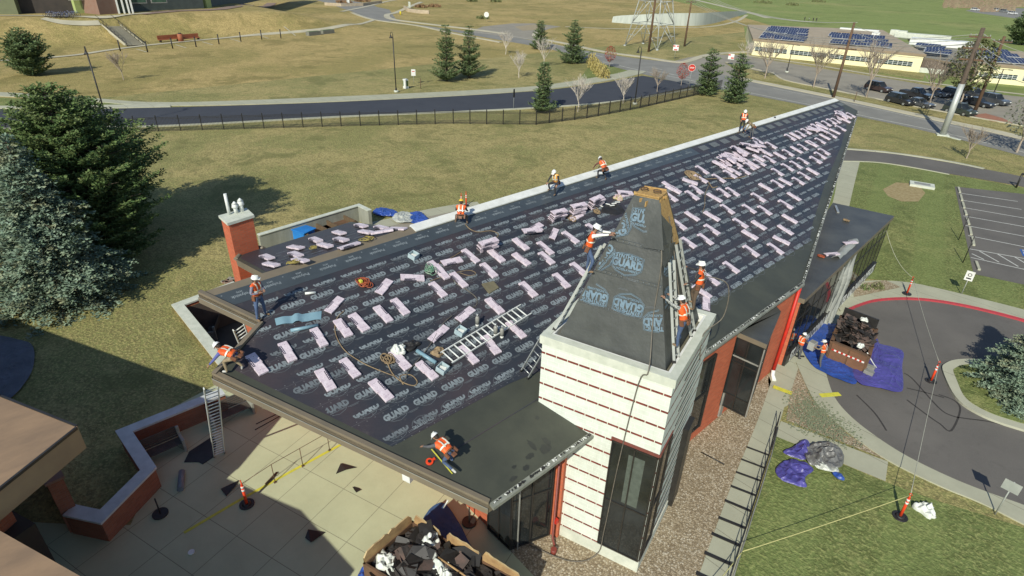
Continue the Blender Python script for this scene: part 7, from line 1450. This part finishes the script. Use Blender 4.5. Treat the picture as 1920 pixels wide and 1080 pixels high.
for i, (P, lab) in enumerate([([(630, 888), (639, 870), (669, 876), (648, 882)], 'large triangular black felt scrap on the sunlit patio'), ([(661, 914), (673, 915), (676, 920), (668, 923), (664, 919)], 'small black felt scrap on the sunlit patio'), ([(572, 1008), (578, 994), (610, 998), (583, 1018)], 'black felt scrap with a pale edge at the shadow line'), ([(414, 918), (448, 900), (440, 914), (424, 930)], 'black felt scrap behind the patio post')]):
    Q = [g(*p, .05) for p in P]; b = MB(); b.slab([q+V((0, 0, .05*((k+i) % 2))) for k, q in enumerate(Q)], NZ, .02); tag(b.obj('felt_scrap', M_BLACK, None, Q[0]), lab, 'felt scrap')
b = MB(); q = g(359, 1036, .03); b.tube([q, q+V((0, 0, .05))], .12, 10); tag(b.obj('floor_plate', M_WHITE, None, q), 'small white disc on the shaded patio near the bottom edge', 'disc')
b = MB(); P_ = V((-13.9, 6.2, 0)); b.tube([g(840, 938, 1.4), g(832, 952, .9)], .03, 5); b.box(g(766, 893, 3.2), (.35, .3, .3), .3); tag(b.obj('soffit_box', M_WHITE, None, g(766, 893, 3.2)), 'small white box hanging under the front roof edge', 'box')
# dumpster at the bottom
def skip(name, label, C, h, mat, deb_h, seed, debname, deblabel, boards=True, dens=1.0):
    root = thing(name, label, 'dumpster', sum(C, V((0, 0, 0)))/4); O_ = V(root.location); b = MB(); n_ = 4; cen = sum(C, V((0, 0, 0)))/4
    for i in range(4):
        a, c = C[i], C[(i+1) % 4]; d = c-a; inw = (cen-(a+c)/2); inw.z = 0; inw.normalize(); b.box((a+c)/2+V((0, 0, h/2))+inw*.04, (d.length, .08, h), atan2(d.y, d.x)); nrib = 6
        if not boards:
            for k in range(nrib+1): b.box(a+d*k/nrib-inw*.06+V((0, 0, h/2)), (.1, .1, h), atan2(d.y, d.x))
            b.box((a+c)/2-inw*.06+V((0, 0, h-.05)), (d.length+.2, .14, .12), atan2(d.y, d.x))
    b.face([p+V((0, 0, .1)) for p in C]); b.obj('container', mat, root, O_)
    return root, cen, O_
def heap(name, label, C, z0, hh, mats, seed, nsh, ssz, n_=46):
    rn_ = random.Random(seed); b = MB(); vs = []; P0, P1, P2, P3 = C
    def sp2(u, v): return P0.lerp(P1, u).lerp(P3.lerp(P2, u), v)
    def hz(u, v):
        p = sp2(u, v); e = min(1, min(u, 1-u, v, 1-v)*5); return z0+hh*e*(.55+.5*noise.noise(p*.55+V((seed, 0, 0))))+.30*noise.noise(p*1.7)+.16*noise.noise(p*4.5)
    for j in range(n_+1):
        for i in range(n_+1): u, v = i/n_, j/n_; p = sp2(u, v); vs.append(V((p.x, p.y, hz(u, v))))
    fs = [(j*(n_+1)+i, j*(n_+1)+i+1, (j+1)*(n_+1)+i+1, (j+1)*(n_+1)+i) for j in range(n_) for i in range(n_)]; b.raw(vs, fs, 0, False)
    for k in range(nsh):
        u, v = rn_.uniform(.04, .96), rn_.uniform(.04, .96); p = sp2(u, v); c = V((p.x, p.y, hz(u, v)+.06)); a = rn_.random()*6.28; s_ = ssz*rn_.uniform(.4, 1.5); R = Matrix.Rotation(a, 3, 'Z') @ Matrix.Rotation(rn_.uniform(-.6, .6), 3, 'X') @ Matrix.Rotation(rn_.uniform(-.5, .5), 3, 'Y'); m = rn_.choice([0, 0, 1, 1, 2]); q = [c+R @ V((s_*rn_.uniform(.6, 1.1)*x, s_*.55*rn_.uniform(.5, 1.2)*y, rn_.uniform(-.03, .06))) for x, y in ((-1, -1), (0, -1.1), (1, -.8), (1, 1), (-.1, .9), (-1, 1))]; b.face(q, m)
    return tag(b.obj(name, mats, None, C[0]), label, 'debris', None, 'stuff')
zt_ = 2.1; C = [g(772, 962, zt_), g(990, 1080, zt_), 0, g(678, 1042, zt_)]; C = [V((p.x, p.y, 0)) if p else 0 for p in C]; C[1] = C[0]+(C[1]-C[0])*1.0; C[2] = C[3]+(C[1]-C[0])
sk, cen, O_ = skip('open_dumpster', 'open dumpster with torn plywood sides heaped with black roofing waste at the bottom edge', C, 1.7, M_RUST, 1, 3, '', '')
for i in (3, 0):
    a, c = C[i], C[(i+1) % 4]; d = (c-a); L_ = d.length; d.normalize(); rz = atan2(d.y, d.x); inw = (cen-(a+c)/2).normalized(); segs = ((.02, .97),) if i == 3 else ((.03, .27), (.33, .62), (.64, .95))
    for (s0, s1) in segs:
        b = MB(); n_ = 14; P = []; P2 = []
        for k in range(n_+1):
            s = s0+(s1-s0)*k/n_; e = .55*(1-.35*(i == 0)*k/n_)+.10*noise.noise(V((s*17, i, 2)))-.22*(k in (0, n_)); P.append(a+d*L_*s+V((0, 0, 1.60))); P2.append(a+d*L_*s+V((0, 0, 1.62+e)))
        for k in range(n_): b.face([P[k], P[k+1], P2[k+1], P2[k]]); o2 = inw*.05; b.face([P[k+1]+o2, P[k]+o2, P2[k]+o2, P2[k+1]+o2]); b.face([P2[k], P2[k+1], P2[k+1]+o2, P2[k]+o2], 1)
        b.obj('side_board', [M_PLY, pm('raw_edge', (.55, .42, .22)) if 'raw_edge' not in bpy.data.materials else bpy.data.materials['raw_edge']], sk, O_)
Ci = [cen+(p-cen)*.95 for p in C]; heap('roofing_waste', 'heap of torn black and brown roofing felt filling the bottom dumpster', Ci, 1.3, .62, [M_DEB, M_BLACK, M_DEBR], 3, 230, .42)
def bag(px, py, z, r, seed, label, elong=1.0): blob('white_bag', label, 'bag', g(px, py, z), (r*elong, r), M_BAG, None, seed, .8)
bag(806, 1018, 1.75, .42, 21, 'large bunched white bag on the dumpster heap'); bag(722, 1052, 1.6, .32, 23, 'white bag at the left of the dumpster heap', 1.2); bag(738, 1072, 1.6, .2, 24, 'small white rag strip left on the dumpster heap', 1.8); bag(820, 1055, 1.65, .3, 25, 'pale torn bag right of centre on the dumpster heap', 1.5); bag(835, 1078, 1.65, .28, 26, 'white bag at the bottom edge on the dumpster heap', 1.1); bag(838, 1052, 1.7, .22, 27, 'small white bag behind the pole on the dumpster heap')
b = MB(); A, B_ = g(822, 1045, 2.0), g(880, 1085, 1.9); b.tube([A, B_+(B_-A)*.3], .035, 6); tag(b.obj('wooden_pole', M_PLY, None, A), 'pale wooden pole lying across the dumpster heap', 'pole')
def sheet_tarp(name, label, P, mat, h=.04, n_=26, amp=.05, seed=1, cat='tarp', bunch=0.0, z=.02):
    """crumpled sheet filling polygon P (image px on the ground)"""
    Q = smooth_line([g(*p, 0) for p in P], 9, True); c = sum(Q, V((0, 0, 0)))/len(Q); b = MB(); vs = []; m = len(Q)
    for i in range(n_+1):
        t = i/n_
        for j in range(m):
            p = c.lerp(Q[j], t); w_ = noise.noise(p*1.1+V((seed, 0, 0)))*.6+(1-abs(noise.noise(p*2.6+V((0, seed, 0))))*3)*.3+noise.noise(p*8)*.18; fold = (1-abs(sin((p.x*1.3+p.y*.8+seed)*2.4+5*noise.noise(p*.9+V((seed, 0, 0)))+2*noise.noise(p*2.3))))**1.5; e = .35+.65*(1-t)**.4; vs.append(V((p.x, p.y, z+h+amp*(w_+.8)*e+bunch*fold*e*.5*(.6+noise.noise(p*.9)))))
    for i in range(n_):
        for j in range(m): fs_ = (i*m+j, (i+1)*m+j, (i+1)*m+(j+1) % m, i*m+(j+1) % m); b.f.append(fs_); b.m.append(0); b.sm.append(False)
    b.v = [tuple(p) for p in vs]; rim_ = b.v[n_*m:]; return tag(b.obj(name, mat, None, c), label, cat)
sheet_tarp('blue_tarp', 'dark blue tarp spread in the shade beside the bottom dumpster', [(802, 962), (832, 946), (862, 985), (890, 1035), (960, 1100), (900, 1110), (800, 1000)], pm('navy_tarp', (.045, .10, .23), (.035, .075, .17), 1.2, .9, .4, 2.2), .06, amp=.06, seed=3)
sheet_tarp('blue_tarp', 'scrap of blue tarp at the left foot of the bottom dumpster', [(672, 1082), (684, 1066), (700, 1072), (712, 1100), (670, 1110)], M_TARPB, .05, amp=.2, seed=5, bunch=.2)
sheet_tarp('blue_tarp', 'big blue tarp spread left of and before the brown dumpster', [(1503, 648), (1524, 614), (1534, 607), (1568, 612), (1580, 640), (1560, 690), (1600, 690), (1604, 722), (1575, 715), (1545, 702), (1520, 685)], M_TARPB, .03, amp=.09, seed=7, bunch=.12, z=.06)
sheet_tarp('violet_tarp', 'violet blue tarp spread right of the brown dumpster', [(1598, 690), (1640, 640), (1648, 648), (1690, 661), (1690, 690), (1692, 728), (1684, 739), (1650, 732), (1610, 722)], M_TARPP, .05, amp=.10, seed=9, bunch=.12, z=.07)
sheet_tarp('violet_tarp', 'bunched violet tarp on the lawn left of the grey tarp', [(1453, 884), (1470, 868), (1498, 868), (1524, 884), (1508, 900), (1510, 918), (1480, 912), (1460, 902)], M_TARPP, .06, amp=.2, seed=11, bunch=.32)
sheet_tarp('violet_tarp', 'bunched violet tarp behind the grey tarp on the lawn', [(1467, 852), (1490, 840), (1508, 828), (1518, 838), (1512, 862), (1500, 866)], M_TARPP, .06, amp=.2, seed=12, bunch=.3)
sheet_tarp('grey_tarp', 'big bunched dark grey tarp on the lower right lawn', [(1507, 850), (1530, 837), (1565, 842), (1579, 865), (1572, 884), (1540, 884), (1512, 874)], M_TARPG, .12, amp=.35, seed=13, bunch=.5)
sheet_tarp('pale_tarp', 'pale underside of tarp spilling from the grey tarp', [(1522, 878), (1540, 872), (1562, 880), (1570, 892), (1545, 890)], M_TARPL, .15, amp=.25, seed=14, bunch=.4); sheet_tarp('blue_tarp', 'small blue tarp corner right of the grey tarp', [(1558, 892), (1572, 892), (1581, 906), (1568, 903)], M_TARPB, .1, amp=.2, seed=15, bunch=.3)
blob('white_bag', 'white bag sitting on the lower right lawn', 'bag', g(1734, 958, 0), (.42, .36), M_BAG, None, 31, 1.0)
sheet_tarp('blue_tarp', 'bright blue bunched tarp behind the concrete yard wall', [(700, 398), (716, 393), (742, 398), (746, 408), (720, 408), (702, 404)], M_TARPB, .08, amp=.2, seed=16, bunch=.25); sheet_tarp('pale_tarp', 'pale bunched tarp between the two blue ones behind the ridge', [(736, 410), (752, 400), (772, 404), (775, 418), (745, 420)], M_TARPL, .08, amp=.2, seed=17, bunch=.25); sheet_tarp('blue_tarp', 'bright blue bunched tarp touching the roof ridge', [(762, 406), (785, 400), (800, 410), (805, 420), (775, 422)], M_TARPB, .08, amp=.2, seed=18, bunch=.3)
strip('yard_path', [(690, 425), (740, 415), (800, 400), (860, 389), (900, 384)], 1.6, M_WALK, .02); sheet('yard_paving', [(690, 430), (800, 406), (880, 388), (900, 400), (780, 445)], M_LOT2, .014)
sheet_tarp('dark_tarp', 'grey blue tarp lying in the shade at the far left edge', [(-20, 640), (40, 640), (64, 655), (60, 700), (20, 750), (-30, 760)], pm('dull_blue_tarp', (.13, .14, .17), (.10, .11, .13), 1.2, .8, .5, 2), .03, amp=.12, seed=19, bunch=.1)
root = thing('waste_bin', 'blue wheeled bin in the concrete yard behind the chimney', 'bin', g(570, 452)); b = MB(); b.rbox((0, 0, .55), (1.5, 1.2, 1.0), .1, .3); b.obj('bin_body', pm('bright_blue_plastic', (.02, .22, .62), (.02, .17, .5), 2, .4), root); b = MB(); b.rbox((.15, 0, 1.1), (1.6, 1.3, .1), .04, .3); b.obj('lid', bpy.data.materials['bright_blue_plastic'], root)
for (px, py, lab) in ((598, 447, 'left brown timber bay in the concrete yard'), (632, 437, 'right brown timber bay in the concrete yard with a yellow thing')):
    root = thing('timber_bay', lab, 'bay', g(px, py), radians(95)); b = MB(); [b.box((x, y, .5), (sx_, sy_, 1.0)) for x, y, sx_, sy_ in ((-1.3, 0, .12, 1.8), (1.3, 0, .12, 1.8), (0, -.9, 2.7, .12), (0, .9, 2.7, .12))]; b.obj('frame', pm('bay_timber', (.15, .10, .055), (.10, .07, .04), 3) if 'bay_timber' not in bpy.data.materials else bpy.data.materials['bay_timber'], root); b = MB(); b.box((0, 0, .6), (2.4, 1.6, .06)); b.obj('contents', M_RUST, root)
b = MB(); q = g(636, 432, .75); b.rbox(q, (1.2, .5, .25), .05, radians(95)); tag(b.obj('yellow_case', M_YEL, None, q), 'yellow case on the right timber bay', 'case')
for i in range(7): b = MB(); q = g(427+rnd.uniform(-7, 7), 526+rnd.uniform(-4, 4), .06); b.rbox(q, (.5, .24, .1), .01, rnd.random()*3); tag(b.obj('loose_brick', M_BRICKD if i % 2 else M_LOT2, None, q), 'loose brick paver in the little heap left of the chimney', 'brick', 'loose pavers left of the chimney')
# brown roll-off dumpster
D0, D1 = V((*g(1551, 669, .1).xy, 0)), V((*g(1617, 697, .1).xy, 0)); D3 = V((*g(1582, 584, 1.6).xy, 0)); D2 = D3+(D1-D0)
sk2, cen2, O2 = skip('rolloff_dumpster', 'brown roll off dumpster heaped with torn shingles on the blue tarp', [D0, D1, D2, D3], 1.25, M_RUST, 1, 5, '', '', boards=False)
dx = (D1-D0).normalized(); dy_ = (D0-D3).normalized(); rz = atan2(dx.y, dx.x)
b = MB(); fr = (D0+D1)/2+dy_*.04
for s in (-1, 1): b.box(fr+dx*s*(D1-D0).length*.25+V((0, 0, .62))+dy_*.1, ((D1-D0).length*.46, .06, 1.1), rz)
b.obj('tailgate', pm('brown_steel_door', (.20, .10, .05), (.15, .075, .04), 1.5, .7), sk2, O2); b = MB(); n_ = 14
for i in range(n_): b.box(fr+dx*((i+.5)/n_-.5)*(D1-D0).length*.9+V((0, 0, .80))+dy_*.15, ((D1-D0).length*.9/n_, .02, .09), rz, i % 2)
b.obj('reflective_strip', [M_RED, M_WHITE], sk2, O2)
b = MB(); b.box((D3+D0)/2+V((0, 0, 1.5))-dx*.05, (.08, (D3-D0).length*.0+.1, .1), rz); b.obj('hinge_block', M_RUST, sk2, O2)
Ci = [cen2+(p-cen2)*.96 for p in (D0, D1, D2, D3)]; Ci[0] = Ci[0].lerp(Ci[3], .22); Ci[1] = Ci[1].lerp(Ci[2], .22); Ci2 = [Ci[0], Ci[1], Ci[1].lerp(Ci[2], .82), Ci[0].lerp(Ci[3], .82)]
heap('shingle_waste', 'heap of torn brown and black shingles filling the roll off dumpster', Ci2, .95, .85, [M_DEBR, M_DEB, M_BLACK], 6, 260, .35)
b = MB(); b.box((D2+D3)/2-dy_*.25*0+V((0, 0, 1.55))-(-dy_)*.0, ((D2-D3).length, .1, .7), rz); b.obj('front_wall', M_BLACK, sk2, O2)
for p in (D1+dy_*-.5, D1+dy_*.1): b = MB(); b.rbox(p+dx*.3+V((0, 0, .22)), (.5, .3, .35), .02, rz); b.obj('hydraulic_box', M_FRAMEL, sk2, O2)
rope('white_hose', 'white hose hanging over the right corner of the roll off dumpster', 'hose', [g(1626, 661, 1.3), g(1632, 672, 1.0), g(1638, 682, .6), g(1644, 690, .15), g(1646, 692, .1)], .035, M_WHITE)
for (px, py, z, lab) in ((1620, 600, 1.9, 'white bag at the back of the roll off heap'), (1613, 649, 1.5, 'small white cap on the front of the roll off heap')): blob('white_bag', lab, 'bag', g(px, py, z), .22, M_BAG, None, px, .8)
# signs and posts by the lots
sign('disabled_parking_sign', 'white parking sign on a slanted post at the edge of the green lawn', (1802, 553), 509, 'rect', M_WHITE, None, w_=.5, h_=.72, post=M_STEEL, band=None); rt = [o for o in COL.objects if o.name.startswith('disabled_parking_sign')][0]
hS = hat(g(1802, 553), 509); b = MB(); b.tube([(cos(a)*.11, -.02, hS-.28+sin(a)*.11) for a in [i*pi/5 for i in range(11)]], .022, 4); b.box((0, -.02, hS-.55), (.3, .006, .1)); b.obj('emblem', M_BLACK, rt)
for (base, ty, lab) in (((1797, 450), 404, 'plain thin black post beside the parking lot, farther one'), ((1805, 493), 443, 'plain thin black post beside the parking lot, nearer one')): B_ = g(*base); b = MB(); b.tube([B_, B_+V((0, 0, hat(B_, ty)))], .035, 5); tag(b.obj('thin_post', M_BLACK, None, B_), lab, 'post')
sign('road_sign', 'grey backed road sign on a post at the lower right edge', (1865, 965), 905, 'rect', M_STEEL, None, w_=.6, h_=.5, post=M_STEEL)
B_ = g(1905, 352); root = thing('sign_post', 'short black post with a small bracket at the right edge', 'post', B_); b = MB(); b.tube([(0, 0, 0), (0, 0, 1.6)], .1, 6); b.obj('post', M_BLACK, root); b = MB(); b.box((.3, 0, 1.55), (.7, .2, .2)); b.obj('bracket', M_BLACK, root)
SM = None
for i, (a, c) in enumerate([((1797, 351), (1800, 361)), ((1801, 365), (1804, 376)), ((1805, 379), (1808, 390)), ((1809, 394), (1812, 403)), ((1813, 409), (1817, 421)), ((1818, 425), (1821, 440)), ((1823, 444), (1826, 460)), ((1830, 490), (1836, 506))]):
    A, B_ = g(*a, .09), g(*c, .09); d = B_-A; b = MB(); b.rbox((A+B_)/2, (d.length, .2, .14), .03, atan2(d.y, d.x)); tag(b.obj('wheel_stop', M_KERB, None, A), 'concrete wheel stop at the head of a parking bay' if i < 7 else 'concrete wheel stop standing apart beyond the hatched bay', 'wheel stop', 'wheel stops at the parking bays' if i < 7 else None)
b = MB(); q = g(1728, 349, .02); b.box(q+V((0, 0, .12)), (2.3, 1.5, .24), .3); b.box(q+V((0, 0, .25)), (1.5, .8, .02), .3, 1); tag(b.obj('drain_cover', [M_CAP, M_FRAMEL], None, q), 'concrete drain cover with a grate beside the straw patch', 'drain cover')
root = thing('accessible_marking', 'blue and white accessible parking mark painted at the right edge', 'marking', g(1924, 473, .0)); b = MB(); q = [g(*p, .026) for p in ((1912, 467), (1950, 472), (1960, 486), (1918, 480))]; b.face([p-V(root.location) for p in q]); b.obj('blue_square', pm('marking_blue', (.03, .12, .42)), root); b = MB(); q = [g(*p, .028) for p in ((1916, 469), (1948, 474), (1955, 484), (1922, 478))]
for i in range(4): A, B_ = q[i]-V(root.location), q[(i+1) % 4]-V(root.location); b.tube([A, B_], .04, 4)
b.obj('white_border', M_LINE, root)
